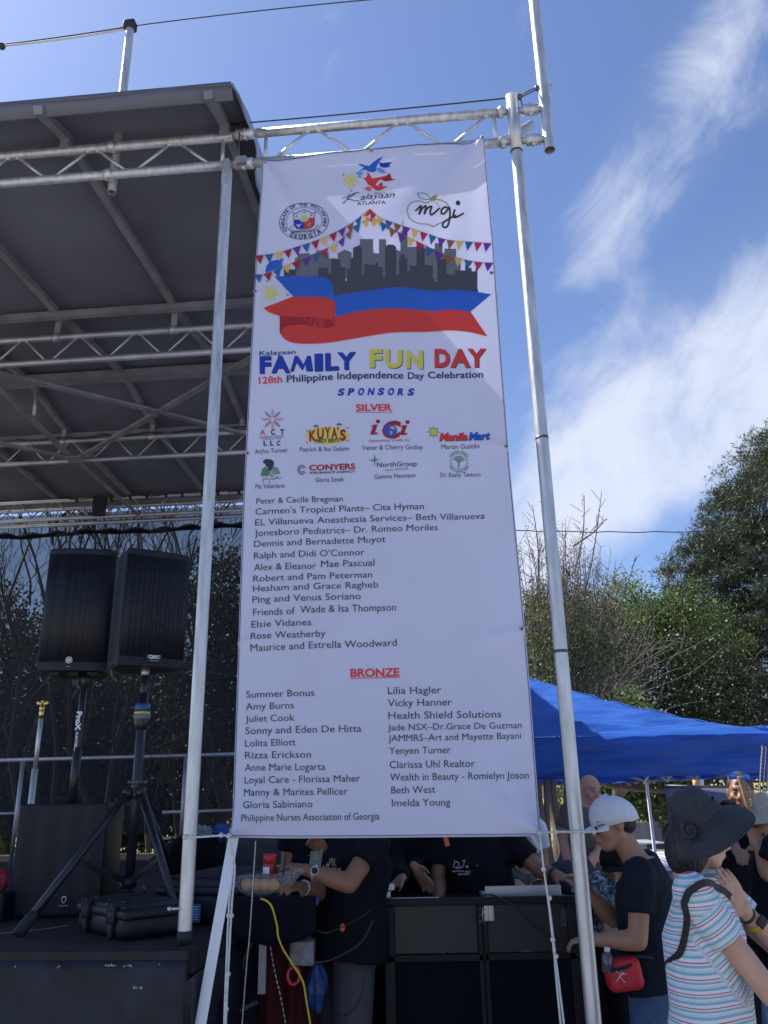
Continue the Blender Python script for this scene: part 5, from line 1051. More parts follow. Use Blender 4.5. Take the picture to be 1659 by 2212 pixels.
def face_parts(root_body, P, sc, hair_m, hairstyle='short', eyes=True):
    if eyes:
        for g in (-1, 1):
            MB().ball(P(g * .031, .0755, .004), .0095 * sc, 10).build('eye', mat('eye_white', (.28, .25, .23), .3, 0, .02, 5), root_body)
            MB().ball(P(g * .031, .0805, .004), .0055 * sc, 8).build('iris', BLK, root_body); limb_mb = MB(); cap(limb_mb, P(g * .016, .085, .026), P(g * .048, .076, .026), .0035 * sc, .003 * sc, 6); limb_mb.build('eyebrow', HAIR, root_body)
        m_ = MB(); cap(m_, P(-.017, .0945, -.058), P(.017, .0945, -.058), .0022 * sc, .0022 * sc, 6); m_.build('lip_line', mat('lip', (.22, .07, .06), .5, 0, .1, 20), root_body)
def person(label, J, skin_t='tan', top=None, bottom=None, sleeve=.62, sc=1.0, voxel=.010, hair=None, hairstyle='short', girth=1.0, face=None, legs=True, longsleeve=False, attr=None, shoes=True, hemdrop=.06, legbend=None, hands=(True, True), hcurl=(.5, .5), hn=None, name='person', eyes=True, hd=(None, None), shorts=False, hsize=.185):
    hp = V3(J['hip']); neck = V3(J['neck']); hc = V3(J['head']); f = unit(J['face'] if face is None else face); shL, shR = V3(J['shL']), V3(J['shR'])
    rt = thing(name, label, 'person', V3([hp[0], hp[1], 0])); sax = unit(shR - shL); up = unit(neck - hp); fr = unit(np.cross(up, sax)) ; bf = fr
    chest = lerp(hp, (shL + shR) / 2, .72); waist = lerp(hp, (shL + shR) / 2, .30); sw = np.linalg.norm(shR - shL) / 2
    def torso(mb, k, ext=0.0, hem=0.0):
        secs = [(hp - up * (.10 + hem), sax, fr, .178 * girth * k * sc + ext * 2.5, .130 * girth * k * sc + ext * 2.5), (hp, sax, fr, .172 * girth * k * sc + ext * 2, .126 * girth * k * sc + ext * 2), (waist + fr * .01, sax, fr, .150 * girth * k * sc + ext, .112 * girth * k * sc + ext), (chest, sax, fr, (sw * .92) * k + ext, .120 * girth * k * sc + ext), ((shL + shR) / 2 - up * .01, sax, fr, sw * .86 * k + ext, .085 * sc * k + ext), ((shL + shR) / 2 + up * .045 * sc, sax, fr, sw * .42 * k + ext, .065 * sc * k + ext)]
        loft(mb, secs)
    mb = MB(); torso(mb, .93)
    limb(mb, [(shL + shR) / 2 - up * .02, neck, lerp(neck, hc, .55)], [.062 * sc, .053 * sc, .05 * sc])
    P = head(mb, hc, J['face'], J.get('hup', up), sc)
    for i, (S, Ek, Wk) in enumerate((('shL', 'elL', 'wrL'), ('shR', 'elR', 'wrR'))):
        if Ek not in J: continue
        e = V3(J[Ek]); w = V3(J[Wk]); limb(mb, [V3(J[S]), e, lerp(e, w, .3), w], [.050 * sc, .040 * sc, .041 * sc, .027 * sc])
        if hands[i]:
            dd_ = hd[i] if hd[i] is not None else (w - e); hand(mb, w, dd_, (hn[i] if hn else (0, 0, -1)), hsize * sc, hcurl[i], .5, 1 if i == 0 else -1)
    lh = hp - up * .02
    hipL = hp - sax * .085 * sc - ZZ * .05; hipR = hp + sax * .085 * sc - ZZ * .05; feet = []
    ff = V3([fr[0], fr[1], 0]); ff = unit(ff)
    for g, hpt in ((-1, hipL), (1, hipR)):
        kn = V3([hpt[0] + ff[0] * .03 + sax[0] * g * .02, hpt[1] + ff[1] * .03 + sax[1] * g * .02, hpt[2] * .52]); an = V3([hpt[0] + sax[0] * g * .03 - ff[0] * .02, hpt[1] + sax[1] * g * .03 - ff[1] * .02, .09])
        if legbend is not None: kn = hpt + ff * .42 + ZZ * -.02; an = V3([kn[0], kn[1], .09])
        feet.append((hpt, kn, an))
        if legs: limb(mb, [hpt, kn, an], [.085 * sc, .058 * sc, .038 * sc]); limb(mb, [an - ZZ * .04, an + ff * .13 - ZZ * .055], [.036, .028])
    body = remesh(mb, voxel, 'body', skin(skin_t), rt, 2)
    if top is not None:
        mb = MB(); torso(mb, 1.0, .006, hemdrop)
        if attr: pass
        for i, (S, Ek, Wk) in enumerate((('shL', 'elL', 'wrL'), ('shR', 'elR', 'wrR'))):
            if Ek not in J: continue
            e = V3(J[Ek]); w = V3(J[Wk]); S_ = V3(J[S])
            if longsleeve: limb(mb, [S_, e, lerp(e, w, .95)], [.070 * sc, .056 * sc, .040 * sc])
            else:
                q = lerp(S_, e, sleeve); d_ = unit(e - S_); mb.ball(S_, .070 * sc, 12); mb.tube([S_, q], 0, 16, True, radii=[.069 * sc, .068 * sc])
        def fold(nm, co, org):
            nrm_ = np.empty(len(nm.vertices) * 3, dtype=np.float32); nm.vertices.foreach_get('normal', nrm_); nrm_ = nrm_.reshape(-1, 3); out_ = co - org
            for i in range(len(out_)):
                q = co[i]; k = mnoise.noise(Vector((q[0] * 7, q[1] * 7, q[2] * 4 + q[0] * 5))) * .010 + mnoise.noise(Vector((q[0] * 17, q[1] * 17, q[2] * 9))) * .004
                out_[i] += nrm_[i] * k
            nm.vertices.foreach_set('co', out_.astype(np.float32).ravel())
            if attr: attr(nm, co)
        remesh(mb, .012 if voxel > .008 else .009, 'shirt', top, rt, 2, fold)
    if bottom is not None and legs:
        mb = MB(); loft(mb, [(hp + up * .05, sax, fr, .140 * girth * sc, .095 * girth * sc), (hp - up * .06, sax, fr, .160 * girth * sc, .112 * girth * sc), (hp - up * .14, sax, fr, .165 * girth * sc, .118 * girth * sc)])
        for hpt, kn, an in feet: limb(mb, [hpt, kn, lerp(kn, an, 0.12 if shorts else .93)], [.100 * sc, .083 * sc, .074 * sc if shorts else .062 * sc])
        remesh(mb, .014, 'trousers', bottom, rt, 2)
    if shoes and legs:
        for hpt, kn, an in feet:
            mb = MB(); limb(mb, [an - ZZ * .05, an + ff * .06 - ZZ * .05, an + ff * .14 - ZZ * .06], [.046, .044, .036]); mb.v = [(a_, b_, max(c_, .004)) for a_, b_, c_ in mb.v]; mb.build('shoe', RUB, rt)
    face_parts(body, P, sc, None, eyes=eyes)
    if hair is not None:
        mb = MB(); fx = unit(J['face']); u_ = unit(V3(J.get('hup', up)) - fx * (V3(J.get('hup', up)) @ fx)); s_ = np.cross(fx, u_); ax = (s_, fx, u_)
        if hairstyle != 'undercap': mb.ball(P(0, -.022, .038), (.081 * sc, .092 * sc, .088 * sc), 16, ax)
        else: mb.ball(P(0, -.050, -.008), (.074 * sc, .060 * sc, .060 * sc), 14, ax)
        if hairstyle == 'bob': mb.ball(P(0, -.05, -.055), (.088 * sc, .080 * sc, .11 * sc), 14, ax); mb.ball(P(.06, -.02, -.04), (.02, .04, .05), 10, ax); mb.ball(P(-.06, -.02, -.04), (.02, .04, .05), 10, ax)
        elif hairstyle == 'short': mb.ball(P(0, -.055, -.005), (.070 * sc, .052 * sc, .068 * sc), 12, ax)
        remesh(mb, .008, 'hair', hair, rt, 2)
    return rt, P, body, (fr, sax, up)
JEAN = mat('blue_denim', (.055, .10, .20), .8, 0, .2, 20, bump=.4, bscale=200); GREYS = mat('charcoal_shorts', (.055, .055, .065), .8, 0, .15, 10, bump=.3, bscale=15); BLKT = mat('black_trousers', (.008, .009, .013), .8, 0, .2, 10, spec=.2); NAVYT = mat('dark_navy_cotton', (.009, .013, .024), .82, 0, .15, 8, spec=.2, bump=.3, bscale=16)
# ---- woman in striped shirt and dark sun hat
WY = 3.05
def w_(x, y, dy=0): return pY(x - 22, y, WY + dy)
SM = bpy.data.materials.new('striped_cotton'); SM.use_nodes = True; t = SM.node_tree; b = t.nodes['Principled BSDF']; b.inputs['Roughness'].default_value = .85
at_ = t.nodes.new('ShaderNodeAttribute'); at_.attribute_name = 'stripe'; fr_ = t.nodes.new('ShaderNodeMath'); fr_.operation = 'FRACT'; t.links.new(at_.outputs['Fac'], fr_.inputs[0])
cr = t.nodes.new('ShaderNodeValToRGB'); cr.color_ramp.interpolation = 'CONSTANT'; e = cr.color_ramp.elements; e[0].position = 0; e[0].color = (.55, .10, .11, 1); e[1].position = .085; e[1].color = (.66, .68, .72, 1)
for pos, col in ((.30, (.22, .42, .52, 1)), (.50, (.66, .68, .72, 1)), (.575, (.40, .33, .24, 1)), (.61, (.66, .68, .72, 1)), (.74, (.22, .42, .52, 1)), (.90, (.66, .68, .72, 1))):
    q = e.new(pos); q.color = col
t.links.new(fr_.outputs[0], cr.inputs[0]); t.links.new(cr.outputs[0], b.inputs['Base Color'])
nz = t.nodes.new('ShaderNodeTexNoise'); nz.inputs['Scale'].default_value = 18; bp_ = t.nodes.new('ShaderNodeBump'); bp_.inputs['Strength'].default_value = .3; bp_.inputs['Distance'].default_value = .02; t.links.new(nz.outputs[0], bp_.inputs['Height']); t.links.new(bp_.outputs[0], b.inputs['Normal'])
wj = dict(head=w_(1536, 1803), neck=w_(1506, 1884), face=unit([.93, .10, -.22]), hup=[.12, 0, 1], shL=w_(1550, 1908, .17), shR=w_(1516, 1932, -.14), elL=w_(1735, 2075, .08), wrL=w_(1634, 1975, .0), elR=w_(1690, 2150, -.16), wrR=w_(1800, 2110, .05), hip=w_(1562, 2290, .0))
def stripe_attr(nm, co):
    A = nm.attributes.new('stripe', 'FLOAT', 'POINT'); vals = np.zeros(len(co)); S_, E_ = V3(wj['shR']), V3(wj['elR']); d_ = unit(E_ - S_); S2, E2 = V3(wj['shL']), V3(wj['elL']); d2 = unit(E2 - S2); upw = unit(V3(wj['neck']) - V3(wj['hip']))
    for i, q in enumerate(co):
        for (a, dd_) in ((S_, d_), (S2, d2)):
            tt = (q - a) @ dd_; rr_ = np.linalg.norm(q - a - dd_ * tt)
            if tt > .055 and rr_ < .088: vals[i] = tt / .043 + 20.3; break
        else: vals[i] = ((q - w_(1500, 1880)) @ upw + .006 * math.sin(q[0] * 22) + .004 * math.sin(q[2] * 30 + q[1] * 9)) / .0425 + 40
    A.data.foreach_set('value', vals.astype(np.float32))
wr, WP, wbody, (wf, wsx, wup) = person('woman in striped white, blue and red shirt holding her fingers to her cheek', wj, 'light', SM, JEAN, sc=.93, voxel=.0065, hair=HAIR, hairstyle='bob', girth=1.12, attr=stripe_attr, sleeve=.46, hands=(False, True), hcurl=(.15, .6), hemdrop=.12)
# raised hand as part of the continuous skin: forearm end, palm and fingers at the cheek
mb = MB(); w0 = V3(wj['wrL']); hand(mb, w0, V3(w_(1578, 1868, -.04)) - w0, unit([-.55, .75, .1]), .188, .16, .35, -1); remesh(mb, .0045, 'raised_hand', skin('light'), wbody, 2)
# sun hat (lathe with wavy brim)
HATM = mat('dark_slate_straw', (.030, .036, .044), .75, 0, .3, 60, bump=.5, bscale=220)
hax = unit([-.53, .0, .85]); hs = unit(np.cross(hax, [0, 1, 0])); hfw = np.cross(hax, hs); hcn = WP(0, -.012, .052)
hat = thing('sun_hat', 'dark slate pleated sun hat with wide curved brim and fabric rosette', 'hat', hcn - V3([0, 0, .05]))
prf = [(0, .112), (.03, .111), (.055, .104), (.074, .085), (.084, .055), (.090, .02), (.094, -.005), (.104, -.018), (.122, -.026), (.142, -.036), (.160, -.050), (.174, -.064), (.178, -.072)]
prs = []
for i in range(len(prf) - 1):
    for k in range(6): t_ = k / 6; prs.append((lerp(prf[i][0], prf[i + 1][0], t_), lerp(prf[i][1], prf[i + 1][1], t_)))
prs.append(prf[-1]); nn_ = 72; vs = []
for i, (r_, z_) in enumerate(prs):
    for j in range(nn_):
        a = 6.2832 * j / nn_; br_ = max(0, (r_ - .095) / .083); wv = br_ * (.020 * math.sin(2 * a + .9) + .010 * math.sin(3 * a + 2.2)); rid = .0016 * math.sin(i * 2.1) if z_ < .1 else 0
        vs.append(hcn + hs * .90 * ((r_ + rid) * math.cos(a)) * (1.0 if br_ == 0 else 1.0) + hfw * .94 * ((r_ + rid) * math.sin(a)) + hax * (z_ + wv + rid * .6))
nr = len(prs); hb = MB(); hb.add(vs, [(i * nn_ + j, (i + 1) * nn_ + j, (i + 1) * nn_ + (j + 1) % nn_, i * nn_ + (j + 1) % nn_) for i in range(nr - 1) for j in range(nn_)], True)
ho = hb.build('straw_body', HATM, hat); sol = ho.modifiers.new('s', 'SOLIDIFY'); sol.thickness = .003
MB().tube([hcn + hax * (-.002), hcn + hax * .012, hcn + hax * .034], 0, 40, False, radii=[.0900, .0895, .0865]).build('hat_band', mat('dark_band', (.022, .025, .032), .8, 0, .2, 40, bump=.3, bscale=60), hat)
rc = hcn + unit(V3(w_(1482, 1836, -.2)) - hcn) * .112 + hax * .006; mb = MB()
for k in range(7): a = k * .9; mb.tube([rc + (hs * math.cos(a + q) + hax * math.sin(a + q)) * (.008 + k * .0028) - V3([0, .012 - k * .001, 0]) for q in np.linspace(0, 2.4, 8)], .006, 8)
mb.ball(rc, (.02, .012, .018), 10); mb.build('rosette', MATS['dark_band'], hat)
# accessories
wa = V3(wj['wrL']); wd_ = unit(wa - V3(wj['elL']))
def ringband(c, ax, r, h, m_, nm, parent=None, n=20): return MB().tube([V3(c) - unit(ax) * h / 2, V3(c) + unit(ax) * h / 2], r, n).build(nm, m_, parent)
wt = thing('wrist_watch', 'black smart watch with yellow strap on the raised wrist', 'watch', wa - wd_ * .05)
ringband(wa - wd_ * .045, wd_, .0305, .020, mat('yellow_watch_strap', (.55, .36, .03), .5, 0, .05, 30), 'strap', wt); MB().rbox(wa - wd_ * .045 + V3([.012, -.028, .006]), (.018, .006, .018), .004, (unit(np.cross(wd_, [0, -1, 0])), (0, -1, 0), wd_)).build('dial', BLK, wt)
tagset(ringband(wa - wd_ * .008, wd_, .028, .008, WIREB, 'bracelet'), 'thin dark bracelet above the yellow watch strap', 'bracelet')
st_ = [w_(1462, 2090, .04), w_(1474, 2064, -.12), w_(1470, 2010, -.20), w_(1484, 1960, -.235), w_(1510, 1922, -.235), w_(1545, 1905, -.20), w_(1575, 1915, -.10), w_(1590, 1950, .0)]
stp = []
shirt_o = [c for c in wr.children if c.name.startswith('shirt')][0]; so_org = V3(wr.location)
for p in smoothpath(st_, 8):
    ok_, cp_, cn_, _i = shirt_o.closest_point_on_mesh(Vector(p - so_org)); stp.append(V3(cp_) + so_org + V3(cn_) * .004)
for _ in range(6): stp = [stp[0]] + [(stp[i - 1] + stp[i] * 2 + stp[i + 1]) / 4 for i in range(1, len(stp) - 1)] + [stp[-1]]
stp = [p + V3([0, -.006, .002]) for p in stp]
mb = MB(); vs = []
for i, p in enumerate(stp): 
    d = unit(stp[min(i + 1, len(stp) - 1)] - stp[max(i - 1, 0)]); s_ = unit(np.cross(d, [0, -1, 0.15])); vs += [p - s_ * .0105 - V3([0, .004, 0]), p + s_ * .0105 - V3([0, .004, 0]), p + s_ * .0105, p - s_ * .0105]
mb.add(vs, [(i * 4 + a, i * 4 + (a + 1) % 4, (i + 1) * 4 + (a + 1) % 4, (i + 1) * 4 + a) for i in range(len(stp) - 1) for a in range(4)]); tagset(mb.build('shoulder_strap', mat('black_strap', (.012, .012, .015), .7, 0, .1, 40, bump=.3, bscale=300)), 'black bag strap over the shoulder of the striped shirt', 'bag strap')
# ---- man in white cap leaning over the booth
MY = 3.95
def mq(x, y, dy=0): return pY(x, y, MY + dy)
mj = dict(head=mq(1322, 1778), neck=mq(1362, 1840), face=unit([-.95, -.12, -.24]), hup=[-.30, 0, 1], shL=mq(1382, 1886, -.19), shR=mq(1398, 1868, .19), elL=mq(1378, 2032, -.21), wrL=mq(1290, 2030, -.12), elR=mq(1325, 1985, .20), wrR=mq(1270, 1925, .12), hip=mq(1405, 2058))
mr, MP, mbody, (mf, msx, mup) = person('man in white cap and black T-shirt with a red waist bag, leaning left', mj, 'tan', NAVYT, JEAN, sc=1.0, voxel=.0085, hair=HAIR, hairstyle='undercap', sleeve=.60, hcurl=(.9, .6), hn=[(-.3, .3, -.9), (-.2, -.2, -.9)], girth=1.03, hemdrop=.03)
fx = unit(mj['face']); ux = unit(V3(mj['hup']) - fx * (V3(mj['hup']) @ fx)); sxx = np.cross(fx, ux)
capm = mat('white_cap_cotton', (.62, .64, .70), .8, 0, .05, 20, bump=.25, bscale=40)
cp = thing('baseball_cap', 'plain white baseball cap worn by the man behind the tall post', 'cap', MP(0, 0, .03))
def cap_hat(cp, P, s_, f_, u_, m_, sc=1.0, bill=True):
    mb = MB(); n = 32; vs = []
    for i in range(9):
        ph = math.radians(90 - i * 11.5)
        for j in range(n):
            a = 6.2832 * j / n; r_ = math.cos(ph) if i else .001; vs.append(P(0, -.016, .018) + s_ * .092 * sc * math.cos(a) * math.cos(ph) + f_ * .110 * sc * math.sin(a) * math.cos(ph) + u_ * ((.100 + .006 * math.sin(a)) * sc * max(0, math.sin(ph)) ** .85 - .012 * (ph < 0) + .0025 * math.cos(6 * a) * math.cos(ph) - .010 * (1 - math.sin(a)) * math.cos(ph) ** 2))
    mb.add(vs, [(i * n + j, (i + 1) * n + j, (i + 1) * n + (j + 1) % n, i * n + (j + 1) % n) for i in range(8) for j in range(n)] + [tuple(range(n))], True); o = mb.build('crown', m_, cp); sl = o.modifiers.new('s', 'SOLIDIFY'); sl.thickness = .003
    if bill:
        def bl(u, v): x_ = (u * 2 - 1); return P(0, 0, .022) + s_ * x_ * .074 * sc + f_ * (.080 * sc * math.sqrt(max(0, 1 - (x_ * .85) ** 2)) + v * .078 * sc * math.sqrt(max(0, 1 - x_ * x_ * .98))) + u_ * (-.004 - .018 * x_ * x_ - .016 * v)
        MB().grid(bl, 20, 6, -u_ * .003).build('bill', m_, cp)
    MB().ball(P(0, -.016, .018) + u_ * .103 * sc, .007, 8).build('top_button', m_, cp)
cap_hat(cp, MP, sxx, fx, ux, capm)
gl_ = thing('glasses', 'dark rimmed glasses worn by the man in the white cap', 'glasses', MP(0, .09, 0))
for g in (-1, 1): MB().rbox(MP(g * .034, .097, -.006), (.024, .003, .016), .006, (sxx, fx, ux)).build('lens', BLK, gl_); MB().tube([MP(g * .058, .092, .01), MP(g * .077, .0, .008)], .0025, 6).build('temple', BLK, gl_)
wb = thing('waist_bag', 'red waist bag with white figure mark hanging at the belly of the man', 'waist bag', mq(1348, 2100, -.16))
RB = mat('red_nylon', (.50, .02, .03), .5, 0, .15, 10, bump=.4, bscale=25)
MB().rbox(mq(1346, 2103, -.17), (.072, .045, .062), .03, (unit([.96, -.2, .15]), (0, 1, 0), unit([-.15, 0, .98]))).build('pouch', RB, wb); MB().tube(smoothpath([mq(1318, 2096, -.22), mq(1345, 2092, -.225), mq(1376, 2078, -.21)], 5), .006, 6).build('zip', BLK, wb)
MB().tube(smoothpath([mq(1326, 2070, -.16), mq(1380, 2066, -.18), mq(1425, 2074, -.15), mq(1452, 2082, -.06)], 6), .011, 8).build('belt', BLK, wb)
for st2 in ([(-.018, .02), (0, .028), (.012, .014), (-.006, .004), (.014, -.018)], [(-.002, .010), (-.02, -.014)], [(-.012, .016), (.022, .012)]): MB().tube([mq(1342, 2112, -.22) + V3([a, 0, b]) for a, b in st2], .0016, 5).build('white_mark', WHITE, wb)
MB().tube([mq(1311, 2056, -.2), mq(1312, 2046, -.2)], .012, 12).build('bottle_cap', WHITE, wb); MB().tube([mq(1312, 2100, -.2), mq(1311, 2062, -.2), mq(1311, 2056, -.2)], .02, 12, radii=[.024, .022, .010]).build('bottle', mat('dark_bottle', (.10, .09, .12), .1, 0, .1, 10, spec=.8), wb)
# ---- man reaching into the bread bag
AY = 4.42
def aq(x, y, dy=0): q = cE_(x, y); return pY(q[0], q[1], AY + dy)
aj = dict(head=aq(1060, -170), neck=aq(1120, 60), face=unit([-.85, -.3, -.4]), shL=aq(1235, 335, -.22), shR=aq(1000, 290, .2), elL=aq(1035, 655, -.36), wrL=aq(735, 560, -.30), elR=aq(860, 720, -.05), wrR=aq(665, 685, -.24), hip=aq(1030, 955))
ar, AP, ab_, _a = person('man in black T-shirt and grey shorts reaching into the bread bag', aj, 'brown', CLOTHT, GREYS, sc=1.08, voxel=.0085, hair=HAIR, girth=1.28, sleeve=.56, hcurl=(.55, .9), hn=[(-.3, .2, -.9), (-.2, .4, -.8)], shorts=True, hemdrop=.04)
def print_on(o, pts, w, m_=WHITE, nm='shirt_print'):
    mb = MB(); P = smoothpath(pts, 5); mb.tube(P, w, 5); return mb.build(nm, m_, o)
LP = mat('gold_print', (.30, .22, .13), .6, 0, .2, 30); SY = AY - .235
def aS(x, y): q = cE_(x, y); return pY(q[0], q[1], SY)
for pts in ([(880, 515), (890, 470), (905, 462)], [(908, 460), (902, 500), (915, 522)], [(925, 462), (918, 500), (935, 520)]): print_on(ar, [aS(*p) for p in pts], .0035, LP)
for pts in ([(836, 510), (846, 556), (868, 500), (880, 560)], [(892, 530), (894, 552)], [(905, 552), (912, 532), (922, 552), (930, 534), (938, 552)], [(948, 544), (958, 536), (950, 552), (970, 536)]): print_on(ar, [aS(*p) for p in pts], .0016)
wa2 = V3(aj['wrL']); wd2 = unit(wa2 - V3(aj['elL'])); ww = thing('steel_watch', 'steel wristwatch on the arm reaching for the bread bag', 'watch', wa2)
MB().tube([wa2 - wd2 * .035, wa2 - wd2 * .018], .037, 18).build('bracelet_links', ALU, ww); MB().cyl(wa2 - wd2 * .027 + V3([.0, -.034, .012]), (0, -1, .2), .019, .012, 20).build('case', ALU, ww); MB().cyl(wa2 - wd2 * .027 + V3([.0, -.041, .013]), (0, -1, .2), .015, .003, 20).build('dial', BLK, ww)
wa3 = V3(aj['wrR']); wd3 = unit(wa3 - V3(aj['elR'])); tagset(ringband(wa3 - wd3 * .02, wd3, .036, .005, WHITE, 'bracelet'), 'thin pale bracelet on the wrist beside the bread bag', 'bracelet')
tagset(MB().tube([aq(525, 590, -.45), aq(545, 425, -.45)], .0035, 6).build('plastic_knife', BLK), 'black plastic knife held upright beside the red jar', 'knife')
tagset(MB().ball(aS(982, 995), (.013, .006, .018), 10).build('orange_tag', mat('orange_plastic', (.75, .13, .03), .5, 0, .1, 10)), 'small orange plastic tag hanging from a wire at the black shirt hem', 'tag')
# banknotes held by the hidden helper, and that helper
hy = 4.72
def hq(x, y, dy=0): q = cE_(x, y); return pY(q[0], q[1], hy + dy)
hj = dict(head=hq(820, -150), neck=hq(800, 30), face=unit([0, -1, -.2]), shL=hq(960, 170), shR=hq(600, 170), elL=hq(930, 480, -.02), wrL=hq(860, 420, -.26), elR=hq(560, 560), wrR=hq(700, 700, -.1), hip=hq(790, 900))
person('person in black holding banknotes behind the man at the bread bag', hj, 'tan', CLOTHT, BLKT, voxel=.011, hair=HAIR, longsleeve=False, sleeve=.6, hn=[(0, -1, 0), (0, -1, 0)], hd=(V3([-.5, -.4, .5]), None), hcurl=(.8, .6), girth=1.0, eyes=False)
nt_ = thing('banknotes', 'few folded banknotes held up between the two men in black', 'money', hq(775, 470, -.3))
for k in range(3): c = hq(772 + k * 6, 468, -.34 - k * .004); MB().box(c, (.026, .0008, .038), (unit([1, .1, .1 * k]), (0, 1, 0), unit([.12, 0, 1]))).build('note', mat('banknote_green', (.28, .32, .27), .8, 0, .35, 60), nt_)
# ---- man operating the booth
DY_ = 4.98
def dq_(x, y, dy=0): q = cF_(x, y); return pY(q[0], q[1], DY_ + dy)
dj = dict(head=dq_(900, -170, -.02), neck=dq_(850, 60), face=unit([.35, -.85, -.4]), shL=dq_(1110, 335, -.05), shR=dq_(560, 345, .03), elL=dq_(1310, 545, -.12), wrL=dq_(1450, 592, -.22), elR=dq_(535, 640, -.04), wrR=dq_(545, 770, -.2), hip=dq_(860, 980))
dr, DP, dbody, _d = person('man in black printed T-shirt working behind the booth and laptop', dj, 'brown', CLOTHT, BLKT, sc=1.08, voxel=.0085, hair=HAIR, girth=1.25, sleeve=.62, hn=[(0, .1, -1), (0, .2, -1)], hcurl=(.45, .6), hemdrop=.02)
ysf = DY_ - .168
def dS(x, y): q = cF_(x, y); return pY(q[0], q[1], ysf)
PRT = mat('shirt_print_grey', (.45, .45, .47), .7, 0, .2, 40)
for pts in ([(652, 530), (664, 486), (660, 480), (690, 492), (694, 520), (668, 532), (700, 536), (712, 528)], [(722, 478), (748, 476)], [(738, 478), (730, 520), (718, 530), (708, 520)], [(756, 532), (750, 520), (764, 520), (764, 536)], [(832, 514), (844, 520), (836, 532), (858, 520)]): print_on(dr, [dS(*p) for p in pts], .0024, PRT)
for txt_, x0, y0, wd0 in (('LIGHTS &', 645, 565, 100), ('DJ', 750, 568, 36), ('ENT.', 690, 588, 100)):
    p = dS(x0, y0); place_text(MB(), txt_, p - V3([0, .004, 0]), (1, 0, 0), ZZ, wd0 * .00066, .0075, .03).build('shirt_print', PRT, dr)
MB().box(dS(545, 310) + V3([.03, .04, .03]), (.012, .02, .07), (unit([1, 0, .25]), (0, 1, 0), unit([-.25, 0, 1]))).build('orange_collar_edge', MATS['orange_plastic'], dr)
w4 = V3(dj['wrL']); wd4 = unit(w4 - V3(dj['elL'])); tagset(ringband(w4 - wd4 * .02, wd4, .036, .018, WIREB, 'wrist_band'), 'black wristband on the arm stretched over the laptop', 'wristband')
# ---- person in black jacket resting a hand on the booth edge
def kq(x, y, dy=0): q = cF_(x, y); return pY(q[0], q[1], 5.12 + dy)
kj = dict(head=kq(330, -170), neck=kq(330, 50), face=unit([.1, -1, -.2]), shL=kq(470, 230, .02), shR=kq(150, 230), elL=kq(450, 520, .12), wrL=kq(350, 520, -.32), elR=kq(210, 500, -.1), wrR=kq(270, 600, -.42), hip=kq(320, 900, .05))
person('person in black jacket with one hand on the booth corner', kj, 'tan', CLOTHT, BLKT, voxel=.010, hair=HAIR, longsleeve=True, hn=[(-.3, -.8, -.3), (0, 0, -1)], hd=(V3([.55, -.1, -.75]), V3([-.75, -.3, -.5])), hcurl=(.35, .7), eyes=False, girth=.95)
# ---- person in white shirt behind, seated woman in front of them
def zq(x, y, Y): q = cF_(x, y); return pY(q[0], q[1], Y)
WS = mat('white_cotton', (.66, .68, .74), .85, 0, .06, 10, bump=.3, bscale=16); BLUSH = mat('olive_cotton', (.10, .10, .09), .8, 0, .2, 10)
pj = dict(head=zq(1190, 60, 6.3), neck=zq(1190, 140, 6.3), face=unit([-.1, -1, -.1]), shL=zq(1300, 230, 6.3), shR=zq(1085, 230, 6.3), elL=zq(1345, 430, 6.32), wrL=zq(1360, 560, 6.25), elR=zq(1050, 430, 6.3), wrR=zq(1060, 560, 6.2), hip=zq(1195, 700, 6.3))
wr2 = person('person in white T-shirt with round red logo behind the seated woman', pj, 'tan', WS, BLKT, voxel=.012, hair=HAIR, sleeve=.75, eyes=False)[0]
lc = zq(1190, 312, 6.3 - .150); ringp = MB(); ringp.tube([lc + V3([.030 * math.cos(a), 0, .030 * math.sin(a)]) for a in np.linspace(0, 6.2832, 25)], .0022, 5); ringp.build('logo_ring', IRT, wr2)
for pts in ([(-.018, -.014), (0, .02), (.018, -.014), (-.018, -.014)], [(-.008, -.012), (.004, .012), (.012, -.012)], [(-.016, -.02), (.016, -.02)]): MB().tube([lc + V3([a, -.002, b]) for a, b in pts], .0022, 5).build('logo_mark', IRT, wr2)
gj = dict(head=zq(1205, 425, 5.75), neck=zq(1190, 540, 5.78), face=unit([.85, -.5, -.1]), shL=zq(1290, 620, 5.75), shR=zq(1110, 620, 5.72), elL=zq(1310, 800, 5.7), wrL=zq(1250, 850, 5.5), elR=zq(1190, 800, 5.5), wrR=zq(1260, 700, 5.4), hip=zq(1190, 1010, 5.8))
gw, GP, _b, _c = person('grey-haired woman with glasses seated behind the booth', gj, 'pink', BLUSH, BLKT, voxel=.011, hair=HAIRG, hairstyle='short', legbend=1, sleeve=.3, girth=1.05)
gfx = unit(gj['face']); gux = unit(ZZ - gfx * (ZZ @ gfx)); gsx = np.cross(gfx, gux); g2 = thing('glasses', 'thin dark glasses worn by the grey-haired woman', 'glasses', GP(0, .09, 0))
for g in (-1, 1): MB().tube([GP(g * .034, .098, .002) + gsx * .022 * math.cos(a) + gux * .015 * math.sin(a) for a in np.linspace(0, 6.2832, 17)], .002, 5).tube([GP(g * .056, .095, .006), GP(g * .077, .0, .006)], .002, 5).build('rim', BLK, g2)
tagset(MB().box([GP(0, 0, 0)[0], 5.85, .42], (.22, .22, .02), ((1, 0, 0), (0, 1, 0), (0, 0, 1))).build('folding_seat', BLK), 'black seat under the grey-haired woman behind the booth', 'seat')
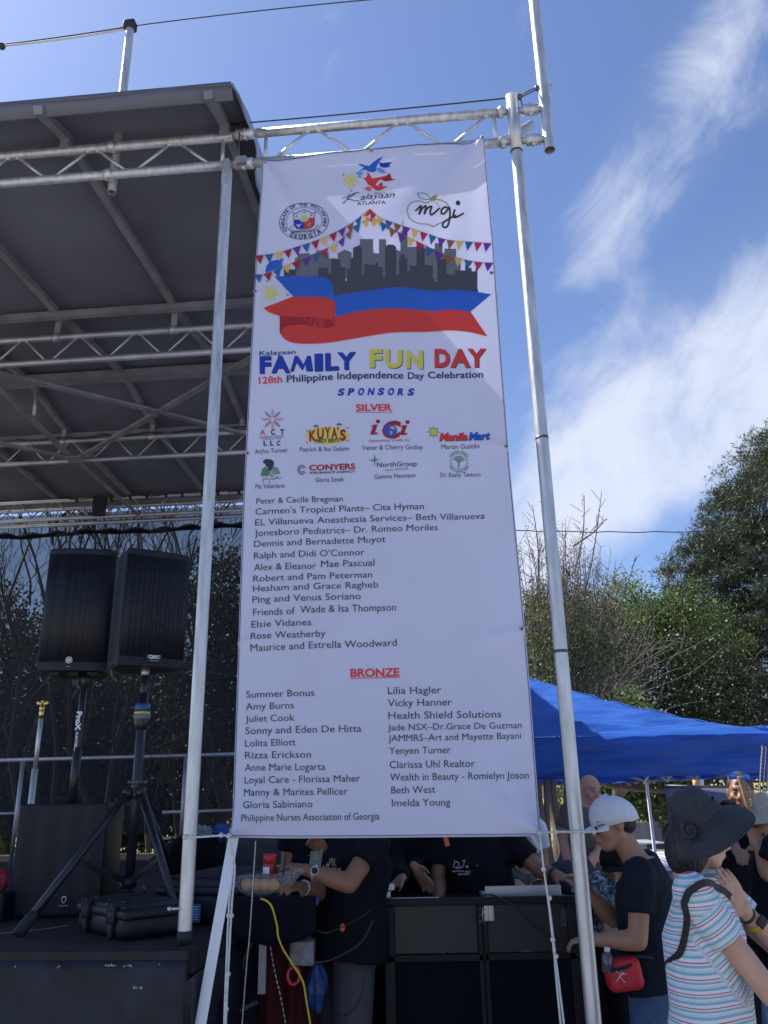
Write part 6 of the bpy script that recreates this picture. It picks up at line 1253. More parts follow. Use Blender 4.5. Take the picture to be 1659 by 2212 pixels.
# ---- seated person in a navy cap, low behind the booth
def gq(x, y, Y): q = cG_(x, y); return pY(q[0], q[1], Y)
nj = dict(head=gq(110, 1150, 5.25), neck=gq(110, 1290, 5.27), face=unit([.15, -.9, -.42]), shL=gq(230, 1380, 5.25), shR=gq(-20, 1380, 5.25), elL=gq(240, 1560, 5.2), wrL=gq(160, 1600, 5.0), elR=gq(-20, 1560, 5.2), wrR=gq(60, 1600, 5.0), hip=gq(105, 1680, 5.35))
nr_, NP, _b, _c = person('person in navy clothes and navy cap crouching behind the laptop', nj, 'tan', NAVYT, BLKT, voxel=.012, hair=None, legbend=1, eyes=False)
nfx = unit(nj['face']); nux = unit(ZZ - nfx * (ZZ @ nfx)); nsx = np.cross(nfx, nux); nc = thing('baseball_cap', 'navy cap with small white letters behind the laptop', 'cap', NP(0, 0, .03))
cap_hat(nc, NP, nsx, nfx, nux, mat('navy_cap_cotton', (.012, .018, .045), .7, 0, .15, 20, bump=.2, bscale=50), 1.25)
place_text(MB(), 'MAC', NP(0, .118, .045) - nsx * .03 + nfx * .012, nsx, nux, .06, .018, .04).build('cap_lettering', WHITE, nc)
# ---- man in grey T-shirt standing in the sun behind the post
tj = dict(head=gq(286, 415, 6.5), neck=gq(262, 505, 6.5), face=unit([.35, -.93, -.1]), shL=gq(350, 585, 6.5), shR=gq(118, 575, 6.5), elL=gq(400, 780, 6.5), wrL=gq(330, 900, 6.35), elR=gq(80, 780, 6.5), wrR=gq(112, 960, 6.4), hip=gq(230, 1030, 6.55))
person('bald man in grey T-shirt standing behind the tall post', tj, 'pink', mat('grey_cotton', (.10, .098, .10), .85, 0, .1, 12, bump=.3, bscale=16), BLKT, voxel=.0095, hair=None, sleeve=.62, hn=[(0, -1, 0), (.3, -.9, 0)], hcurl=(.5, .5), girth=1.1)
# ---- seated man in patterned blue shirt and black cap
PT = bpy.data.materials.new('patterned_blue_cotton'); PT.use_nodes = True; t = PT.node_tree; b = t.nodes['Principled BSDF']; b.inputs['Roughness'].default_value = .8
vo = t.nodes.new('ShaderNodeTexNoise'); vo.inputs['Scale'].default_value = 22; vo.inputs['Detail'].default_value = 3; vo.inputs['Distortion'].default_value = 2.2; tcn = t.nodes.new('ShaderNodeTexCoord'); t.links.new(tcn.outputs['Object'], vo.inputs['Vector']); cr = t.nodes.new('ShaderNodeValToRGB'); cr.color_ramp.elements[0].position = .42; cr.color_ramp.elements[1].position = .56; cr.color_ramp.elements[0].color = (.03, .05, .09, 1); cr.color_ramp.elements[1].color = (.22, .33, .42, 1); q = cr.color_ramp.elements.new(.66); q.color = (.5, .55, .6, 1); t.links.new(vo.outputs[0], cr.inputs[0]); t.links.new(cr.outputs[0], b.inputs['Base Color'])
sj = dict(head=gq(480, 975, 5.2), neck=gq(470, 1060, 5.2), face=unit([-.35, -.9, -.2]), shL=gq(540, 1120, 5.2), shR=gq(365, 1130, 5.2), elL=gq(560, 1320, 5.2), wrL=gq(480, 1420, 5.0), elR=gq(350, 1330, 5.2), wrR=gq(420, 1430, 5.0), hip=gq(470, 1560, 5.25))
sr, SPf, _b, _c = person('seated man in blue patterned shirt and black cap behind the white-capped man', sj, 'tan', PT, BLKT, voxel=.0105, hair=HAIR, hairstyle='undercap', sleeve=.6, legbend=1, girth=1.0)
sfx = unit(sj['face']); sux = unit(ZZ - sfx * (ZZ @ sfx)); ssx = np.cross(sfx, sux); sc_ = thing('baseball_cap', 'black cap with pale edge on the man in the patterned shirt', 'cap', SPf(0, 0, .03)); cap_hat(sc_, SPf, ssx, sfx, sux, BLKT)
# ---- person in black beyond the sun hat
def fq(x, y, Y): q = cG_(x, y); return pY(q[0], q[1], Y)
rj = dict(head=fq(1445, 425, 5.4), neck=fq(1455, 500, 5.42), face=unit([-.4, -.9, -.1]), shL=fq(1600, 600, 5.4), shR=fq(1360, 560, 5.4), elL=fq(1640, 800, 5.35), wrL=fq(1590, 830, 5.1), elR=fq(1340, 760, 5.3), wrR=fq(1420, 870, 5.1), hip=fq(1490, 1150, 5.45))
rr2, RP, _b, _c = person('person in black shirt with round yellow badge beyond the sun hat', rj, 'brown', CLOTHT, BLKT, voxel=.010, hair=HAIR, sleeve=.7, girth=1.1)
bg_ = fq(1528, 505, 5.4 - .145); MB().tube([bg_ + V3([.017 * math.cos(a), 0, .017 * math.sin(a)]) for a in np.linspace(0, 6.2832, 21)], .0025, 5).ball(bg_, (.008, .003, .008), 8).build('round_badge', mat('badge_yellow', (.42, .40, .10), .6), rr2)
rfx = unit(rj['face']); rux = unit(ZZ - rfx * (ZZ @ rfx)); rsx = np.cross(rfx, rux); g3 = thing('sunglasses', 'blue mirrored sunglasses pushed up on the head of the person in black', 'sunglasses', RP(0, .08, .08))
for g in (-1, 1): MB().rbox(RP(g * .034, .066, .098), (.026, .004, .018), .007, (rsx, rfx, rux)).build('lens', mat('blue_mirror', (.05, .25, .8), .15, .5, .1, 10), g3)
tagset(MB().rbox(fq(1480, 440, 5.05), (.012, .012, .10), .003, (unit([1, 0, .15]), (0, 1, 0), unit([-.15, 0, 1]))).build('wooden_pole', MATS['raw_wood']), 'upright wooden handle in front of the person with blue sunglasses', 'handle')
# ---- person cut off by the right edge
ej = dict(head=fq(1700, 660, 4.3), neck=fq(1700, 760, 4.3), face=unit([-.9, .2, -.1]), shL=fq(1720, 850, 4.15), shR=fq(1720, 850, 4.5), elL=fq(1660, 1050, 4.15), wrL=fq(1600, 880, 4.2), elR=fq(1680, 1100, 4.5), wrR=fq(1600, 1220, 4.4), hip=fq(1740, 1350, 4.3))
er, EP, _b, _c = person('person in black cut off by the right edge, wearing a pale straw hat', ej, 'tan', CLOTHT, BLKT, voxel=.011, hair=None, sleeve=.6, hcurl=(.8, .8), eyes=False)
efx = unit(ej['face']); eux = unit(ZZ - efx * (ZZ @ efx)); esx = np.cross(efx, eux); eh = thing('straw_hat', 'pale straw hat cut off by the right edge of the photo', 'hat', EP(0, 0, .05))
PS = mat('pale_straw', (.40, .38, .33), .8, 0, .15, 60, bump=.5, bscale=200); hh = MB(); prr = [(0, .10), (.05, .098), (.078, .075), (.088, .02), (.092, 0), (.12, -.012), (.15, -.03), (.155, -.035)]; n = 40; vs = []
for r_, z_ in prr:
    for j in range(n): a = 6.2832 * j / n; vs.append(EP(0, -.01, .045) + esx * r_ * math.cos(a) + efx * r_ * math.sin(a) + eux * z_)
hh.add(vs, [(i * n + j, (i + 1) * n + j, (i + 1) * n + (j + 1) % n, i * n + (j + 1) % n) for i in range(len(prr) - 1) for j in range(n)], True); o = hh.build('hat_body', PS, eh); sl = o.modifiers.new('s', 'SOLIDIFY'); sl.thickness = .004
tagset(MB().tube([fq(1582, 1240, 4.3), fq(1580, 1200, 4.3), fq(1580, 1190, 4.3)], .02, 14, radii=[.022, .021, .009]).tube([fq(1580, 1190, 4.3), fq(1580, 1178, 4.3)], .011, 12).build('water_bottle', mat('clear_water_bottle', (.35, .42, .5), .1, 0, .1, 10, spec=.8)), 'small clear water bottle with cap near the right edge', 'bottle')
# ================================================================== TENT, SIGNS, BACKGROUND
BLU = mat('blue_canopy_fabric', (.030, .135, .54), .5, 0, .16, 3, bump=.8, bscale=4.5, transl=.45, stretch=(1, 1, 5))
BLU2 = mat('blue_canopy_fabric_light', (.03, .14, .62), .5, 0, .12, 3, transl=.4)
def canopy(label, C, half, zv, ze, za, m_, wrinkles=.012, parts=True):
    """C = front right corner (x, y)"""
    x1, y0 = C; x0 = x1 - 2 * half; y1 = y0 + 2 * half; ap = V3([x1 - half, y0 + half, za]); tn = thing('canopy_tent', label, 'tent', V3([x1 - half, y0 + half, 0]))
    def fall(u, a, b, v, sag):
        e_ = lerp(V3([*a, ze]), V3([*b, ze]), u); p = lerp(e_, ap, v); p[2] += -sag * math.sin(math.pi * v) * (.6 + .4 * math.sin(math.pi * u)) + .07 * mnoise.noise(Vector((u * 2.5, v * 16, 3))) * (1 - v) + .02 * mnoise.noise(Vector((u * 7, v * 40, 9))) * (1 - v) + wrinkles * math.sin(v * 38 + u * 5 + 2 * math.sin(u * 7)) * (1 - v) * .8 + wrinkles * .8 * math.sin(u * 4 + v * 61 + 1.5 * math.sin(u * 11)) * (1 - v); return p
    for a, b in (((x0, y0), (x1, y0)), ((x1, y0), (x1, y1)), ((x1, y1), (x0, y1)), ((x0, y1), (x0, y0))):
        MB().grid(lambda u, v: fall(u, a, b, v, .10), 40, 60).build('roof_panel', m_, tn)
        d_ = unit(V3([b[0] - a[0], b[1] - a[1], 0])); nrm = V3([d_[1], -d_[0], 0])
        MB().grid(lambda u, v: lerp(V3([*a, ze]), V3([*b, ze]), u) + nrm * (.004 + .02 * v + .012 * math.sin(u * 19 + v * 5 + 2 * math.sin(u * 7)) * v + .004 * math.sin(u * 67) * v + .030 * mnoise.noise(Vector((u * 5, v * 3.2 + u * 1.5, 1))) + .016 * mnoise.noise(Vector((u * 14, v * 9 + u * 4, 5)))) - ZZ * ((ze - zv) + .02 * math.sin(u * 3.14)) * v, 90, 14, nrm * .002).build('valance', m_, tn)
    for a in ((x0, y0), (x1, y0), (x1, y1), (x0, y1)): MB().tube([fall(0, a, a, k / 20, .10) + V3([0, 0, .004]) for k in range(21)], .006, 6).build('hip_seam', m_, tn)
    if parts:
        for x_, y_ in ((x0, y0), (x1, y0), (x1, y1), (x0, y1)): MB().box([x_ + (.03 if x_ == x0 else -.03), y_ + (.03 if y_ == y0 else -.03), ze / 2 - .02], (.016, .016, ze / 2 - .02), ((1, 0, 0), (0, 1, 0), (0, 0, 1))).build('leg', WHITE, tn)
        for a, b in (((x0, y0), (x1, y0)), ((x1, y0), (x1, y1)), ((x0, y1), (x1, y1))):
            A_ = V3([*a, ze - .05]); B_ = V3([*b, ze - .05]); n_ = 4; inn = V3([0, .06, 0]) if a[1] == b[1] == y0 else V3([-.06, 0, 0]) if a[0] == b[0] else V3([0, -.06, 0])
            for k in range(n_):
                p = lerp(A_, B_, k / n_) + inn; q = lerp(A_, B_, (k + 1) / n_) + inn; hi, lo_ = V3([0, 0, 0]), V3([0, 0, -.27])
                for s1_, s2_ in ((hi, lo_), (lo_, hi)): d_ = q + s2_ - p - s1_; MB().box((p + q + s1_ + s2_) / 2, (np.linalg.norm(d_) / 2, .006, .012), (unit(d_), unit(np.cross(d_, ZZ)), unit(np.cross(np.cross(d_, ZZ), d_)))).build('scissor_bar', mat('pale_grey_bar', (.45, .45, .47), .5, .3), tn)
    return tn
canopy('large blue canopy tent right of the tall post', (3.17, 7.0), 1.8, 1.765, 2.075, 2.845, BLU)
canopy('pale blue canopy tent cut off by the right edge', (7.2, 7.6), 1.75, 1.80, 2.10, 2.75, BLU2, .008, False)
# blue-grey roll-up sign behind the hat
sg = thing('display_sign', 'tall blue-grey display sign with faint pink print behind the sun hat', 'sign', gq(1100, 700, 6.2) * V3([1, 1, 0]))
a0 = gq(862, 380, 6.2); a1_ = gq(1380, 390, 6.15)
def sgf(u, v): p = lerp(a0, a1_, u); z1 = lerp(a0[2], a1_[2], u); return V3([p[0], p[1] + .02 * math.sin(u * 3), z1 - (z1 - .1) * v])
SGM = mat('blue_grey_print', (.16, .17, .30), .6, 0, .12, 2.0, transl=.3); MB().grid(sgf, 12, 20, (0, .006, 0)).build('printed_panel', SGM, sg)
PK = mat('pink_grey_print', (.26, .18, .30), .6, 0, .1, 5, transl=.3)
for u0, u1_, v0, v1_ in ((.42, .94, .065, .20), (.5, .7, .22, .235), (.55, .82, .25, .262), (.5, .78, .28, .29)): MB().grid(lambda u, v: sgf(lerp(u0, u1_, u), lerp(v0, v1_, v)) - V3([0, .003, 0]), 6, 4).build('print_patch', PK, sg)
MB().tube([a0 + V3([0, -.004, .004]), a1_ + V3([0, -.004, .004])], .009, 8).build('top_bar', STEELD, sg)
def tube_thing(name, pts, r, m_, label, cat, group=None, smooth_=True):
    return tagset(MB().tube(smoothpath(pts, 6) if smooth_ else pts, r, 8).build(name, m_), label, cat, group)
tube_thing('orange_post', [gq(1095, 330, 6.6), gq(1105, 420, 6.6)], .02, mat('orange_paint', (.65, .26, .05), .5), 'short orange post seen above the blue-grey sign', 'post', smooth_=False)
tube_thing('white_post', [gq(1142, 325, 6.9), gq(1142, 420, 6.9)], .022, WHITE, 'short white post seen above the blue-grey sign', 'post', smooth_=False)
for k in range(3):
    x = (1590, 1618, 1648)[k]; cord('speckled_cord', [gq(x + 25, 60 + k * 10, 4.6), gq(x + 8, 300, 4.6), gq(x - 2, 620, 4.6), gq(x - 10 + 8 * k, 1050, 4.6)], .0045, 'black cord with white flecks hanging from the tent corner, %s one' % ('left', 'middle', 'right')[k], per=.02)
# ---- power lines
def line_px(x0, y0, Y0, x1, y1, Y1, r, label):
    p = pY(x0, y0, Y0); q = pY(x1, y1, Y1); pts = [lerp(p, q, k / 24) - ZZ * .25 * 4 * (k / 24) * (1 - k / 24) * .3 + ZZ * .012 * math.sin(k * 2.2) for k in range(25)]; tagset(MB().tube(pts, r, 6).build('power_line', WIREB), label, 'power line')
line_px(1000, 1143, 14, 1800, 1139, 15, .009, 'thin power line crossing the sky at pine height')
line_px(1300, 1529, 22, 1800, 1510, 22, .018, 'upper power line of the group above the blue tent')
line_px(1300, 1566, 22, 1800, 1546, 22, .016, 'middle power line of the group above the blue tent')
line_px(1380, 1584, 22, 1800, 1552, 22, .014, 'lowest power line of the group above the blue tent')
line_px(1300, 1392, 21, 1800, 1386, 21, .007, 'faint thin wire in front of the pine')
# ---- foliage
def leaf_mat(name, c0, c1, tr=.35, rough=.5):
    mt = bpy.data.materials.new(name); mt.use_nodes = True; t = mt.node_tree; b = t.nodes['Principled BSDF']; b.inputs['Roughness'].default_value = rough; b.inputs['Specular IOR Level'].default_value = .35
    at = t.nodes.new('ShaderNodeAttribute'); at.attribute_name = 'tone'; cr = t.nodes.new('ShaderNodeValToRGB'); cr.color_ramp.elements[0].color = (*c0, 1); cr.color_ramp.elements[1].color = (*c1, 1); t.links.new(at.outputs['Fac'], cr.inputs[0]); t.links.new(cr.outputs[0], b.inputs['Base Color'])
    trn = t.nodes.new('ShaderNodeBsdfTranslucent'); t.links.new(cr.outputs[0], trn.inputs[0]); mx = t.nodes.new('ShaderNodeMixShader'); mx.inputs[0].default_value = tr; t.links.new(b.outputs[0], mx.inputs[1]); t.links.new(trn.outputs[0], mx.inputs[2]); t.links.new(mx.outputs[0], t.nodes['Material Output'].inputs[0]); return mt
def cards(name, centres, per, spread, lw, ll, m_, parent, needle=False, tone0=None):
    """leaf-sized faces scattered round clump centres"""
    C_ = np.repeat(np.array(centres), per, axis=0) if len(centres) else np.zeros((0, 3)); n = len(C_); P = C_ + RNG.normal(0, 1, (n, 3)) * np.array(spread)
    if needle:
        k = 7; base = np.repeat(P, k, axis=0); D_ = RNG.normal(0, 1, (n * k, 3)); D_[:, 2] += .8; D_ /= np.linalg.norm(D_, axis=1)[:, None]; n2 = n * k
    else:
        base = P; D_ = RNG.normal(0, 1, (n, 3)); D_[:, 2] -= .35; D_ /= np.linalg.norm(D_, axis=1)[:, None]; n2 = n
    A = np.cross(D_, RNG.normal(0, 1, (n2, 3))); A /= np.linalg.norm(A, axis=1)[:, None]; l_ = ll * RNG.uniform(.6, 1.3, (n2, 1)); w = lw * RNG.uniform(.7, 1.2, (n2, 1)); nb = np.cross(A, D_) * l_ * .12
    v = np.stack([base, base + D_ * l_ * .45 + A * w + nb, base + D_ * l_, base + D_ * l_ * .45 - A * w + nb], 1).reshape(-1, 3)
    org = np.array(root_loc(parent)); v = v - org; me = bpy.data.meshes.new(name); me.vertices.add(len(v)); me.vertices.foreach_set('co', v.astype(np.float32).ravel()); me.loops.add(n2 * 4); me.loops.foreach_set('vertex_index', np.arange(n2 * 4, dtype=np.int32)); me.polygons.add(n2); me.polygons.foreach_set('loop_start', np.arange(0, n2 * 4, 4, dtype=np.int32)); me.update(calc_edges=True)
    cid = np.repeat(np.arange(len(centres)), per); ct = RNG.uniform(0, 1, len(centres)); tn = .55 * ct[cid] + .45 * RNG.uniform(0, 1, n); tn = np.repeat(tn, (7 if needle else 1) * 4); at = me.attributes.new('tone', 'FLOAT', 'POINT'); at.data.foreach_set('value', tn.astype(np.float32)); me.materials.append(m_); return link(name, me, parent)
BARK = mat('bark_grey_brown', (.10, .075, .055), .9, 0, .35, 6, bump=.6, bscale=20, stretch=(1, 1, .3)); BARKP = mat('bark_tan', (.22, .16, .11), .8, 0, .3, 5, bump=.4, bscale=14, stretch=(1, 1, .3)); TWG = mat('dry_twig', (.13, .095, .075), .85, 0, .3, 10)
def branches(root, base, tip, r, n, spread, m_, name='trunk', seed=1, levels=2, updir=.5):
    rg = random.Random(seed); mb = MB(); base = V3(base); tip = V3(tip); ends = []
    def grow(p, q, r0, lv):
        Ln = np.linalg.norm(q - p); mid = [p + (q - p) * k / 5 + V3([rg.gauss(0, 1), rg.gauss(0, 1), rg.gauss(0, .4)]) * Ln * .035 * (1 if 0 < k < 5 else 0) for k in range(6)]
        mb.tube(mid, r0, 7 if lv else 10, True, radii=[r0 * (1 - .13 * k) for k in range(6)]); ends.append(q)
        if lv < levels:
            for k in range(n):
                t_ = rg.uniform(.25, 1.0); s_ = p + (q - p) * t_; d_ = unit(V3([rg.gauss(0, 1), rg.gauss(0, 1), rg.gauss(0, .5) + updir])); d_ = unit(d_ * spread + unit(q - p) * (1 - spread)); grow(s_, s_ + d_ * Ln * rg.uniform(.35, .6), r0 * .42, lv + 1)
    grow(base, tip, r, 0); mb.build(name, m_, root); return ends
LEAFD = leaf_mat('leaf_dark_green', (.010, .019, .010), (.050, .066, .024)); LEAFM = leaf_mat('leaf_mid_green', (.030, .055, .015), (.135, .190, .048)); LEAFL = leaf_mat('leaf_light_green', (.065, .105, .03), (.21, .275, .08)); NEED = leaf_mat('pine_needle', (.014, .026, .016), (.070, .088, .040), .2); RUST = leaf_mat('seed_head_brown', (.09, .04, .03), (.22, .10, .07), .2)
def shell(px_pts, Y, rad, n, depth):
    """clump centres around survey points"""
    out_ = []
    for (x, y), r_ in px_pts:
        c = pY(x, y, Y)
        for k in range(int(n * r_)):
            d = RNG.normal(0, 1, 3); d /= np.linalg.norm(d); out_.append(c + d * rad * r_ * RNG.uniform(.55, 1.0) * np.array([1, depth, .9]))
    return out_
def broad_tree(label, pxs, Y, rad, n, per, m_, lw, ll, spread, trunk_px, seed, group='trees beyond the tents', depth=1.0, bark=BARK, levels=2, name='broadleaf_tree'):
    tb_ = pY(*trunk_px, Y); root = thing(name, label, 'tree', V3([tb_[0], Y, 0]), group); c = shell(pxs, Y, rad, n, depth); cards('crown', c, per, spread, lw, ll, m_, root)
    top_ = pY(*pxs[0][0], Y); branches(root, [tb_[0], Y, 0], lerp(V3([tb_[0], Y, 0]), top_, .85), .16, 5, .75, bark, seed=seed, levels=levels); return root
# pine at the right edge
pr0 = pY(1640, 1500, 22)
pine = thing('pine_tree', 'tall dark pine with layered drooping boughs at the right edge', 'tree', V3([pr0[0] + .6, 22, 0]), 'trees beyond the tents')
def bough(x0, y0, x1, y1, n, r=.20): return [pY(lerp(x0, x1, k / (n - 1)), lerp(y0, y1, k / (n - 1)), 22) + RNG.normal(0, 1, 3) * np.array([r, 1.3, r * .55]) for k in range(n)]
ctr = []
for b_ in ((1700, 930, 1640, 960, 18), (1700, 990, 1600, 1040, 34), (1700, 1060, 1545, 1075, 46), (1700, 1120, 1535, 1130, 50), (1680, 1160, 1540, 1170, 40), (1700, 1200, 1470, 1195, 64), (1700, 1250, 1462, 1225, 64), (1690, 1290, 1480, 1270, 54), (1700, 1330, 1470, 1320, 64), (1700, 1370, 1510, 1370, 60), (1700, 1420, 1500, 1420, 50), (1700, 1470, 1540, 1490, 46), (1700, 1530, 1550, 1540, 34), (1700, 1590, 1570, 1585, 24)): ctr += bough(*b_)
cards('crown', ctr, 34, (.17, .28, .09), .010, .15, NEED, pine, needle=True)
mb = MB(); tb_ = V3([pr0[0] + .6, 22.3, 0]); tt_ = pY(1690, 880, 22); mb.tube([tb_, lerp(tb_, tt_, .5), tt_], .2, 10, radii=[.24, .17, .05])
for k in range(26):
    z_ = .28 + .68 * k / 26; p = lerp(tb_, tt_, z_); sg_ = -1 if k % 3 else 1; Ln = 3.2 * (1.15 - z_) * random.uniform(.7, 1.2); mb.tube(smoothpath([p, p + V3([sg_ * Ln * .5, random.uniform(-1, 1), .1]), p + V3([sg_ * Ln, random.uniform(-1.6, 1.2), .35])], 3), .05, 6, radii=[.055 - .008 * j for j in range(7)])
mb.build('trunk', BARK, pine)
broad_tree('bushy mid-green tree just left of the pine', [((1470, 1345), 1.0), ((1440, 1400), 1.1), ((1500, 1420), 1.1), ((1440, 1330), .5)], 19, 1.15, 70, 66, LEAFM, .024, .07, (.17, .20, .13), (1470, 1650), 3)
broad_tree('rounded pale green tree behind the bare branches', [((1330, 1340), 1.0), ((1300, 1400), 1.0), ((1370, 1390), 1.0), ((1345, 1300), .55)], 20, 1.2, 60, 60, LEAFL, .024, .07, (.17, .20, .13), (1330, 1640), 5)
broad_tree('dark dense tree low behind the blue tent', [((1430, 1500), 1.5), ((1340, 1500), 1.4), ((1520, 1540), 1.4), ((1250, 1470), 1.3), ((1600, 1600), 1.2)], 18, 1.15, 66, 60, LEAFD, .028, .075, (.25, .25, .2), (1400, 1690), 7)
broad_tree('light green sapling above the tent slope', [((1330, 1530), 1.0), ((1310, 1560), .7), ((1362, 1560), .7)], 15, .50, 60, 26, LEAFL, .03, .09, (.10, .12, .09), (1330, 1690), 9, levels=1)
broad_tree('dark leafy tree behind the top of the banner post', [((1180, 1450), 1.3), ((1215, 1380), 1.1), ((1160, 1370), 1.0), ((1260, 1420), 1.0), ((1150, 1500), 1.0)], 13, .75, 66, 50, LEAFD, .018, .05, (.18, .2, .16), (1200, 1700), 11)
broad_tree('dark tree seen under the tent edge', [((1400, 1712), 1.0), ((1340, 1700), .8), ((1470, 1700), .8), ((1230, 1700), .8), ((1290, 1700), .8)], 17, .62, 60, 30, LEAFM, .03, .09, (.15, .2, .14), (1405, 1760), 13, levels=1)
# crape myrtle: many upright bare shoots with seed heads
cm_root = thing('crape_myrtle', 'crape myrtle with many bare upright shoots and brown seed heads beside the post', 'tree', pY(1195, 1800, 10.5) * V3([1, 1, 0]), 'trees beyond the tents')
rg = random.Random(4); mb = MB(); heads = []; leafc = []
for k in range(120):
    x0 = rg.uniform(1130, 1330); sx_ = x0 * .5 + 1215 * .5; y1_ = rg.uniform(1120, 1360) + abs(x0 - 1215) * .5; x1_ = x0 + rg.gauss(0, 22); dy_ = rg.uniform(-1.0, 1.0)
    p = pY(sx_ + rg.gauss(0, 14), rg.uniform(1480, 1620), 10.5 + dy_); q = pY(x1_, y1_, 10.5 + dy_); m1 = lerp(p, q, .5) + V3([rg.gauss(0, .08), 0, 0]); P = smoothpath([p, m1, q], 3); mb.tube(P, .012, 5, radii=[.009 - .001 * j for j in range(len(P))])
    for j in range(9):
        t_ = rg.uniform(.35, 1); s_ = lerp(p, q, t_); e_ = s_ + V3([rg.gauss(0, .14), rg.gauss(0, .1), rg.uniform(.05, .30)]); mb.tube([s_, e_], .004, 4, radii=[.0035, .0018]); 
        if rg.random() < .45 and t_ > .65: heads.append(e_)
        if t_ < .75: leafc.append(s_)
for a_, b_ in (((1238, 1380), (1300, 1060)), ((1290, 1400), (1375, 1200)), ((1160, 1300), (1150, 1090)), ((1180, 1300), (1190, 1085)), ((1330, 1420), (1300, 1240)), ((1240, 1240), (1262, 1070)), ((1238, 1180), (1310, 1120))):
    p = pY(*a_, 10.5); q = pY(*b_, 10.6); P = smoothpath([p, lerp(p, q, .5) + V3([.05, 0, 0]), q], 4); mb.tube(P, .012, 5, radii=[.014 - .0012 * j for j in range(len(P))])
    for j in range(9): t_ = .35 + .65 * j / 9; s_ = lerp(p, q, t_); mb.tube([s_, s_ + V3([rg.uniform(-.16, .16), 0, rg.uniform(.06, .2)])], .0035, 4)
mb.build('bare_shoots', TWG, cm_root, kind='stuff'); cards('seed_heads', heads, 16, (.03, .03, .06), .006, .018, RUST, cm_root); cards('leaves', leafc, 12, (.07, .08, .08), .014, .05, LEAFM, cm_root)
for a_, b_, r_ in (((1188, 1860), (1163, 1690), .055), ((1196, 1860), (1195, 1700), .06), ((1203, 1860), (1222, 1690), .05), ((1192, 1870), (1180, 1640), .045)):
    p = pY(*a_, 10.5); p[2] = 0; q = pY(*b_, 10.5); m1 = lerp(p, q, .5) + V3([rg.gauss(0, .04), 0, 0]); w_c = pY(b_[0] + rg.gauss(0, 20), 1500, 10.5); P = smoothpath([p, m1, q, w_c], 4); MB().tube(P, r_, 10, radii=[r_ * (1 - .045 * j) for j in range(len(P))]).build('trunk', BARKP, cm_root)
# arching bare shrub in front of the green trees
sh_root = thing('bare_shrub', 'tangle of thin arching bare branches in front of the green trees', 'shrub', pY(1330, 1600, 12) * V3([1, 1, 0]), 'trees beyond the tents'); mb = MB()
for k in range(130):
    p = pY(rg.uniform(1200, 1420), rg.uniform(1380, 1640), 12 + rg.uniform(-.6, .6)); an_ = rg.gauss(0.1, .75); Ln = rg.uniform(.5, 1.7); q = p + V3([math.sin(an_) * Ln, rg.uniform(-.3, .3), math.cos(an_) * Ln * .8]); m1 = lerp(p, q, .5) + V3([rg.gauss(0, .1) * Ln, 0, Ln * rg.uniform(-.02, .12)]); mb.tube(smoothpath([p, m1, q], 3), .007, 4, radii=[.0055 - .0006 * j for j in range(7)])
mb.build('branches', mat('pale_dry_twig', (.15, .125, .10), .85, 0, .3, 8), sh_root, kind='stuff')
# trees seen through the mesh screen
for i, (label, pxs, Y, rad, m_, tp_) in enumerate((('dark evergreen seen through the mesh right of the speakers', [((470, 1310), .7), ((480, 1420), .9), ((440, 1510), 1.1), ((500, 1550), 1.1), ((490, 1230), .35), ((515, 1340), .6)], 13, .75, LEAFD, (470, 1750)), ('dark tree behind the mesh at the left edge', [((20, 1370), .9), ((70, 1440), 1.0), ((0, 1480), 1.1), ((90, 1540), 1.0), ((30, 1600), 1.0)], 14, .8, LEAFD, (40, 1750)), ('dark tree behind the mesh between the speakers', [((200, 1500), 1.2), ((260, 1560), 1.2), ((320, 1500), 1.1), ((150, 1620), 1.1), ((380, 1560), 1.2), ((290, 1640), 1.2), ((240, 1450), .8)], 15, .9, LEAFD, (250, 1750)), ('low dark hedge tree behind the stage rail', [((60, 1690), 1.0), ((160, 1720), 1.1), ((280, 1730), 1.1), ((340, 1740), 1.1), ((400, 1720), 1.1), ((500, 1710), 1.1), ((220, 1740), 1.1), ((470, 1620), .9), ((0, 1690), 1.0)], 14, .8, LEAFD, (300, 1750)))):
    broad_tree(label, pxs, Y, rad, 46, 50, m_, .03, .08, (.22, .25, .2), tp_, 20 + i, 'trees behind the stage screen')
for i, (x0, x1_, y1_) in enumerate(((105, 118, 1120), (190, 205, 1110), (320, 300, 1130), (60, 72, 1150), (250, 262, 1120), (385, 372, 1130), (150, 150, 1130), (440, 425, 1160))):
    rt_ = thing('bare_tree', 'bare winter tree seen through the mesh screen, %s' % ('behind the left speaker', 'above the gap between the speakers', 'above the right speaker', 'nearest the left edge of the photo', 'second tree right of the speaker gap', 'just left of the corner post', 'between the left speaker and its neighbour tree', 'just right of the corner post')[i], 'tree', pY(x0, 1760, 12) * V3([1, 1, 0]), 'trees behind the stage screen'); b0 = pY(x0, 1760, 12); b0[2] = 0
    branches(rt_, b0, pY(x1_, y1_, 12), .045, 6, .5, BARK, seed=40 + i, levels=3 if i < 6 else 2, updir=.9)
# far tree belt so that the horizon is never bare
fb = []
for k in range(520): x = RNG.uniform(-60, 75); fb.append([x, 62 + RNG.uniform(-4, 4), RNG.uniform(.5, 8.0 + 1.5 * math.sin(x * .21) + 1.0 * math.sin(x * .53))])
o_ = cards('distant_wood', fb, 60, (1.1, 1.1, .9), .16, .42, LEAFD, None if False else thing('tmp_root', 'x', 'x', (0, 62, 0))); rt_ = o_.parent; o_.parent = None; o_.location = (0, 62, 0); bpy.data.objects.remove(rt_); o_['kind'] = 'stuff'
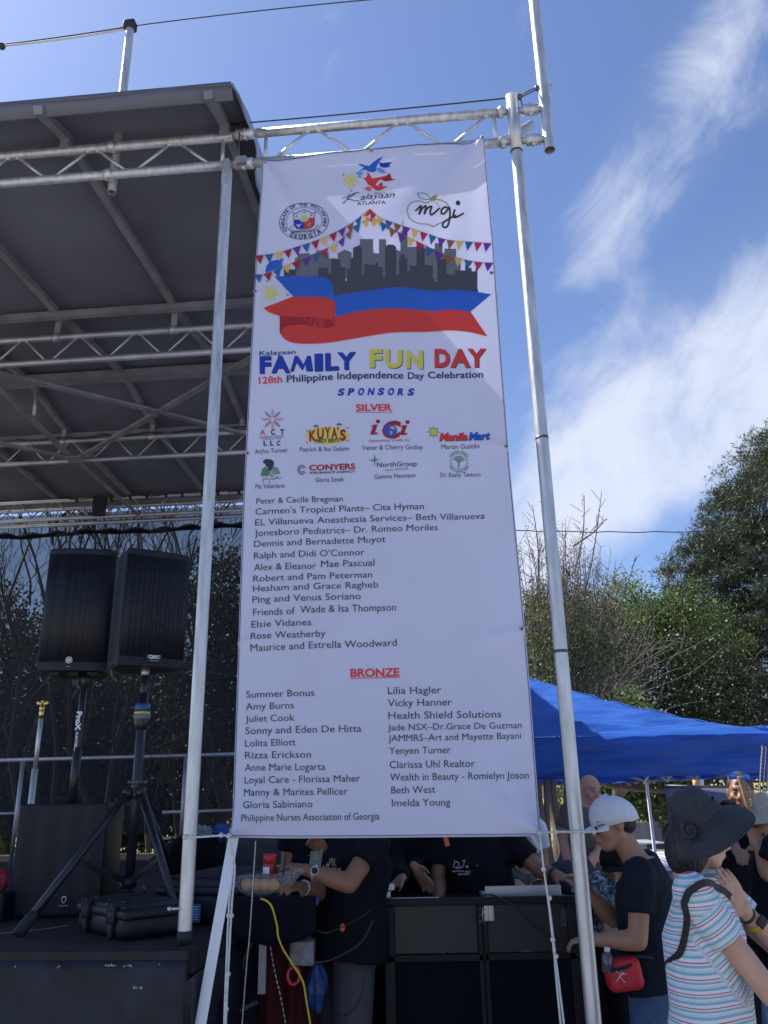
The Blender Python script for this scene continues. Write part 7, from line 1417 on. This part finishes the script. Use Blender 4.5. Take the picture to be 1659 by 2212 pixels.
# fence, cars, house roof under the tent
fn = thing('grey_fence', 'weathered grey board fence on the bank behind the parked van', 'fence', gq(770, 720, 15) * V3([1, 1, 0])); FB = mat('weathered_grey_board', (.17, .17, .18), .85, 0, .3, 5, stretch=(1, 1, .3))
f0 = gq(560, 690, 14.5); f1_ = gq(880, 650, 17.5); me0 = None
for k in range(34):
    p = lerp(f0, f1_, k / 33); dd_ = unit((f1_ - f0) * V3([1, 1, 0])); zt = lerp(gq(660, 660, 15)[2], gq(850, 645, 17)[2], k / 33); MB().box([p[0], p[1], zt / 2 + .3], (.052, .010, zt / 2 - .3 + .008 * math.sin(k * 5.1)), (dd_, np.cross(dd_, ZZ), ZZ)).build('board', FB, fn)
cv = thing('white_van', 'white vehicle roof and windscreen seen past the white-capped man', 'vehicle', gq(760, 900, 11.5) * V3([1, 1, 0]))
vc = gq(770, 850, 11.6); MB().rbox([vc[0], vc[1] + .9, vc[2] - .55], (.86, 1.9, .52), .16, ((1, 0, 0), (0, 1, 0), (0, 0, 1))).build('body', mat('white_car_paint', (.75, .76, .78), .25, 0, .02, 5, coat=.5), cv); MB().rbox([vc[0], vc[1] - .99, vc[2] - .36], (.70, .03, .16), .02, ((1, 0, 0), (0, 1, 0), (0, 0, 1))).build('windscreen', mat('dark_glass', (.02, .025, .03), .08, 0, .1, 5, spec=.9), cv)
MB().rbox([vc[0] + .0, vc[1] - .2, vc[2] + .02], (.16, .08, .03), .01, ((1, 0, 0), (0, 1, 0), (0, 0, 1))).build('roof_marker', BLK, cv)
for sx_ in (-.75, .75):
    for sy_ in (-.7, 1.9): MB().cyl([vc[0] + sx_, vc[1] + .6 + sy_ * .8, .31], (1, 0, 0), .31, .2, 20).build('wheel', RUB, cv)
hs_ = thing('far_house', 'grey house roof between the trees beyond the bald man', 'house', gq(410, 420, 45) * V3([1, 1, 0])); r0 = gq(345, 330, 45); r1 = gq(480, 415, 45)
MB().box([(r0[0] + r1[0]) / 2 - .5, 47, (r1[2]) / 2], (2.6, 2, r1[2] / 2), ((1, 0, 0), (0, 1, 0), (0, 0, 1))).build('wall', mat('pale_siding', (.45, .43, .40), .8), hs_); MB().prism([[r0[0] - 3, 44.6, r1[2]], [r1[0] + .2, 44.6, r1[2]], [r0[0] - .4, 44.6, r0[2]]], (0, 5, 0)).build('roof', mat('grey_shingle', (.16, .16, .17), .9, 0, .2, 20), hs_)
# tall grass on the bank
gc = [[RNG.uniform(-2, 20), RNG.uniform(24, 31), 0] for _ in range(1500)]
for q in gc: q[2] = .02 + 1.9 * min(1, (q[1] - 24) / 10)
o_ = cards('tall_dry_grass', gc, 14, (.4, .4, .05), .02, .45, leaf_mat('dry_grass_blade', (.20, .17, .05), (.42, .36, .14), .3), (lambda r: r)(thing('tmp_root', 'x', 'x', (5, 27, 0)))); rt_ = o_.parent; o_.parent = None; o_.location = (5, 27, 0); bpy.data.objects.remove(rt_); o_['kind'] = 'stuff'
